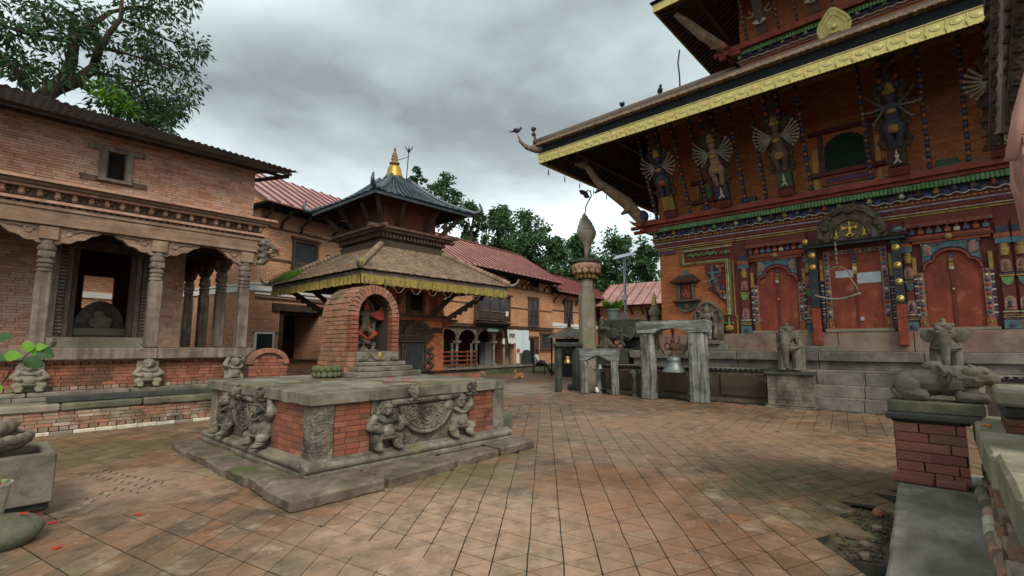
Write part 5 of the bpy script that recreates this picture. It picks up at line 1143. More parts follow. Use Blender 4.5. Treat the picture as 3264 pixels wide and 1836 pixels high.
# ---------------------------------------------------------------- elephants on pedestals and the lamp rail
def pedestal(yc, label):
    r = thing('elephant_pedestal', label, 'pedestal', (15.15, yc, 0), 'pedestals flanking the temple stairs')
    x0, x1, y0, y1 = 14.78, 15.36, yc-.52, yc+.52
    boxo('foot', 'stone', r, x0-.07, y0-.07, -.01, x1, y1+.07, .05, bevel=.01, rough=.006); boxo('foot_moulding', 'stone', r, x0-.03, y0-.03, .052, x1, y1+.03, .1, bevel=.02, rough=.004)
    boxo('core', 'mortar', r, x0+.02, y0+.02, .0, x1-.01, y1-.02, .87)
    wall_bricks(r, 'stone', (x0+.02, y1, .102), (0, -1, 0), y1-y0, .77, .24, .11, .006, .03, name='stone_block'); wall_bricks(r, 'stone', (x0+.02, y0+.02, .102), (1, 0, 0), x1-x0-.02, .77, .24, .11, .006, .03, name='stone_block')
    boxo('cap', 'stone_dark', r, x0-.06, y0-.06, .875, x1+.04, y1+.06, .955, bevel=.012)
    return r
pedestal(3.48, 'stone block pedestal under the elephant with folded ears'); pedestal(.2, 'stone block pedestal under the elephant with spread ears')
def elephant(loc, label, spread, seed):
    r = thing('stone_elephant', label, 'statue', loc, 'stone elephants flanking the temple stairs')
    mb = MB(); sd_ = random.Random(seed)
    mb.ell((0, .3, .68), (.29, .4, .3)).ell((0, 0, .7), (.27, .22, .26)).ell((0, -.2, .98), (.2, .2, .21)).ell((0, -.3, .92), (.15, .13, .16))
    for s in (-1, 1):
        mb.cap((s*.17, 0, .6), (s*.175, -.05, .06), .125, .11); mb.cap((s*.16, .45, .6), (s*.17, .46, .06), .13, .115); mb.ell((s*.175, -.08, .05), (.125, .13, .05)); mb.ell((s*.17, .45, .05), (.125, .13, .05))
        if spread: mb.ell((s*.29, -.14, .93), (.14, .03, .17), rot=Matrix.Rotation(s*.35, 3, 'Y'))
        else: mb.ell((s*.215, -.08, .9), (.045, .12, .2))
        mb.cap((s*.1, -.38, .84), (s*.11, -.46, .74), .03, .018); mb.ell((s*.115, -.36, 1.0), .03); mb.ell((s*.08, -.3, 1.1), (.085, .08, .08))
    mb.tube([(0, -.38, .95), (0, -.45, .75), (0, -.43, .5), (-.005, -.4, .3), (.01, -.39, .14), (.04, -.43, .08)], [.12, .1, .085, .075, .065, .05], 10)
    mb.tube([(.27*cos(a), -.06+.27*sin(a), .64) for a in [2*pi*k/20 for k in range(21)]], .028, 6)
    blob('body', 'bull_stone', r, mb, .012, 1, T=Matrix.Translation(loc))
    mb = MB(); mb.lathe([(.17, 0), (.2, .02), (.2, .06), (.18, .085), (.06, .095), (.055, .13), (.07, .15), (.03, .19), (0, .21)], Vector(loc)+Vector((0, -.17, 1.12)), 18); mb.build('headdress', 'bull_stone', r, smooth=True)
    r.rotation_euler.z = -pi/2
    return r
elephant((15.12, 3.48, .956), 'weathered stone elephant statue with folded ears beside the temple stairs', False, 1)
elephant((15.12, .26, .956), 'weathered stone elephant statue with spread ears beside the temple stairs', True, 2)
def rail(y0, y1, label):
    r = thing('lamp_rail', label, 'lamp rail', (14.92, (y0+y1)/2, 0), 'butter lamp rails in front of the plinth')
    boxo('top_rail', 'iron', r, 14.82, y0, .9, 15.02, y1, .955, bevel=.006); boxo('lower_rail', 'wood_old', r, 14.86, y0, .84, 14.98, y1, .885)
    cup = MB(); cup.lathe([(.02, 0), (.03, .02), (.055, .035), (.058, .042), (.04, .03), (0, .025)], (0, 0, 0), 8); cm = unit('iron', cup)
    n = int((y1-y0)/.14)
    for i in range(n): place('lamp_cup', cm, r, [(14.9, y0+.07+i*.14, .953)])
    return r
R1 = rail(4.08, 9.5, 'iron lamp rail with oil cups between the elephant pedestal and the stone pillar'); R2 = rail(-4.8, -.4, 'iron lamp rail with oil cups behind the reclining bull statue')
for y in (8.07, 9.45, 6.2):
    mb = MB(); mb.lathe([(.1, 0), (.1, .05), (.07, .07), (.06, .1), (.085, .14), (.09, .2), (.065, .42), (.05, .52), (.07, .56), (.055, .6), (.08, .64), (.08, .72), (.06, .76)], (14.92, y, -.005), 14); mb.box(14.84, y-.08, .73, 15.0, y+.08, .838); mb.prism([(14.92, y-.3, .838), (14.92, y+.3, .838), (14.92, y+.1, .72), (14.92, y-.1, .72)], (.05, 0, 0)); mb.build('baluster', 'wood_grey', R1, smooth=False)
mb = MB(); mb.prism([(14.92, 4.06, .838), (14.92, 4.42, .838), (14.92, 4.2, .7), (14.92, 4.06, .62)], (.05, 0, 0)); mb.build('bracket', 'wood_old', R1)

# ---------------------------------------------------------------- bell frames
def bellshape(mb, c, r, h, n=24): 
    return mb.lathe([(r*.98, 0), (r, .02*h), (r*.93, .06*h), (r*.8, .2*h), (r*.66, .38*h), (r*.58, .55*h), (r*.55, .68*h), (r*.58, .7*h), (r*.55, .74*h), (r*.56, .84*h), (r*.5, .9*h), (r*.3, .97*h), (r*.12, h), (0, h)], c, n)
bf = thing('timber_bell_frame', 'thick weathered timber bell frame with notched beam before the temple', 'bell frame', (14.4, 6.5, 0))
def rough_post(n, m, r, cx_, cy_, w, d, z0, z1, rr=.012):
    mb = MB(); mb.prism([(cx_-d/2, cy_-w/2, z0), (cx_+d/2, cy_-w/2, z0), (cx_+d/2, cy_+w/2, z0), (cx_-d/2, cy_+w/2, z0)], (0, 0, z1-z0)); mb.build(n, m, r, bevel=.035, rough=rr)
rough_post('post', 'wood_grey', bf, 14.42, 7.3, .42, .34, -.01, 2.04); rough_post('post', 'wood_grey', bf, 14.42, 5.72, .48, .36, -.01, 2.04)
mb = MB(); arc = [(6.98, 2.045)]+[(6.47+.5*cos(a), 2.045+.13*sin(a)) for a in [pi*k/10 for k in range(1, 10)]]+[(5.96, 2.045)]
mb.prism([(14.22, y, z) for y, z in [(7.58, 2.045), (7.6, 2.38), (7.4, 2.42), (5.5, 2.41), (5.35, 2.36), (5.36, 2.045)]+arc[::-1]], (.4, 0, 0)); mb.build('beam', 'wood_greyh', bf, rough=.01)
mb = MB(); mb.tube([(14.42, 6.98, 2.1), (14.4, 7.0, 1.8), (14.38, 6.78, 1.42)], .022, 6); mb.tube([(14.42, 5.96, 2.1), (14.4, 5.94, 1.75), (14.38, 6.15, 1.42)], .022, 6)
mb2 = MB(); bellshape(mb2, (14.4, 6.47, .86), .37, .49); bb = mb2.build('temple_bell', 'bell_metal', smooth=True); tag(bb, 'large grey-green bronze bell hanging in the timber frame', 'bell')
mb.build('bell_chain', 'chain', bb, smooth=True)
b = MB(); b.cap((14.4, 6.47, 1.33), (14.4, 6.47, 1.5), .07, .06); b.ell((14.4, 6.47, 1.62), (.1, .12, .13)); b.ell((14.38, 6.47, 1.8), (.07, .08, .08)); b.cap((14.4, 6.47, 1.85), (14.4, 6.47, 2.2), .035, .045)
for s in (-1, 1):
    b.cap((14.4, 6.47+s*.05, 1.35), (14.4, 6.47+s*.13, 1.35), .04, .05); b.tube([(14.4, 6.47+s*.08, 1.55), (14.38, 6.47+s*.24, 1.56), (14.38, 6.47+s*.26, 1.7), (14.38, 6.47+s*.16, 1.74)], .03, 6); b.tube([(14.4, 6.47+s*.08, 1.66), (14.38, 6.47+s*.22, 1.82), (14.38, 6.47+s*.2, 1.92)], .024, 6)
blob('hanger_figure', 'iron_rust', bb, b, .014, 1)
mb = MB()
for k in range(8):
    for s in (-1, 1):
        c = Vector((14.38, 6.47+s*(.5-.22*(k/7)**1.6), 1.95-.56*k/7)); mb.tube([c+Vector((0, .02*cos(a), .035*sin(a))) for a in [2*pi*q/8 for q in range(9)]], .009, 5)
mb.build('chain_links', 'iron_rust', bb, smooth=True, kind='stuff')
sf = thing('low_bell_frame', 'low grey wooden bell frame with arched beam beside the lamp rail', 'bell frame', (14.62, 9.25, 0))
rough_post('post', 'wood_grey', sf, 14.62, 9.85, .23, .2, -.01, 1.14, .008); rough_post('post', 'wood_grey', sf, 14.62, 8.64, .22, .2, -.01, 1.14, .008)
mb = MB(); mb.prism([(14.52, y, z) for y, z in [(9.98, 1.145), (10.0, 1.53), (9.85, 1.56), (8.6, 1.55), (8.5, 1.52), (8.52, 1.145), (8.8, 1.145), (8.98, 1.24), (9.25, 1.33), (9.5, 1.24), (9.7, 1.145)]], (.2, 0, 0)); mb.build('beam', 'wood_greyh', sf, rough=.007)
mb = MB(); bellshape(mb, (14.62, 9.22, .86), .12, .16, 14); o = mb.build('small_bell', 'bell_metal', smooth=True); tag(o, 'small bronze bell hanging in the low wooden frame', 'bell')
mb = MB(); mb.tube([(14.62, 9.22, 1.01), (14.62, 9.22, 1.34)], .012, 5); mb.build('hanger', 'iron', o)
cf = thing('stone_bell_frame', 'dark stone bell frame with rough slab top near the pillar', 'bell frame', (14.9, 10.75, 0))
rough_post('post', 'stone_dark', cf, 14.42, 10.85, .22, .22, -.01, 1.6, .01); rough_post('post', 'stone_dark', cf, 15.35, 10.72, .24, .24, -.01, 1.6, .01)
mb = MB(); mb.prism([(14.2, 11.0, 1.6), (15.6, 10.86, 1.6), (15.6, 10.52, 1.6), (14.2, 10.68, 1.6)], (0, 0, .17)); mb.build('slab_top', 'stone_dark', cf, bevel=.04, rough=.02)
mb = MB(); bellshape(mb, (14.9, 10.78, 1.02), .15, .25, 16); o = mb.build('brass_bell', 'brass', smooth=True); tag(o, 'brass bell hanging in the dark stone frame', 'bell')
mb = MB(); mb.tube([(14.9, 10.78, 1.26), (14.9, 10.78, 1.6)], .02, 5); mb.ell((14.9, 10.78, 1.42), (.07, .05, .08), 8, 5); mb.build('hanger', 'iron', o, smooth=True)
tag(MB().ell((14.9, 9.5, .12), (.12, .1, .12), 8, 6).build('white_bundle', 'cloth_white', rough=.01), 'small pale cloth bundle on the paving under the low bell frame', 'bundle')
tag(MB().ell((15.15, 10.85, .12), (.14, .1, .13), 8, 6).build('round_stone', 'stone_dark', rough=.01), 'dark rounded stone at the foot of the stone bell frame', 'stone')

# ---------------------------------------------------------------- conch pillar
cp = thing('conch_pillar', 'tall stone pillar with terracotta lotus capital carrying a metal conch', 'pillar', (16.0, 10.62, 0))
def octa(n, m, z0, z1, r0, r1, rough=.01, k=8):
    mb = MB(); mb.lathe([(r0, z0), (r1, z1)], (16.0, 10.62, 0), k); return mb.build(n, m, cp, bevel=.02, rough=rough)
octa('shaft', 'stone_pale', -.01, 3.62, .345, .33); octa('shaft_neck', 'stone_pale', 3.6, 4.22, .275, .255)
mb = MB()
for k in range(14): a = 2*pi*k/14; mb.ell((16+.36*cos(a), 10.62+.36*sin(a), 4.33), (.08, .06, .11), 7, 5, Rz(a+pi/2))
mb.build('yellow_petals', 'paint_gold', cp, smooth=True, kind='stuff')
octa('collar', 'stone_dark', 4.22, 4.3, .33, .33, 0, 16)
mb = MB(); mb.lathe([(.32, 0), (.5, .1), (.555, .25), (.55, .36), (.48, .44), (0, .44)], (16, 10.62, 4.4), 24); lc = mb.build('lotus_capital', 'terracotta', cp, smooth=True)
for ring, (rr, zz_) in enumerate(((.52, 4.52), (.545, 4.68))):
    mb = MB()
    for k in range(12): a = 2*pi*(k+.5*ring)/12; mb.ell((16+rr*cos(a), 10.62+rr*sin(a), zz_), (.12, .03, .11), 8, 5, Rz(a+pi/2))
    mb.build('petal_row', 'terracotta', lc, smooth=True, kind='stuff')
mb = MB(); mb.lathe([(.5, 0), (.55, .05), (.5, .12), (.3, .2), (0, .2)], (16, 10.62, 4.842), 24); mb.build('cap_disc', 'stone_dark', cp, smooth=True)
cs = Vector((16, 10.62, 5.02)); mb = MB()
prof = [(.07, 0), (.085, .3), (.12, .52), (.2, .68), (.3, .84), (.365, .98), (.38, 1.06), (.37, 1.18), (.335, 1.2), (.34, 1.23), (.31, 1.36), (.27, 1.385), (.26, 1.5), (.215, 1.525), (.2, 1.62), (.14, 1.65), (.12, 1.74), (.04, 1.84), (0, 1.86)]
mb.lathe(prof, cs, 28); 
n0 = len(mb.v)
mb.v = [(x, y-.05*sin((z-5.0)*2.0), z+.035*sin(math.atan2(y-10.62, x-16))*(1 if z > 5.5 else 0)) for x, y, z in mb.v]
cn = mb.build('metal_conch', 'conch', cp, smooth=True)
mb = MB(); mb.tube([(16.0, 10.64, 6.8), (16.02, 10.6, 7.15), (16.03, 10.45, 7.4), (16.03, 10.33, 7.55), (16.03, 10.38, 7.75), (16.03, 10.55, 7.8)], .025, 6); mb.build('finial_rod', 'iron', cn, smooth=True)
mb = MB(); pp = [(10.47, 7.7), (10.6, 7.98), (10.85, 8.1), (10.98, 8.08), (10.9, 7.92), (10.78, 7.86), (10.7, 7.72), (10.58, 7.68)]; mb.prism([(16.03, y-.05, z-.2) for y, z in pp], (.02, 0, 0)); mb.build('finial_flag', 'iron', cn, rough=.008)

# ---------------------------------------------------------------- stone altar block, planter, stele, finial behind the frames
al = thing('stone_altar', 'dark block altar with carved end and squat column behind the bell frames', 'altar', (17.2, 9.9, 0))
boxo('plinth', 'stone_dark', al, 16.7, 8.95, -.01, 18, 10.8, 1.5, bevel=.02); 
mb = MB(); mb.lathe([(.42, 0), (.42, .15), (.3, .22), (.27, .6), (.3, .72), (.38, .78), (.36, .86), (.3, .9)], (17.0, 10.35, 1.5), 14); mb.build('column', 'stone_brown', al, smooth=True)
boxo('block', 'stone_dark', al, 16.75, 8.95, 1.95, 17.8, 10.6, 2.66, bevel=.03, rough=.02)
boxo('rear_support', 'stone_dark', al, 17.2, 8.95, 1.502, 17.7, 9.8, 1.948, bevel=.02, rough=.02)
mb = MB()
for k in range(9): mb.ell((16.75, 10.5-.05*(k % 3), 2.4+.06*k-.15*(k > 4)), (.08, .09, .07), 7, 5)
blob('scroll_end', 'stone_carved', al, mb, .025, 1)
b = MB(); deity(b, (0, 0, 0), .85, 2)
for s in (-1, 1): b.ell((s*.3, .05, .55), (.2, .05, .3), rot=Matrix.Rotation(s*.6, 3, 'Y'))
gs = blob('winged_statue', 'stone_dark', None, b, .025, 1, T=Matrix.Translation((16.35, 9.35, 1.53)) @ Matrix.Rotation(-pi/2, 4, 'Z')); tag(gs, 'dark kneeling winged figure statue in front of the block altar', 'statue')
boxo('statue_base', 'stone_dark', gs, 16.1, 9.0, .986, 16.6, 9.75, 1.54, bevel=.02)
pt = thing('planter', 'grey plastic tub planted with feathery green shoots on the block altar', 'planter', (17.05, 10.1, 2.67))
mb = MB(); mb.lathe([(.22, 0), (.27, .36), (.31, .37), (.31, .43), (.28, .43), (.26, .4), (0, .4)], (17.05, 10.1, 2.667), 20); mb.build('tub', 'pot_plastic', pt, smooth=False)
mb = MB()
for k in range(420):
    a = random.random()*2*pi; r_ = random.random()**.5*.27; p = Vector((17.05+r_*cos(a), 10.1+r_*sin(a), 3.06)); l = random.uniform(.15, .5); d = Vector((cos(a)*.5*random.random(), sin(a)*.5*random.random(), 1)).normalized(); w = d.orthogonal()*.016
    mb.add([p-w, p+w, p+d*l*.6+w+Vector((cos(a)*.03, sin(a)*.03, 0)), p+d*l+Vector((cos(a)*.1, sin(a)*.1, -.03))], [(0, 1, 2, 3)])
mb.build('foliage', 'leaf_bright', pt, kind='stuff')
sl2 = thing('carved_stele', 'reddish arched stone stele of a standing deity leaning by the temple corner', 'statue', (16.5, 6.2, 1.5))
boxo('stele_base', 'stone_grey', sl2, 16.3, 5.75, 1.702, 16.75, 6.75, 1.83, bevel=.012, rough=.004)
mb = MB(); mb.prism([(16.62, y, z) for y, z in [(5.75, 1.83), (6.7, 1.83), (6.72, 2.5)]+[(6.22+.5*cos(a), 2.5+.68*sin(a)) for a in [pi*k/14 for k in range(1, 14)]]+[(5.72, 2.5)]], (.1, 0, 0)); mb.build('back_slab', 'stone_brown', sl2, bevel=.015, rough=.006)
mb = MB(); mb.tube([(16.6, 6.22+.43*cos(a), 2.5+.6*sin(a)) for a in [pi*k/14 for k in range(15)]], .04, 6); mb.build('halo_rim', 'stone_brown', sl2, smooth=True)
b = MB()
for s in (-1, 1): b.cap((s*.07, 0, .05), (s*.1, -.02, .5), .06, .09); b.ell((s*.08, -.06, .03), (.06, .1, .04)); b.cap((s*.16, 0, .86), (s*.3, -.04, .66), .055, .045); b.cap((s*.3, -.04, .66), (s*.22, -.1, .5), .045, .04); b.cap((s*.16, .02, .88), (s*.34, 0, 1.02), .05, .04); b.cap((s*.3, -.02, .6), (s*.26, 0, .1), .05, .07)
b.ell((0, 0, .58), (.16, .11, .14)).ell((0, 0, .76), (.15, .1, .18)).ell((0, -.02, 1.03), (.1, .1, .13)).ell((0, 0, 1.17), (.08, .07, .1))
blob('deity_relief', 'stone_carved', sl2, b, .022, 1, T=Matrix.Translation((16.56, 6.22, 1.84)) @ Matrix.Rotation(-pi/2, 4, 'Z') @ Matrix.Diagonal((.95, .9, .98, 1)))
fp = thing('stone_finial', 'carved stone finial pillar with gilt spire beside the temple corner', 'finial', (17.9, 8.75, 1.5))
mb = MB(); mb.lathe([(.3, 0), (.3, .3), (.22, .34), (.2, .8), (.26, .86), (.26, .98), (.2, 1.05), (.16, 1.3), (.22, 1.36), (.24, 1.5), (.18, 1.62), (.1, 1.72), (0, 1.75)], (17.9, 8.75, 1.48), 10); mb.build('shaft', 'stone_pale', fp, rough=.008)
mb = MB(); mb.lathe([(.09, 0), (.11, .05), (.06, .1), (.12, .16), (.06, .22), (.1, .3), (.05, .36), (.07, .42), (.02, .5), (0, .7)], (17.9, 8.75, 3.2), 12); mb.build('gilt_spire', 'gilt', fp, smooth=True)

# ---------------------------------------------------------------- right foreground: ledge, pier, bull, kerb
lg = thing('stone_ledge', 'low worn stone ledge of long slabs under the brick pier', 'ledge', (5.5, .35, 0))
for a, b in ((2.0, 3.55), (3.56, 4.85), (4.86, 6.0), (6.01, 6.85), (6.86, 7.9)):
    mb = MB(); ya = lambda x: .47+(x-4)*.05
    mb.prism([(a, -.12, -.02), (b, -.1, -.02), (b, ya(b), -.02), (a, ya(a), -.02)], (0, 0, .2)); mb.build('slab', 'ledge', lg, bevel=.02, rough=.012)
ZL = .18
pr_ = thing('brick_pier', 'short red brick pier with dark stone cap carrying the bull statue', 'pier', (7.3, .3, ZL))
boxo('core', 'mortar_dark', pr_, 7.0, .03, ZL-.01, 7.7, .6, .84)
boxo('foot_stone', 'brick_pier', pr_, 6.9, .05, ZL, 7.05, .3, .262, bevel=.02, rough=.006); boxo('foot_stone', 'brick_pier', pr_, 6.9, .31, ZL, 7.05, .66, .262, bevel=.02, rough=.006)
wall_bricks(pr_, 'brick_pier', (7.0, .61, ZL+.03), (0, -1, 0), .59, .82-ZL-.03, .3, .1, .009, .05, jit=.005); wall_bricks(pr_, 'brick_pier', (7.7, .59, ZL+.03), (-1, 0, 0), .7, .82-ZL-.03, .3, .1, .009, .04)
mb = MB(); mb.prism([(6.97, -.02, .822), (7.75, -.02, .822), (7.75, .64, .822), (6.97, .64, .822)], (0, 0, .03)); mb.prism([(6.9, -.1, .853), (7.8, -.1, .853), (7.8, .68, .853), (6.9, .68, .853)], (0, 0, .07)); mb.build('cap', 'stone_dark', pr_, bevel=.015)
bu = thing('bull_statue', 'reclining stone bull statue with hump and garland facing the wall', 'statue', (7.25, .25, .924))
mb = MB(); Z_ = 1.045
mb.ell((0, .1, .2), (.17, .3, .15)).ell((0, -.12, .22), (.16, .2, .16)).ell((0, .3, .18), (.17, .15, .14)).ell((0, .02, .37), (.08, .12, .07)).ell((0, -.06, .3), (.12, .16, .1))
mb.cap((0, -.2, .26), (0, -.36, .27), .14, .12); mb.ell((0, -.42, .29), (.1, .13, .1)).ell((0, -.52, .25), (.075, .08, .075)); mb.ell((0, -.28, .14), (.06, .12, .14))
for s in (-1, 1):
    mb.cap((s*.1, -.22, .06), (s*.1, -.44, .05), .06, .05); mb.cap((s*.13, .3, .1), (s*.15, .12, .06), .08, .06); mb.cap((s*.15, .12, .05), (s*.14, .3, .04), .045, .04); mb.ell((s*.16, .28, .16), (.05, .13, .11))
    mb.ell((s*.1, -.33, .33), (.03, .09, .05)); mb.ell((s*.075, -.47, .33), .022); mb.cap((s*.06, -.38, .37), (s*.07, -.32, .4), .02, .012)
mb.tube([(-.05, .44, .22), (-.08, .46, .1), (-.1, .4, .03)], .02, 6)
TBU = Matrix.Translation((7.2, .23, Z_)) @ Matrix.Diagonal((1, .86, 1, 1))
blob('bull_body', 'bull_stone', bu, mb, .008, 1, T=TBU)
mb = MB(); mb.tube([TBU @ Vector((-.165*cos(a)*1.0, -.1+.14*abs(sin(a*.5))-.03*cos(a), .26+.14*sin(a))) for a in [-1.2+2.9*k/16 for k in range(17)]], .016, 6); mb.tube([TBU @ Vector((-.17, -.08-.12*k/8, .3-.03*sin(k*1.2))) for k in range(9)], .014, 6); mb.build('garland', 'bull_stone', bu, smooth=True)
boxo('statue_base', 'stone_green', bu, 6.98, -.14, .922, 7.5, .66, Z_+.005, bevel=.014, rough=.006)
mb = MB()
for k in range(10): mb.ell((7.15+random.uniform(-.05, .05), -.02+random.uniform(-.06, .06), 1.39+random.uniform(0, .015)), (.014, .014, .009), 6, 4)
tag(mb.build('marigold_petals', 'petal_orange', kind='stuff'), 'orange marigold petals on the bull statue neck', 'petals')
mb = MB()
for k in range(9): mb.ell((6.45+random.uniform(-.05, .05), -.12+random.uniform(-.03, .03), .912), (.02, .014, .008), 6, 4)
tag(mb.build('marigold_petals', 'petal_orange', kind='stuff'), 'orange marigold petals on the pale kerb slab', 'petals')
hk = thing('stone_kerb', 'high kerb of pale stone slabs over crumbling brick beside the ledge', 'kerb', (5, -.6, 0))
for a, b, y0, zt in ((6.0, 7.4, -.03, .9), (4.95, 5.985, -.06, .89), (3.6, 4.935, -.12, .9), (1.8, 3.585, -.16, .89)):
    mb = MB(); mb.prism([(a, -1.5, .62), (b, -1.5, .62), (b, y0, .62), (a, y0-.03, .62)], (0, 0, zt-.62)); mb.build('kerb_slab', 'stone_light', hk, bevel=.025, rough=.008)
boxo('brick_core', 'stone_green', hk, 1.8, -1.5, -.02, 7.4, -.2, .618)
out = []
for r in range(7):
    x = 1.9+random.random()*.2
    while x < 7.2:
        l = random.uniform(.1, .24); out.append((Vector((x+l/2, -.215+random.uniform(-.03, .05)+.02*(6-r)*.4, .1+r*.075)), (l-.01, .16, .065), Rz(random.uniform(-.12, .12)) @ Matrix.Rotation(random.uniform(-.1, .1), 3, 'Y'))); x += l
pieces(hk, 'rubble_brick', 'brick_step', out, limit=300)
cyl = MB(); cyl.lathe([(.047, -.5), (.055, -.46), (.057, 0), (.055, .46), (.047, .5)], (0, 0, 0), 12); cyl.v = [(z, x, y) for x, y, z in cyl.v]
cm_ = unit('brick_step', cyl)
x = 2.6; cmats = [unit(m, cyl) for m in ('terracotta', 'brick_step', 'kerb_white', 'terracotta', 'stone_pale')]
while x < 6.75:
    l = random.uniform(.19, .3); o = link('rounded_brick', random.choice(cmats), hk, Vector((x+l/2, -.085+.012*sin(x*4)+(x-5)*.02, .235))-hk.location); o.scale = (l-.012, 1, 1); o.rotation_euler = (random.random()*6, 0, random.uniform(-.03, .03)); x += l
bk = thing('fire_scorched_block', 'squat stone block with brick base blackened by offerings on the kerb', 'block', (6.4, -.75, .9))
boxo('cap_stone', 'stone_light', bk, 6.05, -1.4, 1.13, 7.0, -.2, 1.27, bevel=.025, rough=.01); boxo('body', 'stone_dark', bk, 6.1, -1.35, 1.02, 6.95, -.23, 1.128, bevel=.02, rough=.012)
wall_bricks(bk, 'brick_old', (6.1, -.23, .905), (0, -1, 0), 1.1, .115, .24, .056, .006, .05); boxo('brick_base', 'brick_old', bk, 6.1, -1.35, .9, 6.95, -.24, 1.02)
# neighbouring shrine corner at the right edge: plastered pier and carved eave struts
ns = thing('shrine_corner', 'pink plastered shrine corner with carved dark wooden eave struts', 'shrine', (5.3, -.9, .9))
mb = MB(); mb.prism([(4.95, y, z) for y, z in ((-.66, .9), (-.55, 1.6), (-.475, 2.4), (-.42, 3.0), (-.44, 3.3), (-1.4, 3.9), (-1.4, .9))], (.9, 0, 0)); mb.build('pier', 'plaster_pink', ns, bevel=.015, rough=.01)
wall_bricks(ns, 'brick_wall', (4.95, -.44, .92), (0, -1, 0), .95, 2.5, .23, .068, .008, .02, keep=lambda u, z: u > .26-.1*z and u < .93, jit=.004)
wall_bricks(ns, 'brick_wall', (5.83, -.47, 2.4), (-1, 0, 0), .86, .55, .23, .068, .008, .02, jit=.004)
def carved_strut(p, q, w, m, n=14, nm='eave_strut'):
    p, q = Vector(p), Vector(q); d = q-p; o = MB().beam(p, q, w, w, up=(1, 0, 0)).build(nm, m, ns, bevel=.006); tt = MB(); ax = d.normalized(); sd_ = Vector((0, 1, 0)); sd_ = (sd_-ax*sd_.dot(ax)).normalized()
    for k in range(n):
        c = p+d*((k+.5)/n); l = d.length/n*.5
        tt.prism([c+sd_*w*.5-ax*l*.9, c+sd_*w*(.85+.1*(k % 2))-ax*l*.9, c+sd_*w*.55+ax*l*.8], (-.0, -.0, -.0) if False else (w*.6, 0, 0)); tt.obb(c-Vector((w*.55, 0, 0)), ax*l*.7, sd_*w*.32, Vector((w*.1, 0, 0)))
        tt.ell(c-Vector((w*.62, 0, 0)), (w*.12, w*.2, w*.2), 6, 4)
    tt.build('strut_carving', m, o, kind='stuff')
carved_strut((5.35, -0.33, 3.2), (5.1, -0.47, 4.75), .09, 'strut_wood'); carved_strut((5.25, -0.44, 3.35), (4.95, -0.61, 4.75), .1, 'strut_wood', 12); carved_strut((5.0, -0.53, 3.15), (4.7, -0.73, 4.4), .08, 'wood_brown', 18); carved_strut((5.15, -0.47, 3.1), (4.85, -0.63, 4.5), .05, 'wood_old', 20)
mb = MB(); mb.tube([(4.95, -.375, 2.98), (4.9, -.44, 3.3), (4.75, -.62, 3.9)], .035, 8); mb.build('pole', 'plaster_pink', ns, smooth=True)
mb = MB(); mb.beam((5.3, -.38, 3.3), (5.1, -.5, 4.6), .1, .1); mb.build('eave_rafter', 'wood_old', ns)
boxo('eave_board', 'wood_dark', ns, 4.6, -1.6, 4.65, 6.0, -.4, 4.75)

# ---------------------------------------------------------------- left foreground: trough, rope stone, basket, boulder, sprig
tr = thing('stone_trough', 'rectangular dark stone trough standing on a low base', 'trough', (.0, 7.05, 0))
TX0, TX1, TY0, TY1, TZ0, TZ1 = -.9, .67, 6.65, 7.5, .14, .61
boxo('wall', 'stone', tr, TX0, TY0, TZ0, TX1, TY0+.1, TZ1, bevel=.015, rough=.01); boxo('wall', 'stone', tr, TX0, TY1-.1, TZ0, TX1, TY1, TZ1, bevel=.015, rough=.01)
boxo('wall', 'stone', tr, TX1-.1, TY0+.101, TZ0, TX1, TY1-.101, TZ1-.005, bevel=.015, rough=.008); boxo('wall', 'stone', tr, TX0, TY0+.101, TZ0, TX0+.1, TY1-.101, TZ1, bevel=.015)
boxo('bottom', 'stone_dark', tr, TX0+.1, TY0+.1, TZ0, TX1-.1, TY1-.1, .3); boxo('base', 'stone_dark', tr, TX0, TY0+.06, .06, TX1-.02, TY1, .139, bevel=.02); boxo('foot', 'brick_old', tr, TX0, TY0+.1, -.01, TX1-.05, TY1, .06)
rs = thing('rope_carved_bowl', 'round stone bowl carved with a twisted rope rim over the trough', 'bowl', (.1, 7.0, .6))
mb = MB(); rc_ = Vector((.08, 7.05, 0)); mb.lathe([(.2, .615), (.36, .65), (.42, .7), (.4, .74), (.3, .78), (0, .78)], rc_, 28); mb.build('bowl', 'stone', rs, smooth=True)
mb = MB()
for k in range(22): a = 2*pi*k/22; mb.ell(rc_+Vector((.4*cos(a), .4*sin(a), .75)), (.085, .05, .05), 8, 5, Rz(a+pi/2) @ Matrix.Rotation(.6, 3, 'Y'))
blob('rope_rim', 'stone', rs, mb, .016, 1)
mb = MB()
for k in range(14): a = 2*pi*k/14; mb.ell(rc_+Vector((.27*cos(a), .27*sin(a), .86)), (.085, .055, .06), 8, 5, Rz(a+pi/2) @ Matrix.Rotation(-.6, 3, 'Y'))
mb.lathe([(.27, .76), (.3, .84), (.25, .9), (0, .9)], rc_, 20); blob('knot', 'stone_brown', rs, mb, .016, 1)
bo = MB(); bo.ell((.18, 6.05, .1), (.4, .3, .15), 16, 10); o = bo.build('flat_boulder', 'stone_green', smooth=True); tag(o, 'mossy flat rounded boulder in front of the stone trough', 'boulder')
for v in o.data.vertices: v.co += mnoise.noise_vector(v.co*5)*.025
bs = thing('offering_basket', 'worn pale bucket holding small plants and red petals on the boulder', 'bucket', (.21, 6.1, .22))
mb = MB(); mb.lathe([(.1, 0), (.135, .27), (.145, .28), (.145, .3), (.13, .3), (.12, .26), (0, .25)], (.21, 6.12, .2), 18); mb.build('bucket', 'basket', bs, smooth=False)
mb = MB()
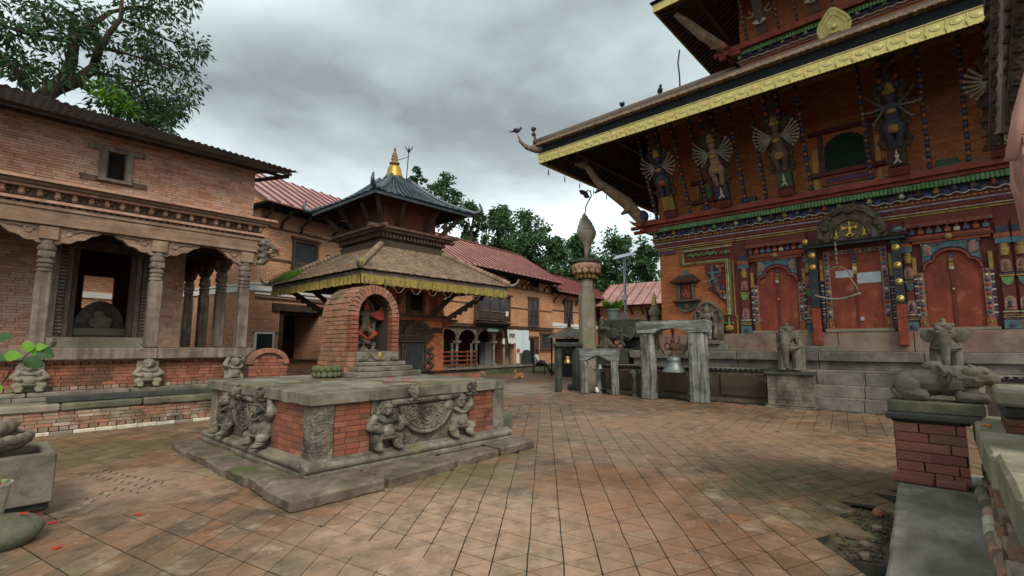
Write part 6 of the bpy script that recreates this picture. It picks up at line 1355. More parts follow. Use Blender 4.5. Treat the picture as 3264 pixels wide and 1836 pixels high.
for k in range(60):
    a = random.random()*2*pi; r_ = random.random()*.11; p = Vector((.21+r_*cos(a), 6.12+r_*sin(a), .45)); d = Vector((cos(a)*.4, sin(a)*.4, 1)).normalized(); l = random.uniform(.04, .12); w = d.orthogonal()*.012
    mb.add([p-w, p+w, p+d*l], [(0, 1, 2)])
mb.build('seedlings', 'leaf_bright', bs, kind='stuff')
mb = MB()
for k in range(6): mb.ell((.21+random.uniform(-.08, .08), 6.08+random.uniform(-.08, .08), .49), (.02, .02, .012), 6, 4)
mb.build('red_petals', 'petal', bs, kind='stuff')
for x_, y_, z_, lb in ((.43, 6.0, .235, 'red petals lying on the mossy boulder'), (.66, 6.4, .005, 'red petals fallen at the foot of the trough'), (1.25, 6.1, .006, 'single red petal on the worn paving beside the trough'), (.62, 5.6, .006, 'red petals on the paving before the boulder')):
    mb = MB(); p_ = [(x_+.028*cos(k)*(1+.3*sin(3*k)), y_+.022*sin(k), z_) for k in [2*pi*q/9 for q in range(9)]]; mb.prism(p_, (0, 0, .006)); tag(mb.build('petal', 'petal'), lb, 'petal')
# leafy sprig reaching in from the left
sg = thing('leafy_sprig', 'young bright green heart-leaved sprig growing beside the stone trough', 'plant', (-.12, 3.0, 0))
mb = MB(); stem = [(-.12, 3.0, 0), (-.08, 3.02, .6), (.0, 3.08, 1.2), (.09, 3.15, 1.44), (.14, 3.18, 1.55), (.2, 3.2, 1.64)]; mb.tube(stem, [.008, .007, .006, .004, .0035, .002], 6); mb.tube([(.05, 3.12, 1.35), (.04, 3.14, 1.5), (.05, 3.15, 1.62), (.07, 3.15, 1.68)], .003, 5); mb.build('stem', 'bark', sg, smooth=True)
def heartleaf(c, d, n, s, m='leaf_bright'):
    d, n = Vector(d).normalized(), Vector(n).normalized(); w = d.cross(n).normalized(); n = w.cross(d); c = Vector(c); mb = MB()
    prof = [(0, 0), (.12, .22), (.3, .38), (.5, .4), (.75, .26), (1.0, 0)]
    for sg_ in (-1, 1):
        vs = [c+d*(a*s)+w*(sg_*b*s)+n*(.18*b*s-.15*a*a*s) for a, b in prof]+[c+d*(a*s)+n*(-.15*a*a*s) for a, b in prof[1:-1]]
        k = len(prof); f = [(0, 1, k), (k-1, 2*k-3, k-2)]+[(i, i+1, k+i, k+i-1) for i in range(1, k-2)]
        mb.add(vs, f if sg_ > 0 else [q[::-1] for q in f], .5)
    mb.build('leaf', m, sg)
V3 = lambda: (random.uniform(-.3, .3)-.4, random.uniform(-.3, .3)-.7, random.uniform(.2, .8))
for c, d, s, m in (((.185, 3.19, 1.62), (-.2, 0, .9), .085, 'leaf_bright'), ((.2, 3.2, 1.64), (1, -.5, .2), .07, 'leaf_bright'), ((.2, 3.2, 1.64), (.5, -.3, -1), .07, 'leaf_bright'), ((.21, 3.2, 1.63), (1, -.6, -.5), .11, 'leaf'), ((.17, 3.19, 1.59), (1, -.5, -.5), .12, 'leaf'), ((.1, 3.15, 1.6), (.6, -.3, .1), .1, 'leaf_bright'), ((.07, 3.15, 1.68), (.9, -.4, .3), .09, 'leaf'), ((.05, 3.15, 1.62), (-.7, .2, -.4), .08, 'leaf_bright'), ((.05, 3.12, 1.6), (.9, -.5, -.1), .1, 'leaf'), ((.05, 3.13, 1.42), (-.6, 0, -.8), .09, 'leaf_bright'), ((.1, 3.15, 1.48), (.1, -.2, -1), .05, 'leaf_bright'), ((.02, 3.1, 1.3), (-.2, -.5, .3), .1, 'leaf_bright')):
    heartleaf(c, d, V3(), s*.68, m)
# ---------------------------------------------------------------- pavilion on the left
pv = thing('brick_pavilion', 'open brick pavilion with carved wooden pillars under a corrugated metal roof', 'pavilion', (2.2, 15.5, 0))
PB = lambda n, m, *a, **k: boxo(n, m, pv, *a, **k)
PX0, PX1 = -2.6, 4.85
# lower step
PB('step_core', 'mortar_dark', PX0, 12.68, -.02, 6.0, 13.6, .5)
for i in range(26):
    x = PX0+.1+i*.33
    if x < 5.9: PB('white_kerb', 'kerb_white' if i not in (11, 17) else 'stone_pale', x, 12.6, -.01, x+.325, 12.7, .062+.006*sin(i), bevel=.012, rough=.005)
for i in range(60):
    x = PX0+i*.143
    if x < 5.9: PB('dentil_brick', 'brick_step', x, 12.645, .066, x+.128, 12.7, .145, bevel=.006)
wall_bricks(pv, 'brick_step', (PX0, 12.68, .15), (1, 0, 0), 8.5, .27, .24, .068, .008, .035, jit=.012, limit=300)
for a, b, z in ((PX0, -.2, .57), (-.19, 1.25, .57), (1.26, 2.5, .565), (2.52, 4.1, .575), (4.12, 6.0, .57)):
    PB('step_slab', 'stone_pale' if a < 1 else 'stone_green', a, 12.6, .425, b, 13.3, z, bevel=.03, rough=.018)
for a, b in ((PX0, .6), (.61, 2.2), (2.21, 4.0), (4.01, 5.5)):
    PB('base_slab', 'stone_grey', a, 13.2, .57, b, 13.62, .655, bevel=.012, rough=.006); PB('base_slab', 'stone', a+.2, 13.3, .657, b+.19, 13.62, .742, bevel=.015, rough=.006)
# plinth wall
PB('plinth_core', 'mortar_dark', PX0, 13.63, .55, PX1+.05, 15.5, 1.36)
for i in range(56): PB('dentil_brick', 'brick_step', PX0+i*.135, 13.585, .745, PX0+i*.135+.122, 13.64, .82, bevel=.006)
wall_bricks(pv, 'brick_old', (PX0, 13.63, .825), (1, 0, 0), PX1-PX0+.05, .44, .25, .072, .008, .04, jit=.006, limit=300)
for i in range(56): PB('scallop_brick', 'brick_old', PX0+i*.135, 13.56, 1.275, PX0+i*.135+.125, 13.64, 1.325, bevel=.018)
PB('string_course', 'terracotta', PX0, 13.57, 1.328, PX1+.05, 13.65, 1.358)
for a, b in ((PX0, 1.0), (1.005, 2.86), (2.865, PX1+.1)): PB('sill_beam', 'wood_old', a, 13.42, 1.36, b, 13.86, 1.6, bevel=.015, rough=.005)
PB('floor', 'mortar', PX0, 13.861, 1.3, PX1, 19.2, 1.585)
for x in (.83, 2.72, 4.5):
    PB('relief_slab', 'stone_pale', x-.21, 13.5, .745, x+.21, 13.6, 1.355, bevel=.03, rough=.008)
    gana(Matrix.Translation((x, 13.46, .76)) @ Matrix.Diagonal((.98, .85, .93, 1)), 'stone_pale', pv, 'relief_figure', .014, x > 4)
# pillars
def pillar(x, y, full=True):
    w = .125; mb = MB(); mb.prism([(x-w, y-w, 1.602), (x+w, y-w, 1.602), (x+w, y+w, 1.602), (x-w, y+w, 1.602)], (0, 0, 1.53)); sh = mb.build('pillar', 'wood_old', pv, bevel=.025)
    prof = [(.125, 3.13), (.14, 3.15), (.14, 3.19), (.11, 3.21), (.135, 3.24), (.135, 3.28), (.11, 3.3), (.14, 3.33), (.14, 3.37), (.11, 3.4), (.13, 3.43), (.12, 3.48), (.125, 3.56), (.15, 3.6), (.15, 3.66), (.12, 3.69), (.13, 3.75), (.13, 3.8)]
    mb = MB(); mb.lathe(prof, (x, y, 0), 16); mb.build('turned_neck', 'wood_old', sh, smooth=False)
    MB().box(x-.13, y-.13, 3.44, x+.13, y+.13, 3.56).build('neck_block', 'wood_old', sh, bevel=.015)
    MB().box(x-.15, y-.15, 3.801, x+.15, y+.15, 4.06).build('pillar_head', 'wood_beam', sh, bevel=.01)
    return sh
def bracket(x, y, ax, m='wood_beam', wid=.82):
    ox, oy = (1, 0) if ax == 'x' else (0, 1)
    pts = [(-.16, 3.72)]+[(-.16-(wid-.16)*t, 3.74+.31*t**1.5+.02*sin(t*18)) for t in [k/10 for k in range(1, 11)]]+[(-wid, 4.085), (wid, 4.085)]+[(.16+(wid-.16)*t, 3.74+.31*t**1.5+.02*sin(t*18)) for t in [k/10 for k in range(10, 0, -1)]]+[(.16, 3.72)]
    mb = MB(); mb.prism([(x+ox*a-oy*.08, y+oy*a-ox*.08, z) for a, z in pts], (oy*.16, ox*.16, 0)); b = mb.build('bracket', m, pv)
    for s in (-1, 1):
        mb = MB(); c = Vector((x+ox*s*.3, y+oy*s*.3, 3.97)); mb.tube([c+Vector((ox*.085*(1-.5*k/12)*cos(2*pi*k/12), oy*.085*(1-.5*k/12)*cos(2*pi*k/12), .085*(1-.5*k/12)*sin(2*pi*k/12)))-Vector((oy*.085, ox*.085, 0)) for k in range(13)], .018, 5)
        mb.tube([c+Vector((ox*s*(.1+.1*k), oy*s*(.1+.1*k), .04+.02*k+.025*sin(k*2)))-Vector((oy*.085, ox*.085, 0)) for k in range(5)], [.03, .028, .024, .018, .012], 5); mb.build('bracket_scroll', m, b, smooth=True)
for x in (-1.0, .88, 2.76, 4.65): pillar(x, 13.66)
for x in (-1.0, .88, 2.76): bracket(x, 13.66, 'x')
bracket(4.65, 13.66, 'x', wid=.62)
for y in (15.4, 16.9, 18.5): pillar(4.65, y); bracket(4.65, y, 'y', 'wood_brown', .7)
PB('lintel', 'wood_beam', PX0, 13.5, 4.088, PX1+.02, 13.82, 4.4, bevel=.01, rough=.004); PB('side_lintel', 'wood_brown', 4.5, 13.821, 4.088, 4.82, 18.8, 4.38)
PB('rear_lintel', 'wood_brown', PX0, 18.6, 3.9, 4.82, 18.9, 4.38)
mb = MB()
for k in range(12): mb.ell((4.98+.05*(k % 3), 13.5-.03*(k % 2), 3.82+.055*k), (.13, .12, .06), 8, 5)
mb.tube([(4.9, 13.5, 4.3), (5.15, 13.4, 4.32), (5.25, 13.35, 4.2), (5.2, 13.37, 4.08)], .06, 7); blob('corner_makara', 'stone_carved', pv, mb, .022, 1)
# cornice
def corn(z0, z1, p, m, **k): PB('cornice', m, PX0, 13.72-p, z0, 4.72+p, 14.2, z1, **k)
corn(4.402, 4.47, .25, 'wood_beam'); corn(4.472, 4.52, .2, 'wood_brown'); corn(4.522, 4.58, .3, 'terracotta'); corn(4.582, 4.78, .2, 'wood_brown'); corn(4.782, 4.84, .34, 'terracotta'); corn(4.842, 4.9, .42, 'wood_beam')
mb = MB(); mb.prism([(PX0, 13.72-.52, 4.902), (PX0, 13.72-.52, 4.96), (PX0, 13.98, 5.12), (PX0, 13.98, 4.902)], (4.72+.52-PX0, 0, 0)); mb.build('cornice_slope', 'terracotta', pv)
hb = MB(); hb.ell((0, 0, 0), (.06, .06, .075), 8, 5).ell((0, -.05, -.02), (.03, .03, .03), 6, 4).ell((0, -.01, .07), (.055, .05, .03), 6, 4); hbm = unit('terracotta', hb)
place('cornice_head', hbm, pv, [(PX0+.1+i*.265, 13.5, 4.69) for i in range(29)])
cbm = unit('wood_brown', MB().ell((0, 0, 0), (.035, .04, .05), 6, 4)); place('cornice_bead', cbm, pv, [(PX0+.23+i*.265, 13.5, 4.64) for i in range(28)]); place('cornice_bead', cbm, pv, [(PX0+.18+i*.265, 13.5, 4.73) for i in range(28)])
sbm = unit('wood_beam', MB().ell((0, 0, 0), (.055, .03, .03), 6, 4)); place('cornice_scallop', sbm, pv, [(PX0+.06+i*.13, 13.5, 4.5) for i in range(60)])
# upper wall
PB('upper_wall', 'mortar', PX0, 14.02, 4.9, 4.86, 14.4, 6.45); PB('side_upper_wall', 'mortar', 4.5, 14.401, 4.9, 4.86, 19, 6.45)
WH = [(1.62-PX0, 2.16-PX0, .26, .92), (1.4-PX0, 2.4-PX0, .9, 1.02), (1.3-PX0, 2.5-PX0, .2, .3)]
wall_bricks(pv, 'brick_wall', (PX0, 14.02, 5.12), (1, 0, 0), 4.88-PX0, 1.3, .25, .062, .007, .03, jit=.004, holes=WH, limit=300)
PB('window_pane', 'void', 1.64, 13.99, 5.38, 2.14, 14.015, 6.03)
for a, b in ((1.6, 1.72), (2.06, 2.18)): PB('window_jamb', 'wood_old', a, 13.9, 5.4, b, 14.03, 6.03, bevel=.008)
PB('window_lintel', 'wood_old', 1.38, 13.92, 6.03, 2.42, 14.03, 6.14, bevel=.008); PB('window_sill', 'wood_old', 1.58, 13.88, 5.33, 2.2, 14.03, 5.398, bevel=.008)
for a, b in ((1.3, 1.575), (2.205, 2.48)): PB('sill_horn', 'wood_brown', a, 13.96, 5.3, b, 14.03, 5.42)
for a, b in ((1.725, 1.745), (2.035, 2.055)): PB('window_inner_frame', 'wood_brown', a, 13.93, 5.4, b, 14.0, 6.02)
# roof: corrugated sheets
def sheet(x0, x1, name):
    mb = MB(); n = int((x1-x0)/.035); vs = []; fs = []
    for i in range(n+1):
        x = x0+(x1-x0)*i/n; yf = 12.72+(x+.03)*.094; z = 6.46+.022*sin(x*2*pi/.14)
        vs += [(x, yf, z), (x, 16.5, z+.75), (x, 16.5, z+.74), (x, yf, z-.006)]
    for i in range(n):
        for k in range(4): fs.append((4*i+k, 4*i+(k+1) % 4, 4*i+4+(k+1) % 4, 4*i+4+k))
    fs += [(0, 3, 2, 1), (4*n, 4*n+1, 4*n+2, 4*n+3)]
    mb.add(vs, fs); mb.build(name, 'sheet', pv)
for i in range(10): sheet(PX0-.5+i*.9, PX0-.5+i*.9+.93 if i < 9 else 5.75, 'roof_sheet')
for y, z in ((13.35, 6.40), (13.95, 6.5)): PB('purlin', 'wood_dark', PX0-.4, y, z-.06, 5.6, y+.08, z)
PB('rear_roof_sheet', 'sheet', PX0-.5, 16.5, 7.15, 5.7, 19.6, 7.2)
mb = MB(); mb.beam((5.6, 13.6, 6.38), (5.6, 17.5, 7.1), .07, .1); mb.build('verge_board', 'wood_dark', pv)
PB('ceiling', 'wood_dark', PX0, 13.83, 4.385, 4.5, 18.9, 4.45)
for i in range(12): PB('joist', 'wood_brown', 3.75, 14.0+i*.4, 4.28, 4.49, 14.1+i*.4, 4.384)
# inner wall and shrine doorway
PB('inner_wall', 'mortar', PX0, 15.62, 1.55, 1.3, 15.9, 4.38); PB('inner_wall', 'mortar', 2.95, 15.62, 1.55, 3.78, 15.9, 4.38); PB('inner_wall_head', 'wood_dark', 1.3, 15.62, 4.0, 2.95, 15.9, 4.38)
wall_bricks(pv, 'brick_wall', (PX0, 15.62, 1.6), (1, 0, 0), 1.3-PX0, 2.75, .25, .065, .007, .025, limit=150); wall_bricks(pv, 'brick_wall', (2.95, 15.62, 1.6), (1, 0, 0), .84, 2.75, .25, .065, .007, .025, limit=150)
PB('return_wall', 'brick_wall', 3.4, 15.91, 1.55, 3.78, 18.6, 4.38)
wall_bricks(pv, 'brick_wall', (3.78, 15.62, 1.6), (0, 1, 0), .9, 2.75, .25, .065, .007, .02, limit=0)
for s, xs in ((1, (1.15, 1.27, 1.39, 1.5)), (-1, (3.1, 2.98, 2.86, 2.75))):
    for k, x in enumerate(xs): PB('door_frame', 'wood_brown' if k % 2 else 'wood_old', x, 15.5+.06*k, 1.86, x+s*.11, 15.7+.06*k, 4.1, bevel=.008)
    for i in range(24): PB('frame_ring', 'wood_old', min(xs[1]-.01, xs[1]+s*.12), 15.53, 1.95+i*.085, max(xs[1]-.01, xs[1]+s*.12)+.01, 15.56, 1.995+i*.085, bevel=.01)
PB('door_sill', 'stone_pale', 1.1, 15.4, 1.587, 3.15, 15.75, 1.855, bevel=.015, rough=.006)
for x in (1.2, 3.0): maskhead(Matrix.Translation((x, 15.36, 1.72)) @ Matrix.Diagonal((1.2, 1, 1.4, 1)), pv, 'sill_mask', 'stone_pale', .016)
PB('door_head', 'wood_brown', 1.3, 15.55, 4.0, 2.95, 15.6, 4.2)
# shrine interior with rear window
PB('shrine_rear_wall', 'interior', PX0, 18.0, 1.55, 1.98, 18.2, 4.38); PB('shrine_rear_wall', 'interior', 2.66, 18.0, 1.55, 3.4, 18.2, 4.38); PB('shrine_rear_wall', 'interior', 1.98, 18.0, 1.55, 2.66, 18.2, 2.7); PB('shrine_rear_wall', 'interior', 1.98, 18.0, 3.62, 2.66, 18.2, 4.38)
ss = thing('shrine_stone', 'low grey shrine stone with pale rounded deity block inside the pavilion', 'statue', (2.25, 16.9, 1.58))
boxo('base', 'stone', ss, 1.75, 16.5, 1.587, 2.75, 17.3, 1.9, bevel=.02, rough=.01); boxo('slab', 'stone_pale', ss, 1.7, 16.45, 1.902, 2.8, 17.3, 2.1, bevel=.02, rough=.01)
mb = MB(); mb.prism([(2.25+.52*cos(a), 16.75, 2.102+.72*sin(a)) for a in [pi*k/16 for k in range(17)]], (0, .2, 0)); mb.build('back_stone', 'stone', ss, bevel=.02, rough=.012)
b = MB(); b.ell((2.25, 16.65, 2.25), (.26, .12, .2)).ell((2.2, 16.62, 2.45), (.13, .1, .12)).ell((2.4, 16.62, 2.3), (.12, .08, .1)); blob('deity_stone', 'stone_pale', ss, b, .025, 1)
# log and arch
lb = MB(); a_, b_ = at(212, 1262, z=.66), at(700, 1240, z=.66); lb.beam((1.05, 12.82, .63), (4.4, 12.95, .64), .16, .13); o = lb.build('timber_beam', 'stone_dark', bevel=.02, rough=.008); tag(o, 'dark squared timber beam lying along the pavilion step', 'beam')
ba = thing('brick_arch_wall', 'low round-topped brick wall end beside the pavilion plinth', 'wall', (5.15, 13.0, .57))
mb = MB(); ap = [(5.6, .56)]+[(5.13+.47*cos(a), 1.2+.36*sin(a)) for a in [pi*k/14 for k in range(15)]]+[(4.66, .56)]; mb.prism([(x, 13.02, z) for x, z in ap], (0, .4, 0)); mb.build('core', 'mortar_dark', ba)
wall_bricks(ba, 'brick_old', (4.66, 13.02, .575), (1, 0, 0), .94, .9, .24, .085, .008, .03, keep=lambda u, z: ((u-.47)/.40)**2+(max(0, z-.6)/.26)**2 < 1 or z < .6)
out = []
for k in range(17): a = pi*(k+.5)/17; out.append((Vector((5.13+.44*cos(a), 13.05, 1.2+.33*sin(a))), (.08, .16, .12), Matrix.Rotation(-(a+pi/2) if False else pi/2-a, 3, 'Y')))
pieces(ba, 'voussoir', 'brick_mossy', out)
# ---------------------------------------------------------------- small two-tier temple
MX, MY, MW = 10.05, 15.06, 1.365
mt = thing('tiered_shrine', 'small two-tier brick shrine with clay tile and slate roofs and gilt pinnacle', 'shrine', (MX, MY, 0))
QB = lambda n, m, *a, **k: boxo(n, m, mt, *a, **k)
QB('plinth', 'stone_brown', MX-1.9, MY-1.9, -.02, MX+1.9, MY+1.9, .28, bevel=.02); QB('plinth', 'stone_brown', MX-1.6, MY-1.6, .281, MX+1.6, MY+1.6, .5, bevel=.02)
QB('wall', 'mortar_dark', MX-MW+.02, MY-MW+.02, .45, MX+MW-.02, MY+MW-.02, 5.1)
wall_bricks(mt, 'brick_temple', (MX-MW, MY-MW+.02, .5), (1, 0, 0), 2*MW, 3.3, .23, .075, .008, .025, holes=[(.45, 1.85, 0, 2.1)], limit=200)
wall_bricks(mt, 'brick_temple', (MX-MW+.02, MY+MW, .5), (0, -1, 0), 2*MW, 3.3, .23, .075, .008, .025, holes=[(.5, 2.2, 0, 2.1)], limit=100)
# door with tympanum on the visible face
yf = MY-MW
QB('door_recess', 'wood_blackgreen', 9.6, yf-.03, .5, 10.62, yf+.03, 1.9)
for a, b in ((9.78, 10.1), (10.11, 10.43)): QB('door_leaf', 'wood_blackgreen', a, yf-.06, .52, b, yf-.031, 1.74)
for x in (9.62, 9.72, 10.45, 10.56): mb = MB(); mb.lathe([(.05, 0), (.05, .1), (.035, .13), (.04, .5), (.05, .55), (.035, .6), (.04, 1.1), (.055, 1.2)], (x, yf-.07, .52), 10); mb.build('door_colonnette', 'wood_dark', mt, smooth=True)
for k, (w, z0, z1) in enumerate(((.62, 1.76, 1.85), (.68, 1.86, 1.93), (.74, 1.94, 2.03))): QB('door_lintel', 'wood_dark', 10.1-w, yf-.1-.03*k, z0, 10.1+w, yf+.02, z1, bevel=.008)
mb = MB(); mb.prism([(10.18+.56*cos(a), yf-.1, 2.035+.46*sin(a)) for a in [pi*k/16 for k in range(17)]], (0, -.06, 0)); tm = mb.build('tympanum', 'wood_dark', mt)
mb = MB()
for k in range(22): a = pi*random.random(); r = random.uniform(.25, .9); mb.ell((10.18+.54*r*cos(a), yf-.17, 2.06+.42*r*sin(a)), random.uniform(.03, .06), 6, 4)
mb.build('tympanum_carving', 'wood_dark', tm, smooth=True, kind='stuff')
mb = MB()
for k in range(16): mb.ell((10.78+.1*sin(k*1.3), yf-.05, .6+k*.065), (.1, .05, .06), 7, 5)
blob('side_carving', 'wood_dark', mt, mb, .022, 1)
for k in range(5): QB('frieze_block', 'wood_dark', 10.85+k*.1, yf-.04, 2.1, 10.92+k*.1, yf+.0, 2.28)
QB('frieze', 'wood_red', MX-MW-.02, yf-.05, 2.5, MX+MW+.02, yf+.01, 2.62); QB('frieze', 'wood_dark', MX-MW-.04, yf-.08, 2.63, MX+MW+.04, yf+.01, 2.72)
for s, dx in ((1, 0), (1, .2), (1, .38)): QB('beam_end', 'wood_red', MX+MW-.1, yf-.12, 2.5-.09*dx/.2, MX+MW+.55-dx, yf+.02, 2.6-.09*dx/.2)
QB('window_frame', 'wood_dark', 9.75, yf-.06, 2.75, 10.5, yf+.01, 3.45); QB('window_pane', 'void', 9.88, yf-.064, 2.85, 10.37, yf-.061, 3.38)
QB('panel', 'paint_rust', 10.75, yf-.03, 2.78, 11.05, yf+.0, 3.4)
# side door (hidden face)
QB('side_door', 'wood_dark', MX-MW-.06, MY-.8, .5, MX-MW+.02, MY+.8, 2.5)
# struts
H1, Z1 = 2.975, 3.66
for sx, sy in ((-1, -1), (1, -1), (-1, 1)):
    mb = MB(); p, q = Vector((MX+sx*(MW+.02), MY+sy*(MW+.02), 2.55)), Vector((MX+sx*(H1-.45), MY+sy*(H1-.45), 3.62)); mb.beam(p, q, .13, .16)
    for k in range(7): c = p.lerp(q, .1+.12*k)+Vector((0, 0, -.1)); mb.ell(c, (.08, .08, .07), 6, 4)
    mb.build('corner_strut', 'wood_dark', mt)
for t in (-.8, .8):
    mb = MB(); mb.beam((MX+t, yf-.02, 2.7), (MX+t*1.4, MY-H1+.5, 3.6), .12, .14); mb.build('strut', 'wood_dark', mt); mb = MB(); mb.beam((MX-MW-.02, MY+t, 2.7), (MX-H1+.5, MY+t*1.4, 3.6), .12, .14); mb.build('strut', 'wood_dark', mt)
def fr4(mb, h0, z0, h1, z1, sag=0):
    n = 8; rings = []
    for k in range(n+1):
        t = k/n; h = h0+(h1-h0)*t; z = z0+(z1-z0)*t-sag*sin(pi*t)
        rings.append([(MX-h, MY-h, z), (MX+h, MY-h, z), (MX+h, MY+h, z), (MX-h, MY+h, z)])
    vs = [p for r in rings for p in r]; fs = [(4*k+i, 4*k+(i+1) % 4, 4*k+4+(i+1) % 4, 4*k+4+i) for k in range(n) for i in range(4)]
    mb.add(vs, fs); return mb
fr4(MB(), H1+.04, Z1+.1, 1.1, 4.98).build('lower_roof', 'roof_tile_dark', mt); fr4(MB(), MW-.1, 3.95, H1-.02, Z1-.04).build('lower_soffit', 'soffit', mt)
for (x0, y0, x1, y1) in ((-H1, -H1, H1, -H1+.06), (-H1, -H1+.061, -H1+.06, H1), (H1-.06, -H1+.061, H1, H1)): QB('eave_board', 'wood_old', MX+x0, MY+y0, Z1-.05, MX+x1, MY+y1, Z1+.09, bevel=.008)
# clay tiles in courses
out = []; slope = math.atan2(4.98-Z1-.1, H1+.04-1.1); Ls = hypot(4.98-Z1-.1, H1+.04-1.1)
nrow = 17
for face in range(2):
    for r in range(nrow):
        t = (r+.3)/nrow; h = H1+.06+(1.1-H1-.04)*t; z = Z1+.13+(4.98-Z1-.1)*t
        w = -h+.05*(r % 2)
        while w < h-.05:
            l = .105; ctr = Vector((MX+w, MY-h, z)) if face == 0 else Vector((MX-h, MY+w, z))
            R_ = (Matrix.Identity(3) if face == 0 else Rz(-pi/2)) @ Matrix.Rotation(slope-.12+random.uniform(-.06, .06), 3, 'X') @ Matrix.Rotation(random.uniform(-.06, .06), 3, 'Z')
            # lay flat: piece local z is thickness when rotated about x by 90
            out.append((ctr+Vector((0, 0, random.uniform(0, .012))), (l-.006, .17, .03), R_)); w += l
pieces(mt, 'roof_tile', 'roof_tile', out, limit=300, rest='roof_tiles')
for sx, sy in ((-1, -1), (1, -1), (-1, 1)):
    p, q = Vector((MX+sx*(H1+.06), MY+sy*(H1+.06), Z1+.2)), Vector((MX+sx*1.1, MY+sy*1.1, 5.06))
    for k in range(22):
        a, b = p.lerp(q, k/22), p.lerp(q, (k+1.25)/22); mb = MB(); mb.tube([a+Vector((0, 0, .03)), b+Vector((0, 0, .005))], [.105, .09], 8); mb.build('hip_tile', 'roof_tile', mt, smooth=True)
    mb = MB(); d = Vector((sx, sy, 0)).normalized(); mb.tube([p-d*.1, p+d*.12+Vector((0, 0, -.04)), p+d*.28+Vector((0, 0, .06)), p+d*.34+Vector((0, 0, .2))], [.06, .06, .045, .02], 7); mb.build('corner_horn', 'stone_pale', mt, smooth=True)
mb = MB(); mb.ell((MX-H1-.05, MY-H1-.05, Z1+.3), (.09, .09, .11), 8, 6); mb.build('corner_mask', 'cloth_yellow', mt, smooth=True)
# grass on the far corner of the roof
mb = MB()
for k in range(900):
    t = random.random(); x_ = MX-H1+random.random()*.5; y_ = MY+H1-1.3*random.random()**1.3; z_ = Z1+.2+(x_-MX+H1)*.7; l = random.uniform(.05, .26); a = random.random()*6.3; w = .012
    mb.add([(x_-w*cos(a), y_-w*sin(a), z_), (x_+w*cos(a), y_+w*sin(a), z_), (x_+random.uniform(-.12, .06), y_+random.uniform(-.08, .08), z_+l)], [(0, 1, 2)])
mb.build('roof_grass', 'grass', mt, kind='stuff')
# yellow valance hanging from the eave
def valance(x0, y0, x1, y1):
    n = int(hypot(x1-x0, y1-y0)/.06); mb = MB(); vs = []; fs = []
    for i in range(n+1):
        t = i/n; wv_ = .02*sin(i*1.9+sin(i*.31)*2)+.014*sin(i*.7); nx, ny = (0, -1) if abs(x1-x0) > abs(y1-y0) else (-1, 0)
        zb = Z1-.25-.03*abs(sin(i*.8+.4*sin(i*.13)))-.035*random.random()
        for z, o_ in ((Z1-.03, .01), (Z1-.18, .02+wv_), (zb, .03+wv_*2)): vs.append((x0+(x1-x0)*t+nx*o_, y0+(y1-y0)*t+ny*o_, z))
    for i in range(n): fs += [(3*i, 3*i+1, 3*i+4, 3*i+3), (3*i+1, 3*i+2, 3*i+5, 3*i+4)]
    mb.add(vs, fs); v = mb.build('valance', 'cloth_yellow', mt)
valance(MX-H1, MY-H1-.01, MX+H1, MY-H1-.01); valance(MX-H1-.01, MY+H1, MX-H1-.01, MY-H1)
for i in range(9):
    x0 = MX-H1+.35+i*.62; mb = MB(); mb.tube([(x0+.5*k/8, MY-H1-.06, Z1-.2-.28*sin(pi*k/8)) for k in range(9)], .011, 5); mb.build('garland_wire', 'wood_old', mt, smooth=True)
for x_ in (MX-H1+.1, MX-H1+.75): mb = MB(); mb.tube([(x_, MY-H1-.05, Z1-.1), (x_, MY-H1-.05, Z1-.62)], .01, 5); mb.build('hanging_wire', 'iron', mt)
# upper storey
H2, Z2 = 2.06, 6.42; UW = 1.1
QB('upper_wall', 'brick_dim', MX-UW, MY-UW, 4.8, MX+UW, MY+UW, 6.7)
for k, (h, z0, z1, m) in enumerate(((1.22, 5.02, 5.1, 'wood_dark'), (1.28, 5.102, 5.2, 'wood_dark'), (1.36, 5.202, 5.38, 'wood_dark'), (1.5, 5.382, 5.48, 'wood_brown'), (1.58, 5.482, 5.56, 'wood_brown'))): QB('upper_cornice', m, MX-h, MY-h, z0, MX+h, MY+h, z1)
cb = unit('wood_brown', MB().box(-.03, -.03, -.07, .03, .03, .07), False)
place('cornice_block', cb, mt, [(MX-1.3+i*.14, MY-1.385, 5.29) for i in range(19)]+[(MX-1.385, MY-1.3+i*.14, 5.29) for i in range(19)])
for sx, sy in ((-1, -1), (1, -1), (-1, 1)):
    QB('beam_end', 'wood_brown', MX+sx*1.2-.06, MY+sy*1.2-.06, 5.4, MX+sx*1.85+.06*sx, MY+sy*1.2+.06, 5.52) if sx > 0 else QB('beam_end', 'wood_brown', MX-1.9, MY+sy*1.5-.06, 5.44, MX-1.2, MY+sy*1.5+.06, 5.55)
    QB('beam_end', 'wood_brown', MX+sx*1.5-.06, min(MY+sy*1.2, MY+sy*1.9), 5.445, MX+sx*1.5+.06, max(MY+sy*1.2, MY+sy*1.9), 5.555)
    mb = MB(); mb.beam((MX+sx*(UW+.1), MY+sy*(UW+.1), 5.6), (MX+sx*(H2-.25), MY+sy*(H2-.25), 6.42), .12, .14); mb.build('corner_strut', 'wood_dark', mt)
for t in (-.55, .55): mb = MB(); mb.beam((MX+t, MY-UW-.05, 5.6), (MX+t*1.3, MY-H2+.35, 6.4), .11, .12); mb.build('strut', 'wood_dark', mt); mb = MB(); mb.beam((MX-UW-.05, MY+t, 5.6), (MX-H2+.35, MY+t*1.3, 6.4), .11, .12); mb.build('strut', 'wood_dark', mt)
fr4(MB(), UW-.1, 6.72, H2-.02, Z2-.02).build('upper_soffit', 'soffit', mt)
fr4(MB(), H2+.04, Z2+.05, .34, 7.72, .2).build('upper_roof', 'roof_slate', mt)
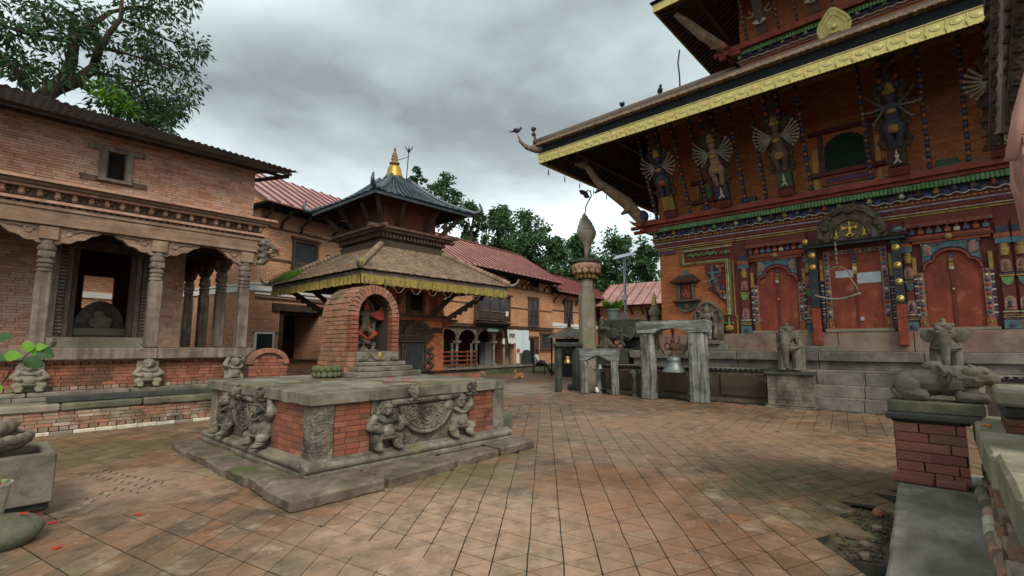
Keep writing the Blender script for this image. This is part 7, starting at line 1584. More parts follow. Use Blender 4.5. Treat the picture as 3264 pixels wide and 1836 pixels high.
for (x0, y0, x1, y1) in ((-H2, -H2, H2, -H2+.05), (-H2, -H2+.051, -H2+.05, H2)): QB('upper_fascia', 'roof_slate', MX+x0, MY+y0, Z2-.06, MX+x1, MY+y1, Z2+.05)
for i in range(11):
    for face in range(2):
        w0 = -H2+.2+i*.365; w1 = w0*.34/H2
        pts = []
        for k in range(9):
            t = k/8; h = H2+.05+(.34-H2-.05)*t; z = Z2+.08+(7.72-Z2-.05)*t-.2*sin(pi*t); w = w0+(w1-w0)*t
            pts.append((MX+w, MY-h, z) if face == 0 else (MX-h, MY+w, z))
        mb = MB(); mb.tube(pts, .035, 6); mb.build('roof_seam', 'roof_slate', mt, smooth=True)
for sx, sy in ((-1, -1), (1, -1), (-1, 1)):
    pts = []
    for k in range(13): t = k/12; h = H2+.05+(.34-H2-.05)*t; pts.append(Vector((MX+sx*h, MY+sy*h, Z2+.12+(7.72-Z2-.05)*t-.2*sin(pi*t))))
    d = Vector((sx, sy, 0)).normalized(); e0 = pts[0]; pts = [e0+d*.18+Vector((0, 0, .36)), e0+d*.26+Vector((0, 0, .16)), e0+d*.18+Vector((0, 0, .02)), e0-d*.02+Vector((0, 0, -.03))]+pts[1:]
    mb = MB(); mb.tube(pts, [.03, .06, .08]+[.085]*(len(pts)-3), 7); mb.build('upper_hip', 'roof_slate', mt, smooth=True)
mb = MB(); mb.lathe([(.5, 7.55), (.52, 7.62), (.4, 7.72), (.4, 7.8)], (MX, MY, 0), 18); mb.build('pinnacle_base', 'bronze', mt)
mb = MB(); mb.lathe([(.36, 7.8), (.33, 7.88), (.28, 8.0), (.24, 8.2), (.2, 8.28), (.1, 8.31), (.1, 8.33)], (MX, MY, 0), 20); mb.build('pinnacle_bell', 'gilt_old', mt, smooth=True)
mb = MB(); mb.lathe([(.1, 8.33), (.19, 8.37), (.19, 8.41), (.1, 8.45), (.08, 8.47), (.13, 8.52), (.13, 8.58), (.08, 8.62), (.12, 8.66), (.1, 8.7), (.06, 8.72), (.09, 8.76), (.05, 8.82), (.03, 8.85), (.055, 8.9), (.04, 8.98), (0, 9.02)], (MX, MY, 0), 16); mb.build('pinnacle_spire', 'wood_beam', mt, smooth=True)
mb = MB(); mb.tube([(MX+.36, MY-.25, 7.8), (MX+.42, MY-.29, 8.95)], .018, 5); mb.tube([(MX+.42, MY-.29, 8.7), (MX+.12, MY-.05, 8.55)], .012, 5)
for a in (-.12, 0, .12): mb.tube([(MX+.42, MY-.29, 8.93), (MX+.42+a*.6, MY-.29-a*.5, 9.0), (MX+.42+a, MY-.29-a*.8, 9.12)], [.02, .025, .006], 5)
mb.ell((MX+.42, MY-.29, 8.9), (.07, .07, .025), 8, 4); mb.build('trident', 'iron', mt, smooth=True)
# low lamp rail and sign in front
o = thing('low_lamp_rail', 'low dark lamp rail along the shrine plinth', 'lamp rail', (11.2, 13.0, 0)); boxo('rail', 'iron', o, 9.4, 13.0, .72, 12.6, 13.12, .78); boxo('base', 'brick_old', o, 9.4, 13.02, -.01, 12.6, 13.1, .7)
cup = MB(); cup.lathe([(.02, 0), (.05, .03), (.05, .04), (0, .03)], (0, 0, 0), 8); place('lamp_cup', unit('iron', cup), o, [(9.5+i*.13, 13.06, .78) for i in range(24)])
o = thing('yellow_box', 'small yellow topped donation box by the shrine door', 'box', (9.15, 13.1, 0)); boxo('stand', 'iron', o, 9.0, 13.0, 0, 9.3, 13.2, .8); mb = MB(); mb.prism([(8.95, 12.95, .8), (9.4, 12.95, .8), (8.95, 12.95, 1.0)], (0, .3, 0)); mb.build('lid', 'paint_yellow', o)
# ---------------------------------------------------------------- long buildings at the back (local frame: x along the front, -y outwards)
def metal_roof(r, x0, x1, ye, ze, yr, zr, step=.62, seam=True):
    n = max(1, int((x1-x0)/step)); st = (x1-x0)/n
    for i in range(n):
        a, b = x0+i*st, x0+(i+1)*st
        mb = MB(); mb.add([(a+.004, ye, ze), (b-.004, ye, ze), (b-.004, yr, zr), (a+.004, yr, zr), (a+.004, ye, ze-.03), (b-.004, ye, ze-.03), (b-.004, yr, zr-.03), (a+.004, yr, zr-.03)], [(0, 1, 2, 3), (7, 6, 5, 4), (4, 5, 1, 0), (5, 6, 2, 1), (6, 7, 3, 2), (7, 4, 0, 3)]); mb.build('roof_panel', 'roof_red', r)
    me = MB(); L_ = hypot(yr-ye, zr-ze); me.beam((0, ye-.02, ze+.025), (0, yr, zr+.025), .05, .06); um = unit('roof_seam', me, False)
    for i in range(n+1): link('roof_seam', um, r, (x0+i*st, 0, 0))
    boxo('gutter', 'roof_seam', r, x0, ye-.05, ze-.06, x1, ye-.008, ze-.005)
def window(r, x0, x1, z0, z1, m_f='wood_brown', m_p='glass_dark', mull=True, y=0):
    f = MB(); w = .1
    fr_ = boxo('window', m_p, r, x0+w, y-.03, z0+w, x1-w, y-.002, z1-w)
    for a, b, c, d in ((x0, x0+w, z0, z1), (x1-w, x1, z0, z1), (x0+w, x1-w, z1-w, z1), (x0+w, x1-w, z0, z0+w)): boxo('window_frame', m_f, fr_, a+(.001 if a > x0 else 0), y-.1, c, b, y+.02, d)
    boxo('window_head', m_f, fr_, x0-.08, y-.14, z1+.001, x1+.08, y+.02, z1+.1); boxo('window_sill', m_f, fr_, x0-.06, y-.14, z0-.08, x1+.06, y+.02, z0-.001)
    if mull: boxo('mullion', m_f, fr_, (x0+x1)/2-.03, y-.07, z0+w, (x0+x1)/2+.03, y-.031, z1-w); boxo('transom', m_f, fr_, x0+w, y-.065, z0+(z1-z0)*.42, x1-w, y-.031, z0+(z1-z0)*.42+.05)
    return fr_
def eave_strut(r, x, y0, z0, y1, z1):
    mb = MB(); mb.tube([(x, y0, z0), (x, y0-.08, z0+(z1-z0)*.35), (x, y0+(y1-y0)*.6, z0+(z1-z0)*.6), (x, y1, z1)], .06, 6); mb.build('eave_strut', 'wood_dark', r, smooth=True)
# A: arcaded rest house
A = thing('rest_house', 'long brick rest house with dark arcade and ribbed red metal roof', 'building')
BX = lambda n, m, *a, **k: boxo(n, m, A, *a, **k)
BX('plinth', 'stone_green', -6, -1.2, -.02, 10.9, 6, .36, bevel=.02); BX('plinth_coping', 'stone_grey', -6, -1.26, .361, 10.95, .3, .41, bevel=.01)
BX('wall', 'brick_far', 5.6, 0, .41, 10.55, 5.5, 2.72); BX('wall', 'brick_far', -6, .0, 2.95, 10.56, 5.5, 6.35); BX('wall', 'brick_far', -6, 0, .41, -1.7, 5.5, 2.72)
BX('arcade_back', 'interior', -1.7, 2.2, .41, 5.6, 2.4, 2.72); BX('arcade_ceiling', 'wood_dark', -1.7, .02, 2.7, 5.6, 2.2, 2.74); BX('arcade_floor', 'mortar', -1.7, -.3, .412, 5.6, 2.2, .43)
BX('string_beam', 'wood_dark', -6, -.1, 2.74, 10.6, .01, 2.94); BX('string_beam', 'wood_brown', -6, -.04, 4.12, 10.58, -.001, 4.18); BX('string_beam', 'wood_brown', -6, -.05, 5.45, 10.58, -.001, 5.54)
for i, s in enumerate((-1.6, .12, 1.82, 3.55, 4.6, 5.4)):
    for dy in ((0, .35) if i < 3 else (0,)):
        mb = MB(); mb.lathe([(.13, .43), (.13, .55), (.08, .6), (.07, 1.3), (.1, 1.36), (.07, 1.42), (.08, 1.7), (.11, 1.8)], (s, .1+dy, 0), 8); mb.build('arcade_post', 'wood_grey', A, smooth=False)
    BX('post_capital', 'wood_old', s-.22, -.02, 1.81, s+.22, .2, 1.95); 
pa = [-1.6, .12, 1.82, 3.55, 4.6]
for a, b in zip(pa[:4], pa[1:]):
    c, w = (a+b)/2, (b-a)/2-.06; mb = MB(); vs = []; fs = []
    for k in range(13): an = pi*k/12; vs += [(c+w*cos(an), .02, 1.9+.68*sin(an)**.8 if 0 < k < 12 else 1.9), (c+(w+.06)*cos(an), .02, 2.74), (c+w*cos(an), .14, 1.9+.68*sin(an)**.8 if 0 < k < 12 else 1.9)]
    for k in range(12): fs += [(3*k, 3*k+3, 3*k+4, 3*k+1), (3*k, 3*k+2, 3*k+5, 3*k+3)]
    mb.add(vs, fs); mb.build('arch_board', 'wood_old', A)
for i in range(4): BX('red_rail', 'wood_red', -1.5, -.05, .55+i*.24, 1.75, .0, .62+i*.24)
for s in (-1.4, -.3, .9, 1.7): BX('rail_post', 'wood_red', s, -.02, .43, s+.06, .03, 1.4)
BX('arcade_store', 'steel', 3.9, 1.0, .43, 4.5, 1.5, 1.9); BX('arcade_box', 'wood_blackgreen', .6, 1.6, .43, 1.3, 2.1, 2.0)
# oriel
orl = BX('oriel', 'wood_brown', 1.45, -.45, 3.15, 4.6, -.001, 4.75)
for k, (dz, p) in enumerate(((3.08, .4), (3.0, .3), (2.95, .2))): BX('oriel_base', 'wood_dark', 1.4-.05*(2-k)+.1, -.45-.08+.1*k, dz-.07, 4.65, -.002, dz)
for i in range(3):
    a = 1.62+i*1.0; mb = MB(); mb.prism([(a, -.456, 3.75), (a+.75, -.456, 3.75), (a+.75, -.456, 4.35)]+[(a+.375+.375*cos(t), -.456, 4.35+.25*sin(t)) for t in [pi*k/8 for k in range(1, 8)]]+[(a, -.456, 4.35)], (0, -.004, 0)); mb.build('oriel_pane', 'glass_dark', orl)
    MB().box(a, -.5, 3.7, a+.75, -.452, 3.76).build('oriel_sill', 'wood_old', orl); MB().box(a, -.49, 3.28, a+.75, -.452, 3.6).build('oriel_panel', 'wood_dark', orl)
for a in (1.5, 2.46, 3.46, 4.48): MB().box(a-.05, -.5, 3.2, a+.06, -.452, 4.74).build('oriel_post', 'wood_dark', orl)
MB().box(1.35, -.6, 4.76, 4.7, -.0, 4.84).build('oriel_cornice', 'wood_dark', orl)
window(A, 7.3, 8.6, 3.0, 4.95); window(A, 4.83, 5.95, 5.62, 6.28, m_p='void', mull=False); window(A, 7.6, 8.6, 5.66, 6.3, m_p='void', mull=False); window(A, 2.0, 3.0, 5.62, 6.28, m_p='void', mull=False)
window(A, 8.85, 10.5, 1.4, 2.5, mull=False); 
BX('door', 'void', 7.5, -.02, .43, 8.5, .0, 2.15); BX('door_jamb', 'wood_brown', 7.4, -.06, .42, 7.5, .01, 2.2); BX('door_jamb', 'wood_brown', 8.5, -.06, .42, 8.6, .01, 2.2); BX('door_lintel', 'wood_brown', 7.35, -.07, 2.2, 8.65, .01, 2.3); BX('door_leaf', 'wood_brown', 8.0, -.03, .43, 8.48, -.021, 2.14)
for x in (-3, -1.2, .6, 2.6, 4.4, 6.5, 7.2, 9.4, 10.4): eave_strut(A, x, -.02, 5.55, -.72, 6.2)
metal_roof(A, -6.3, 10.75, -.95, 6.25, 3.0, 8.75, .5); metal_roof(A, -6.3, 10.75, 6.9, 6.25, 3.001, 8.75, 1.5); BX('soffit', 'soffit', -6.2, -.9, 6.16, 10.7, 5.6, 6.2)
mb = MB(); mb.add([(10.7, -.9, 6.2), (10.7, 6.8, 6.2), (10.7, 3, 8.7)], [(0, 1, 2)]); mb.build('gable', 'brick_far', A); BX('ridge_cap', 'roof_seam', -6.3, 2.9, 8.76, 10.78, 3.1, 8.82)
# B: lower continuation
B_ = thing('lower_wing', 'lower brick wing with white band and ribbed red metal roof', 'building')
BY = lambda n, m, *a, **k: boxo(n, m, B_, *a, **k)
BY('plinth', 'stone_green', 10.9, -.8, -.02, 22, 6, .3); BY('wall', 'brick_far', 10.57, .06, .3, 21, 5.4, 5.75); BY('white_band', 'white_band', 10.6, -.03, 3.12, 21, .061, 3.36); BY('white_band', 'white_band', 10.6, .0, 3.0, 21, .062, 3.08); BY('string_course', 'wood_brown', 10.58, .0, 4.3, 21, .061, 4.36)
window(B_, 12.45, 13.75, 3.45, 5.15, y=.06); window(B_, 19.2, 20.6, 3.3, 5.0, y=.06, m_p='void'); window(B_, 19.4, 20.3, .5, 2.2, y=.06, m_p='void', mull=False)
for x in (10.9, 12.3, 14.4, 16.8, 18.2, 19.0, 20.0): eave_strut(B_, x, .03, 4.9, -.55, 5.6)
metal_roof(B_, 10.3, 21.6, -.75, 5.68, 3, 7.75, .5); metal_roof(B_, 10.3, 21.6, 6.6, 5.68, 3.001, 7.75, 1.5); BY('soffit', 'soffit', 10.6, -.7, 5.6, 21.5, 5.5, 5.64); BY('ridge_cap', 'roof_seam', 10.3, 2.9, 7.76, 21.7, 3.1, 7.82)
for r in (A, B_): r.location = (18.46, 21.01, 0); r.rotation_euler.z = radians(7)
# C: wing facing the temple at the right, its front looks towards -x
C_ = thing('end_wing', 'end wing of red metal roof and brick wall behind the solar lamp', 'building')
BZ = lambda n, m, *a, **k: boxo(n, m, C_, *a, **k)
BZ('wall', 'brick_far', -2, 0, 0, 14, 5, 5.1); window(C_, 2.1, 3.4, 2.6, 4.6, m_p='void', mull=False); BZ('string_course', 'wood_brown', -2, -.05, 3.1, 14, -.001, 3.16)
for x in (.9, 1.8, 3.8, 5.2): eave_strut(C_, x, -.02, 4.2, -.6, 4.9)
metal_roof(C_, -2.2, 14.2, -.8, 5.0, 2.8, 7.2, .85); BZ('soffit', 'soffit', -2, -.75, 4.92, 14, 5, 4.96)
C_.location = (36.6, 20.8, 0); C_.rotation_euler.z = radians(-83)
# L: house behind the pavilion
Lh = thing('corner_house', 'two-storey brick house with white string band behind the pavilion', 'building')
LB_ = lambda n, m, *a, **k: boxo(n, m, Lh, *a, **k)
LB_('wall', 'brick_far_pale', 0, 0, 0, 1.05, 6, 7.2); LB_('wall', 'brick_far_pale', 1.051, .003, 3.25, 9.6, 6, 7.2); LB_('wall', 'brick_far_pale', 2.9, .002, 0, 9.6, 6, 3.249); LB_('wall', 'brick_far_pale', 1.051, .0, 0, 2.899, 1, 1.0)
LB_('porch_wall', 'interior', 1.051, 1.6, 1.0, 2.899, 1.8, 3.25); LB_('porch_floor', 'wood_dark', 1.051, -.08, 1.002, 2.899, 1.6, 1.08); LB_('porch_lintel', 'wood_dark', .7, -.1, 3.02, 3.1, .3, 3.3); LB_('porch_post', 'wood_dark', 1.1, .02, 1.081, 1.25, .2, 3.02)
LB_('porch_ceiling', 'wood_dark', 1.051, .3, 3.2, 2.899, 1.6, 3.248)
for k in range(8): LB_('lintel_scallop', 'wood_dark', 1.26+k*.2, .0, 2.86+.03*(k % 2), 1.44+k*.2, .15, 3.019, bevel=.04)
LB_('white_band', 'white_band', -.05, -.05, 3.74, 9.6, -.0005, 3.98); LB_('white_band', 'white_band', -.09, -.09, 3.98, 9.6, -.0004, 4.05); LB_('white_band', 'white_band', -.03, -.03, 3.6, 9.6, -.0006, 3.68)
LB_('white_band', 'white_band', -.051, -.0, 3.741, -.0005, 9, 3.979); LB_('white_band', 'white_band', -.091, .001, 3.981, -.0004, 9, 4.049); LB_('side_wall', 'brick_far_pale', .001, 6, 0, 5, 12, 7.2)
for z in (3.45, 5.0, 6.25, 2.1): LB_('string_course', 'wood_brown', -.03, -.04, z, 9.6, -.0003, z+.07) if z != 2.1 else LB_('string_course', 'wood_brown', -.03, -.03, z, 1.04, -.0003, z+.06)
window(Lh, 1.45, 2.65, 4.85, 6.0, 'wood_dark', 'glass_dark', False); window(Lh, 3.2, 4.3, 4.75, 5.5, 'wood_dark', 'glass_dark', False)
wp = boxo('panel_window', 'glass_dark', Lh, .1, -.06, 1.15, .75, -.01, 2.1)
for a, b, c, d in ((.03, .1, 1.08, 2.17), (.75, .82, 1.08, 2.17), (.1, .75, 2.1, 2.17), (.1, .75, 1.08, 1.15)): MB().box(a, -.09, c, b, -.0, d).build('panel_frame', 'white_band', wp)
for x in (.25, .7, 3.0, 3.2): LB_('beam_stub', 'wood_red', x, -.12, 5.35, x+.1, -.0, 5.45)
for x in (.1, .9, 1.8, 3.4, 4.8): eave_strut(Lh, x, -.02, 6.3, -.7, 7.0)
metal_roof(Lh, -.4, 9.6, -.95, 7.05, 3.2, 9.5, .55); metal_roof(Lh, -.4, 9.6, 7.4, 7.05, 3.201, 9.5, 1.6); LB_('soffit', 'soffit', -.35, -.9, 6.96, 9.6, 6.2, 7.0)
mb = MB(); mb.add([(-.3, -.85, 7.05), (-.3, 7.2, 7.05), (-.3, 3.2, 9.4)], [(2, 1, 0)]); mb.build('gable', 'brick_far_pale', Lh)
LB_('rear_wing', 'brick_far_pale', -14, 9.2, 0, -.1, 13, 5.2); LB_('white_band', 'white_band', -14, 9.12, 3.74, -.1, 9.199, 4.0)
LB_('rear_doorway', 'void', -4.2, 9.15, .9, -3.3, 9.199, 2.9); LB_('rear_doorway', 'void', -2.4, 9.15, .9, -1.6, 9.199, 2.9); LB_('rear_roof', 'roof_red', -14.5, 8.4, 5.21, .1, 13, 5.3)
for y in (8.3, ): LB_('side_doorway', 'void', -.01, y-.45, .9, .002, y+.45, 3.0)
Lh.location = (7.1, 19.6, 0); Lh.rotation_euler.z = radians(12)
# signs and boards on the rest house, as things
def onA(n, m, x0, x1, z0, z1, label, cat, y=-.04, t=.03, group=None):
    o = MB().box(x0, y-t, z0, x1, y, z1).build(n, m); o.location = Vector((18.46, 21.01, 0))+Rz(radians(7)) @ o.location; o.rotation_euler.z = radians(7); return tag(o, label, cat, group)
onA('information_board', 'poster', 5.75, 6.55, 1.15, 2.68, 'pale blue information board with red foot on the brick wall', 'board'); onA('information_board', 'poster', 6.6, 7.28, 1.2, 2.7, 'pale blue information board with arch drawing on the brick wall', 'board')
onA('red_notice', 'poster_red', 5.8, 6.2, 1.2, 1.45, 'red notice at the foot of the information board', 'notice', y=-.072, t=.006); onA('paper_notice', 'paper', 5.8, 6.15, .5, 1.12, 'white paper notice below the information board', 'notice'); onA('paper_notice', 'paper', 4.28, 4.5, 1.75, 2.1, 'small white paper notice on the arcade post', 'notice', y=-.05)
onA('paper_notice', 'paper', 4.0, 4.25, 3.5, 3.8, 'small white paper notice on the oriel window', 'notice', y=-.5); onA('narrow_sign', 'paper', 7.3, 7.42, 1.3, 2.0, 'narrow white sign beside the open doorway', 'sign')
sgn = onA('name_sign', 'sign_green', 2.55, 3.75, 2.5, 2.72, 'green sign with white lines under the oriel window', 'sign', y=-.12)
MB().box(-.5, -.022, .04, .5, -.0155, .08).build('sign_line', 'paper', None) if False else None
for k in range(2):
    me = MB().box(-.52, -.024, .05+.09*k, .52, -.0155, .09+.09*k).mesh('line'); me.materials.append(MATS['paper']); link('sign_line', me, sgn)
bnr = thing('cloth_banner', 'white hanging cloth banner lettered in dark script on the arcade', 'banner')
mb = MB(); n = 10; vs = []; fs = []
for i in range(n+1):
    t = i/n; x = 4.55+1.05*t; vs += [(x, -.2, 2.72-.05*sin(pi*t)), (4.7+.8*t+.02*sin(i), -.22+.02*sin(i*1.3), 1.78+.04*sin(i))]
for i in range(n): fs.append((2*i, 2*i+1, 2*i+3, 2*i+2))
mb.add(vs, fs); mb.build('cloth', 'cloth_white', bnr)
mb = MB()
mb.box(4.75, -.235, 2.38, 5.4, -.228, 2.42)
for x in (4.8, 4.93, 5.08, 5.2, 5.33): mb.box(x, -.235, 2.14, x+.035, -.228, 2.38)
for x, z in ((4.86, 2.24), (5.0, 2.28), (5.14, 2.22), (5.27, 2.28)): mb.tube([(x+.05*cos(a), -.232, z+.05*sin(a)) for a in [2*pi*k/8 for k in range(7)]], .014, 4)
mb.build('lettering', 'ink', bnr, kind='stuff')
bnr.location = (18.46, 21.01, 0); bnr.rotation_euler.z = radians(7)
st_ = MB(); st_.prism([(6.3, -.3, .41), (7.2, -.3, .41), (7.2, -.3, 1.1)]+[(6.75+.45*cos(a), -.3, 1.1+.28*sin(a)) for a in [pi*k/10 for k in range(1, 10)]]+[(6.3, -.3, 1.1)], (0, .12, 0)); o = st_.build('slate_stele', 'wood_blackgreen'); o.location = Vector((18.46, 21.01, 0))+Rz(radians(7)) @ o.location; o.rotation_euler.z = radians(7); tag(o, 'dark round-topped slate stele leaning below the information boards', 'stele')
# ---------------------------------------------------------------- kiosk, solar lamp, bench, person, dogs, birds
ks = thing('small_kiosk', 'little dark kiosk with pale hipped metal roof behind the stone pillar', 'kiosk', (22.3, 16.0, 0))
for sx in (-.7, .7):
    for sy in (-.7, .7): boxo('kiosk_post', 'iron', ks, 22.3+sx-.03, 16+sy-.03, 0, 22.3+sx+.03, 16+sy+.03, 2.1)
boxo('kiosk_body', 'wood_blackgreen', ks, 21.75, 15.45, 0, 22.85, 16.55, 2.05)
mb = MB(); mb.add([(21.4, 15.1, 2.1), (23.2, 15.1, 2.1), (23.2, 16.9, 2.1), (21.4, 16.9, 2.1), (22.3, 16, 2.75)], [(0, 1, 4), (1, 2, 4), (2, 3, 4), (3, 0, 4), (3, 2, 1, 0)]); mb.build('kiosk_roof', 'stone_grey', ks)
mb = MB(); mb.lathe([(.1, 2.7), (.12, 2.78), (.05, 2.85), (.09, 2.95), (.03, 3.05), (.05, 3.15), (0, 3.3)], (22.3, 16, 0), 10); mb.build('kiosk_finial', 'iron', ks, smooth=True)
sp_ = thing('solar_lamp', 'tall steel solar street lamp with tilted panel', 'street lamp', (24, 13.42, 0))
mb = MB(); mb.tube([(24, 13.42, 0), (24, 13.42, 6.5)], .07, 10); mb.build('pole', 'steel', sp_, smooth=True)
mb = MB(); mb.obb((24, 13.45, 6.62), (.17, .0, .12), (0, .6, -.05), (-.008, .001, .014)); mb.build('solar_panel', 'panel_blue', sp_)
mb = MB(); mb.tube([(24, 13.42, 5.6), (23.95, 13.2, 6.0), (23.95, 13.0, 6.4)], .025, 6); mb.build('lamp_arm', 'steel', sp_, smooth=True)
boxo('control_box', 'white_band', sp_, 23.85, 13.28, 4.1, 24.0, 13.56, 4.45); boxo('control_box', 'steel', sp_, 23.8, 13.25, 3.0, 24, 13.62, 3.4)
# bench and seated man
bn = thing('bench', 'dark metal armchair bench beside the plinth', 'bench', (0, 0, 0))
for x, y in ((-.3, -.3), (.3, -.3), (-.3, .3), (.3, .3)): boxo('leg', 'iron', bn, x-.025, y-.025, 0, x+.025, y+.025, .62 if y < 0 else .95)
boxo('seat', 'iron', bn, -.33, -.33, .4, .33, .33, .45)
for z in (.55, .68, .82): boxo('back_slat', 'iron', bn, -.33, .28, z, .33, .32, z+.06)
for x in (-.3, .3): boxo('armrest', 'iron', bn, x-.03, -.33, .625, x+.03, .3, .66)
man = thing('person', 'seated man in white shirt and dark trousers with legs stretched out', 'person', (0, 0, 0))
def hand(mb, c, d):
    c, d = Vector(c), Vector(d).normalized(); s = d.orthogonal().normalized()
    mb.ell(c, (.04, .045, .025), 8, 5)
    for k in range(4): mb.cap(c+s*(.018*(k-1.5))+d*.03, c+s*(.02*(k-1.5))+d*(.085+.008*(1.5-abs(k-1.5))), .009, .007, 6)
    mb.cap(c-s*.035, c-s*.05+d*.04, .01, .008, 6)
def limbs(mb, grow=0, part='all'):
    P = dict(hip=(0, .1, .56), chest=(0, .14, .86), neck=(0, .11, 1.06))
    if part in ('all', 'torso'):
        mb.ell((0, .1, .58), (.17+grow, .13+grow, .12+grow)).ell((0, .09, .72), (.16+grow, .13+grow, .15+grow)).ell((0, .13, .88), (.19+grow, .12+grow, .15+grow))
        for s in (-1, 1): mb.cap((s*.18, .12, .95), (s*.27, .05, .74), .055+grow, .048+grow)
    if part == 'all':
        mb.cap((0, .12, 1.0), (0, .08, 1.1), .055, .05); mb.ell((0, .06, 1.2), (.075, .09, .11)).ell((0, -.03, 1.18), (.018, .025, .025)); mb.ell((0, -.01, 1.12), (.04, .04, .03))
        for s in (-1, 1): mb.ell((s*.075, .07, 1.19), (.015, .025, .03)); mb.ell((s*.03, -.015, 1.215), .012); mb.cap((s*.27, .05, .74), (s*.2, -.2, .69), .042, .032); hand(mb, (s*.18, -.25, .68), (0, -1, -.2))
    if part in ('all', 'legs'):
        for s in (-1, 1): mb.cap((s*.09, .06, .55), (s*.12, -.36, .5), .085+grow, .065+grow); mb.cap((s*.12, -.36, .5), (s*.13+.04, -.62, .1), .06+grow, .045+grow)
    if part in ('all', 'feet'):
        for s in (-1, 1): mb.cap((s*.13+.04, -.62, .06), (s*.13+.05, -.8, .045), .045+grow, .035+grow)
b = MB(); limbs(b); blob('body', 'skin', man, b, .014, 1)
b = MB(); limbs(b, .016, 'torso'); blob('shirt', 'shirt', man, b, .016, 1); b = MB(); limbs(b, .014, 'legs'); b.ell((0, .1, .56), (.19, .15, .1)); blob('trousers', 'trousers', man, b, .016, 1); b = MB(); limbs(b, .008, 'feet'); blob('shoes', 'iron', man, b, .014, 1)
b = MB(); b.ell((0, .085, 1.235), (.082, .088, .09)); blob('hair', 'hair', man, b, .014, 1)
cg = at(1722, 1192, z=0)
for o in (bn, man): o.location = (cg.x+.2, cg.y+.25, 0); o.rotation_euler.z = radians(38); o.scale = (1.13, 1.13, 1.1)
man.location.z = 0
tb = thing('side_table', 'small wooden table beside the seated man', 'table', (cg.x+1.3, cg.y-.6, 0))
boxo('table_top', 'wood_beam', tb, cg.x+1.0, cg.y-1.0, .68, cg.x+1.9, cg.y-.3, .73)
for dx, dy in ((1.05, -.95), (1.85, -.95), (1.05, -.35), (1.85, -.35)): boxo('leg', 'iron', tb, cg.x+dx-.02, cg.y+dy-.02, 0, cg.x+dx+.02, cg.y+dy+.02, .68)
def dog(name, label, T, lying, m):
    mb = MB()
    if not lying:   # resting on its belly, head raised
        mb.ell((0, .1, .2), (.13, .3, .15)).ell((0, .33, .19), (.15, .14, .16)).ell((0, -.18, .22), (.12, .15, .16)); mb.cap((0, -.24, .3), (0, -.33, .44), .09, .075)
        mb.ell((0, -.37, .47), (.075, .09, .07)).ell((0, -.47, .44), (.04, .07, .035))
        for s in (-1, 1): mb.cap((s*.09, -.2, .1), (s*.1, -.5, .04), .045, .035); mb.cap((s*.14, .35, .15), (s*.17, .12, .05), .07, .04); mb.cap((s*.17, .12, .045), (s*.17, .0, .035), .035, .03); mb.ell((s*.05, -.33, .55), (.025, .015, .05))
        mb.tube([(0, .45, .14), (.12, .55, .06), (.25, .45, .04)], [.04, .03, .02], 6)
    else:           # stretched flat on its side
        mb.ell((0, .1, .12), (.16, .32, .11)).ell((0, .34, .12), (.15, .14, .1)).ell((0, -.2, .11), (.13, .16, .1)); mb.cap((0, -.3, .1), (0, -.42, .09), .07, .065); mb.ell((0, -.47, .09), (.07, .09, .065)).ell((0, -.57, .07), (.035, .06, .035)); mb.ell((.03, -.44, .15), (.03, .04, .02))
        for y in (-.18, -.1, .3, .38): mb.cap((-.1, y, .07), (-.32, y-.05, .035), .04, .025)
        mb.tube([(0, .45, .08), (.1, .6, .03), (.05, .72, .02)], [.035, .025, .015], 6)
    o = blob(name, m, None, mb, .02, 1, T=T); return tag(o, label, 'dog')
g1, g2 = at(1652, 1207, z=0), at(1530, 1198, z=0)
dog('dog', 'brown and white dog lying with raised head on the paving', Matrix.Translation((g1.x, g1.y, 0)) @ Matrix.Rotation(radians(-80), 4, 'Z') @ Matrix.Scale(.8, 4), False, 'fur')
dog('dog', 'tan dog stretched out asleep on the paving', Matrix.Translation((g2.x, g2.y, .0)) @ Matrix.Rotation(radians(-70), 4, 'Z') @ Matrix.Scale(1.0, 4), True, 'fur_pale')
tag(boxo('step_block', 'stone_grey', None, 17.9, 19.2, 0, 18.9, 19.6, .22, bevel=.02, rough=.01), 'low stone step block before the rest house plinth', 'step')
def bird(c, yaw, label, s=1.0, up=0):
    mb = MB(); mb.ell((0, 0, .1), (.07, .13, .075), rot=Matrix.Rotation(-.4, 3, 'X')); mb.ell((0, -.12, .2), (.045, .05, .045)); mb.cap((0, -.16, .2), (0, -.2, .19), .012, .004); mb.cap((0, .1, .07), (0, .27, .02), .04, .02); mb.cap((0, -.07, .13), (0, -.11, .18), .045, .04)
    for q in (-1, 1): mb.ell((q*.06, .03, .11), (.02, .13, .05)); mb.cap((q*.03, .0, .05), (q*.03, .0, -.01), .008, .008)
    o = blob('pigeon', 'feather', None, mb, .016, 1, T=Matrix.Translation(c) @ Matrix.Rotation(yaw, 4, 'Z') @ Matrix.Scale(s, 4)); return tag(o, label, 'bird', 'pigeons on the temple roof')
hx = EX-.05-.707*.72; hy = EYL+.05+.707*.72
bird((hx, hy, EZ+.55+.62), 1.0, 'pigeon perched on the tip of the curved eave horn', 1.15); bird((c0.x-.07, c0.y+.07, EZ+.55+.68), 2.4, 'pigeon perched on the corner guardian of the eave', 1.15)
sr = lambda y: None
def on_hip(t): return Vector((TCX-TH-EO-.1+t*5.6, TCY+TH+EO+.1-t*5.6, EZ+.78+t*5.6*sl_+.15))
bird(on_hip(.43), 2.0, 'pigeon perched midway along the temple roof hip', 1.25); bird(on_hip(.62), -1.0, 'pigeon perched high on the temple roof hip', 1.25)
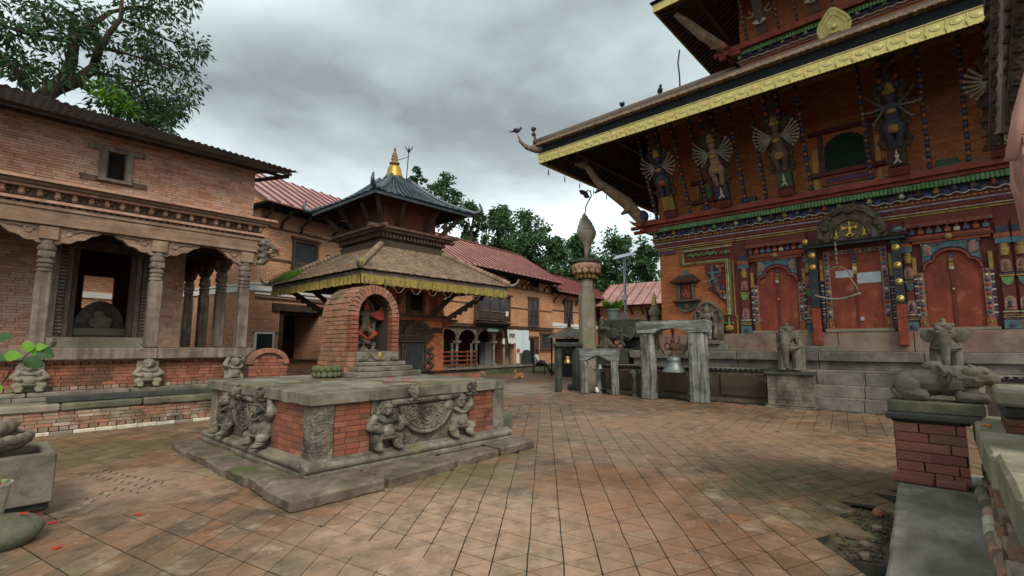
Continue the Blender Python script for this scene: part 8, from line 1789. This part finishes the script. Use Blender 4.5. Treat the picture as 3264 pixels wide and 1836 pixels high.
mb = MB(); p_ = on_hip(.72); mb.tube([p_, p_+Vector((0, 0, .5)), p_+Vector((.02, .05, 1.0)), p_+Vector((0, -.05, 1.5))], .03, 5); tag(mb.build('roof_chain', 'iron', smooth=True), 'dark chain hanging from the upper eave to the roof hip', 'chain')

# ---------------------------------------------------------------- trees
def leaf(mb, c, d, n, l, w):
    d = d.normalized(); s = d.cross(n); s = s.normalized() if s.length > 1e-4 else d.orthogonal(); n2 = s.cross(d)
    mb.add([c, c+d*l*.45+s*w+n2*l*.06, c+d*l-Vector((0, 0, .15*l)), c+d*l*.45-s*w+n2*l*.06], [(0, 1, 2, 3)])
def rv(): 
    while True:
        v = Vector((random.uniform(-1, 1), random.uniform(-1, 1), random.uniform(-1, 1)))
        if .05 < v.length < 1: return v
def cluster(mb, c, rad, n, l, w, droop=.4):
    for _ in range(n):
        v = rv(); p = c+Vector((v.x*rad, v.y*rad, v.z*rad*.7)); d = (v.normalized()+Vector((0, 0, -droop))+rv()*.5)
        leaf(mb, p, d, rv(), l*random.uniform(.7, 1.2), w*random.uniform(.8, 1.2))
big = thing('spreading_tree', 'large dark spreading tree behind the pavilion roof', 'tree', (1.0, 24.5, 0))
T_ = lambda px, py, y=24.0: at(px, py, y=y)
mb = MB()
limbs_ = [([(130, 420), (110, 330), (170, 285), (215, 240), (230, 190), (235, 130), (290, 80), (350, 40)], .32, .08), ([(170, 285), (240, 262), (300, 215), (315, 150), (290, 95), (270, 30)], .24, .07), ([(230, 190), (225, 120), (235, 60), (200, 20)], .14, .05), ([(300, 215), (310, 175), (345, 110), (385, 60), (390, -30)], .14, .06), ([(240, 262), (300, 300), (340, 300), (400, 340)], .09, .03), ([(300, 235), (380, 245), (450, 260), (540, 290)], .09, .02), ([(385, 60), (450, 90), (540, 130), (600, 150)], .08, .02), ([(345, 40), (440, 20), (540, 40), (610, 90)], .08, .02),
          ([(315, 150), (400, 170), (500, 200), (590, 220)], .08, .02), ([(170, 285), (120, 260), (60, 270)], .07, .02), ([(235, 130), (150, 120), (60, 100), (-40, 60)], .12, .04), ([(400, 340), (460, 370), (530, 400)], .05, .015), ([(110, 330), (40, 200), (-60, 150)], .14, .06)]
tips = []
for k, (pl, r0, r1) in enumerate(limbs_):
    yy = 24+(.0 if k < 2 else random.uniform(-1.6, 1.6)); pts = []
    for i, (a, b) in enumerate(pl): pts.append(T_(a, b, 24+(yy-24)*i/max(1, len(pl)-1)))
    mb.tube(pts, [r0+(r1-r0)*i/(len(pl)-1) for i in range(len(pl))], 8)
base = T_(130, 420); mb.tube([Vector((1.0, 24.5, -.05)), Vector((1.0, 24.4, 4)), base], [.5, .42, .33], 10)
mb.build('trunk', 'bark', big, smooth=True)
mb = MB(); twg = MB()
CL = []
rg = random.Random(11)
def blobs(x0, x1, y0, y1, n, ok): 
    k = 0
    while k < n:
        x, y = rg.uniform(x0, x1), rg.uniform(y0, y1)
        if ok(x, y): CL.append((x, y)); k += 1
blobs(-150, 190, -60, 190, 46, lambda x, y: y < 175-.0*x and not (90 < x < 200 and 140 < y))
blobs(190, 640, -60, 380, 96, lambda x, y: (y < 60 or x > 330) and (x < 640-.10*abs(y-140)) and y > (x-330)*-1.2 and not (330 < x < 420 and 20 < y < 95) and x-380 < 300-.35*max(0, y-240) and y < 380 and not (x > 560 and 100 < y < 110))
blobs(380, 560, 330, 425, 34, lambda x, y: y > 250+.35*(x-300) and x < 540)
blobs(120, 230, 150, 260, 5, lambda x, y: True); blobs(-40, 90, 190, 270, 12, lambda x, y: y < 200+x*.7); blobs(200, 330, 20, 140, 14, lambda x, y: True)
for (x, y) in CL:
    c = T_(x, y, 24+rg.uniform(-1.8, 1.8)); cluster(mb, c, rg.uniform(.36, .64), 44, .27, .045)
    e = c+Vector((rg.uniform(-.8, .2)*.8, rg.uniform(-.3, .3), rg.uniform(-.5, .1))); twg.tube([c, e], [.012, .022], 4)
mb.build('crown', 'leaf', big, kind='stuff'); twg.build('twigs', 'bark', big, kind='stuff')
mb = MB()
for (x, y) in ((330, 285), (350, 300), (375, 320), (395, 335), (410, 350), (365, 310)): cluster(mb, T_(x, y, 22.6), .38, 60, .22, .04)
mb.build('bright_spray', 'leaf_bright', big, kind='stuff')  # a few leaf clusters in a brighter green than the rest of the crown
def far_tree(px, py, dist, w, h, seed, label, n=60, gap=.25, spiky=False):
    rnd = random.Random(seed); d = at(px, py, z=50) if False else (FW+RT*((px-1632)/FPX)-UP*((py-918)/FPX)); k = dist/hypot(d.x, d.y); c = CAMP+d*k
    r = thing('background_tree', label, 'tree', (c.x, c.y, 0), 'trees behind the rest house'); mb = MB(); tk = MB()
    top = Vector((c.x, c.y, c.z)); tk.tube([(c.x, c.y, -.05), (c.x+.2, c.y, c.z*.5), top], [.35, .26, .1], 8)
    for i in range(n):
        u = Vector((rnd.gauss(0, .42), rnd.gauss(0, .42), rnd.uniform(-1.25, 1)));
        env = (1-max(0, u.z)**2*.75)
        q = c+Vector((u.x*w*env, u.y*w*env, u.z*h)); rad = rnd.uniform(.45, .95)*(w/4)
        if i % 3 == 0: tk.tube([top.lerp(Vector((c.x, c.y, c.z-h)), rnd.random()), q], [.07, .02], 5)
        for _ in range(70):
            v = Vector((rnd.gauss(0, .5), rnd.gauss(0, .5), rnd.gauss(0, .42))); p = q+v*rad*(1 if not spiky else .8)
            l = rnd.uniform(.2, .38)*dist/44; leaf(mb, p, v+Vector((0, 0, .3 if spiky else -.2))+rv()*.6, rv(), l, l*.32)
    mb.build('crown', 'leaf_far', r, kind='stuff'); tk.build('trunk', 'bark', r, smooth=True)
far_tree(1320, 600, 40, 1.0, 1.9, 1, 'narrow spiky tree beside the shrine pinnacle', 22, spiky=True)
far_tree(1420, 640, 41, 2.0, 2.2, 2, 'open spiky-branched tree rising over the slate roof', 34, spiky=True)
far_tree(1502, 720, 42, 1.3, 2.0, 3, 'slim dark tree touching the slate roof corner', 34)
far_tree(1590, 760, 44, 2.4, 2.8, 4, 'broad dense tree over the rest house ridge', 75)
far_tree(1680, 770, 46, 2.4, 2.8, 5, 'tall bushy tree with feathery top over the rest house ridge', 75)
far_tree(1775, 850, 46, 2.2, 2.6, 6, 'rounded dark tree beside the conch pillar', 66)
far_tree(1850, 830, 50, 2.2, 2.6, 7, 'dense tree behind the metal conch', 66)
far_tree(1965, 840, 48, 2.4, 3.2, 8, 'tall loose tree behind the solar lamp', 78)
far_tree(2060, 850, 47, 2.1, 2.5, 9, 'paler green tree beside the temple corner', 66)
far_tree(1730, 880, 50, 2.4, 1.8, 10, 'low dark tree filling in behind the lower wing roof', 52)
far_tree(1900, 900, 52, 2.6, 1.8, 11, 'low wide tree behind the end wing roof', 52)
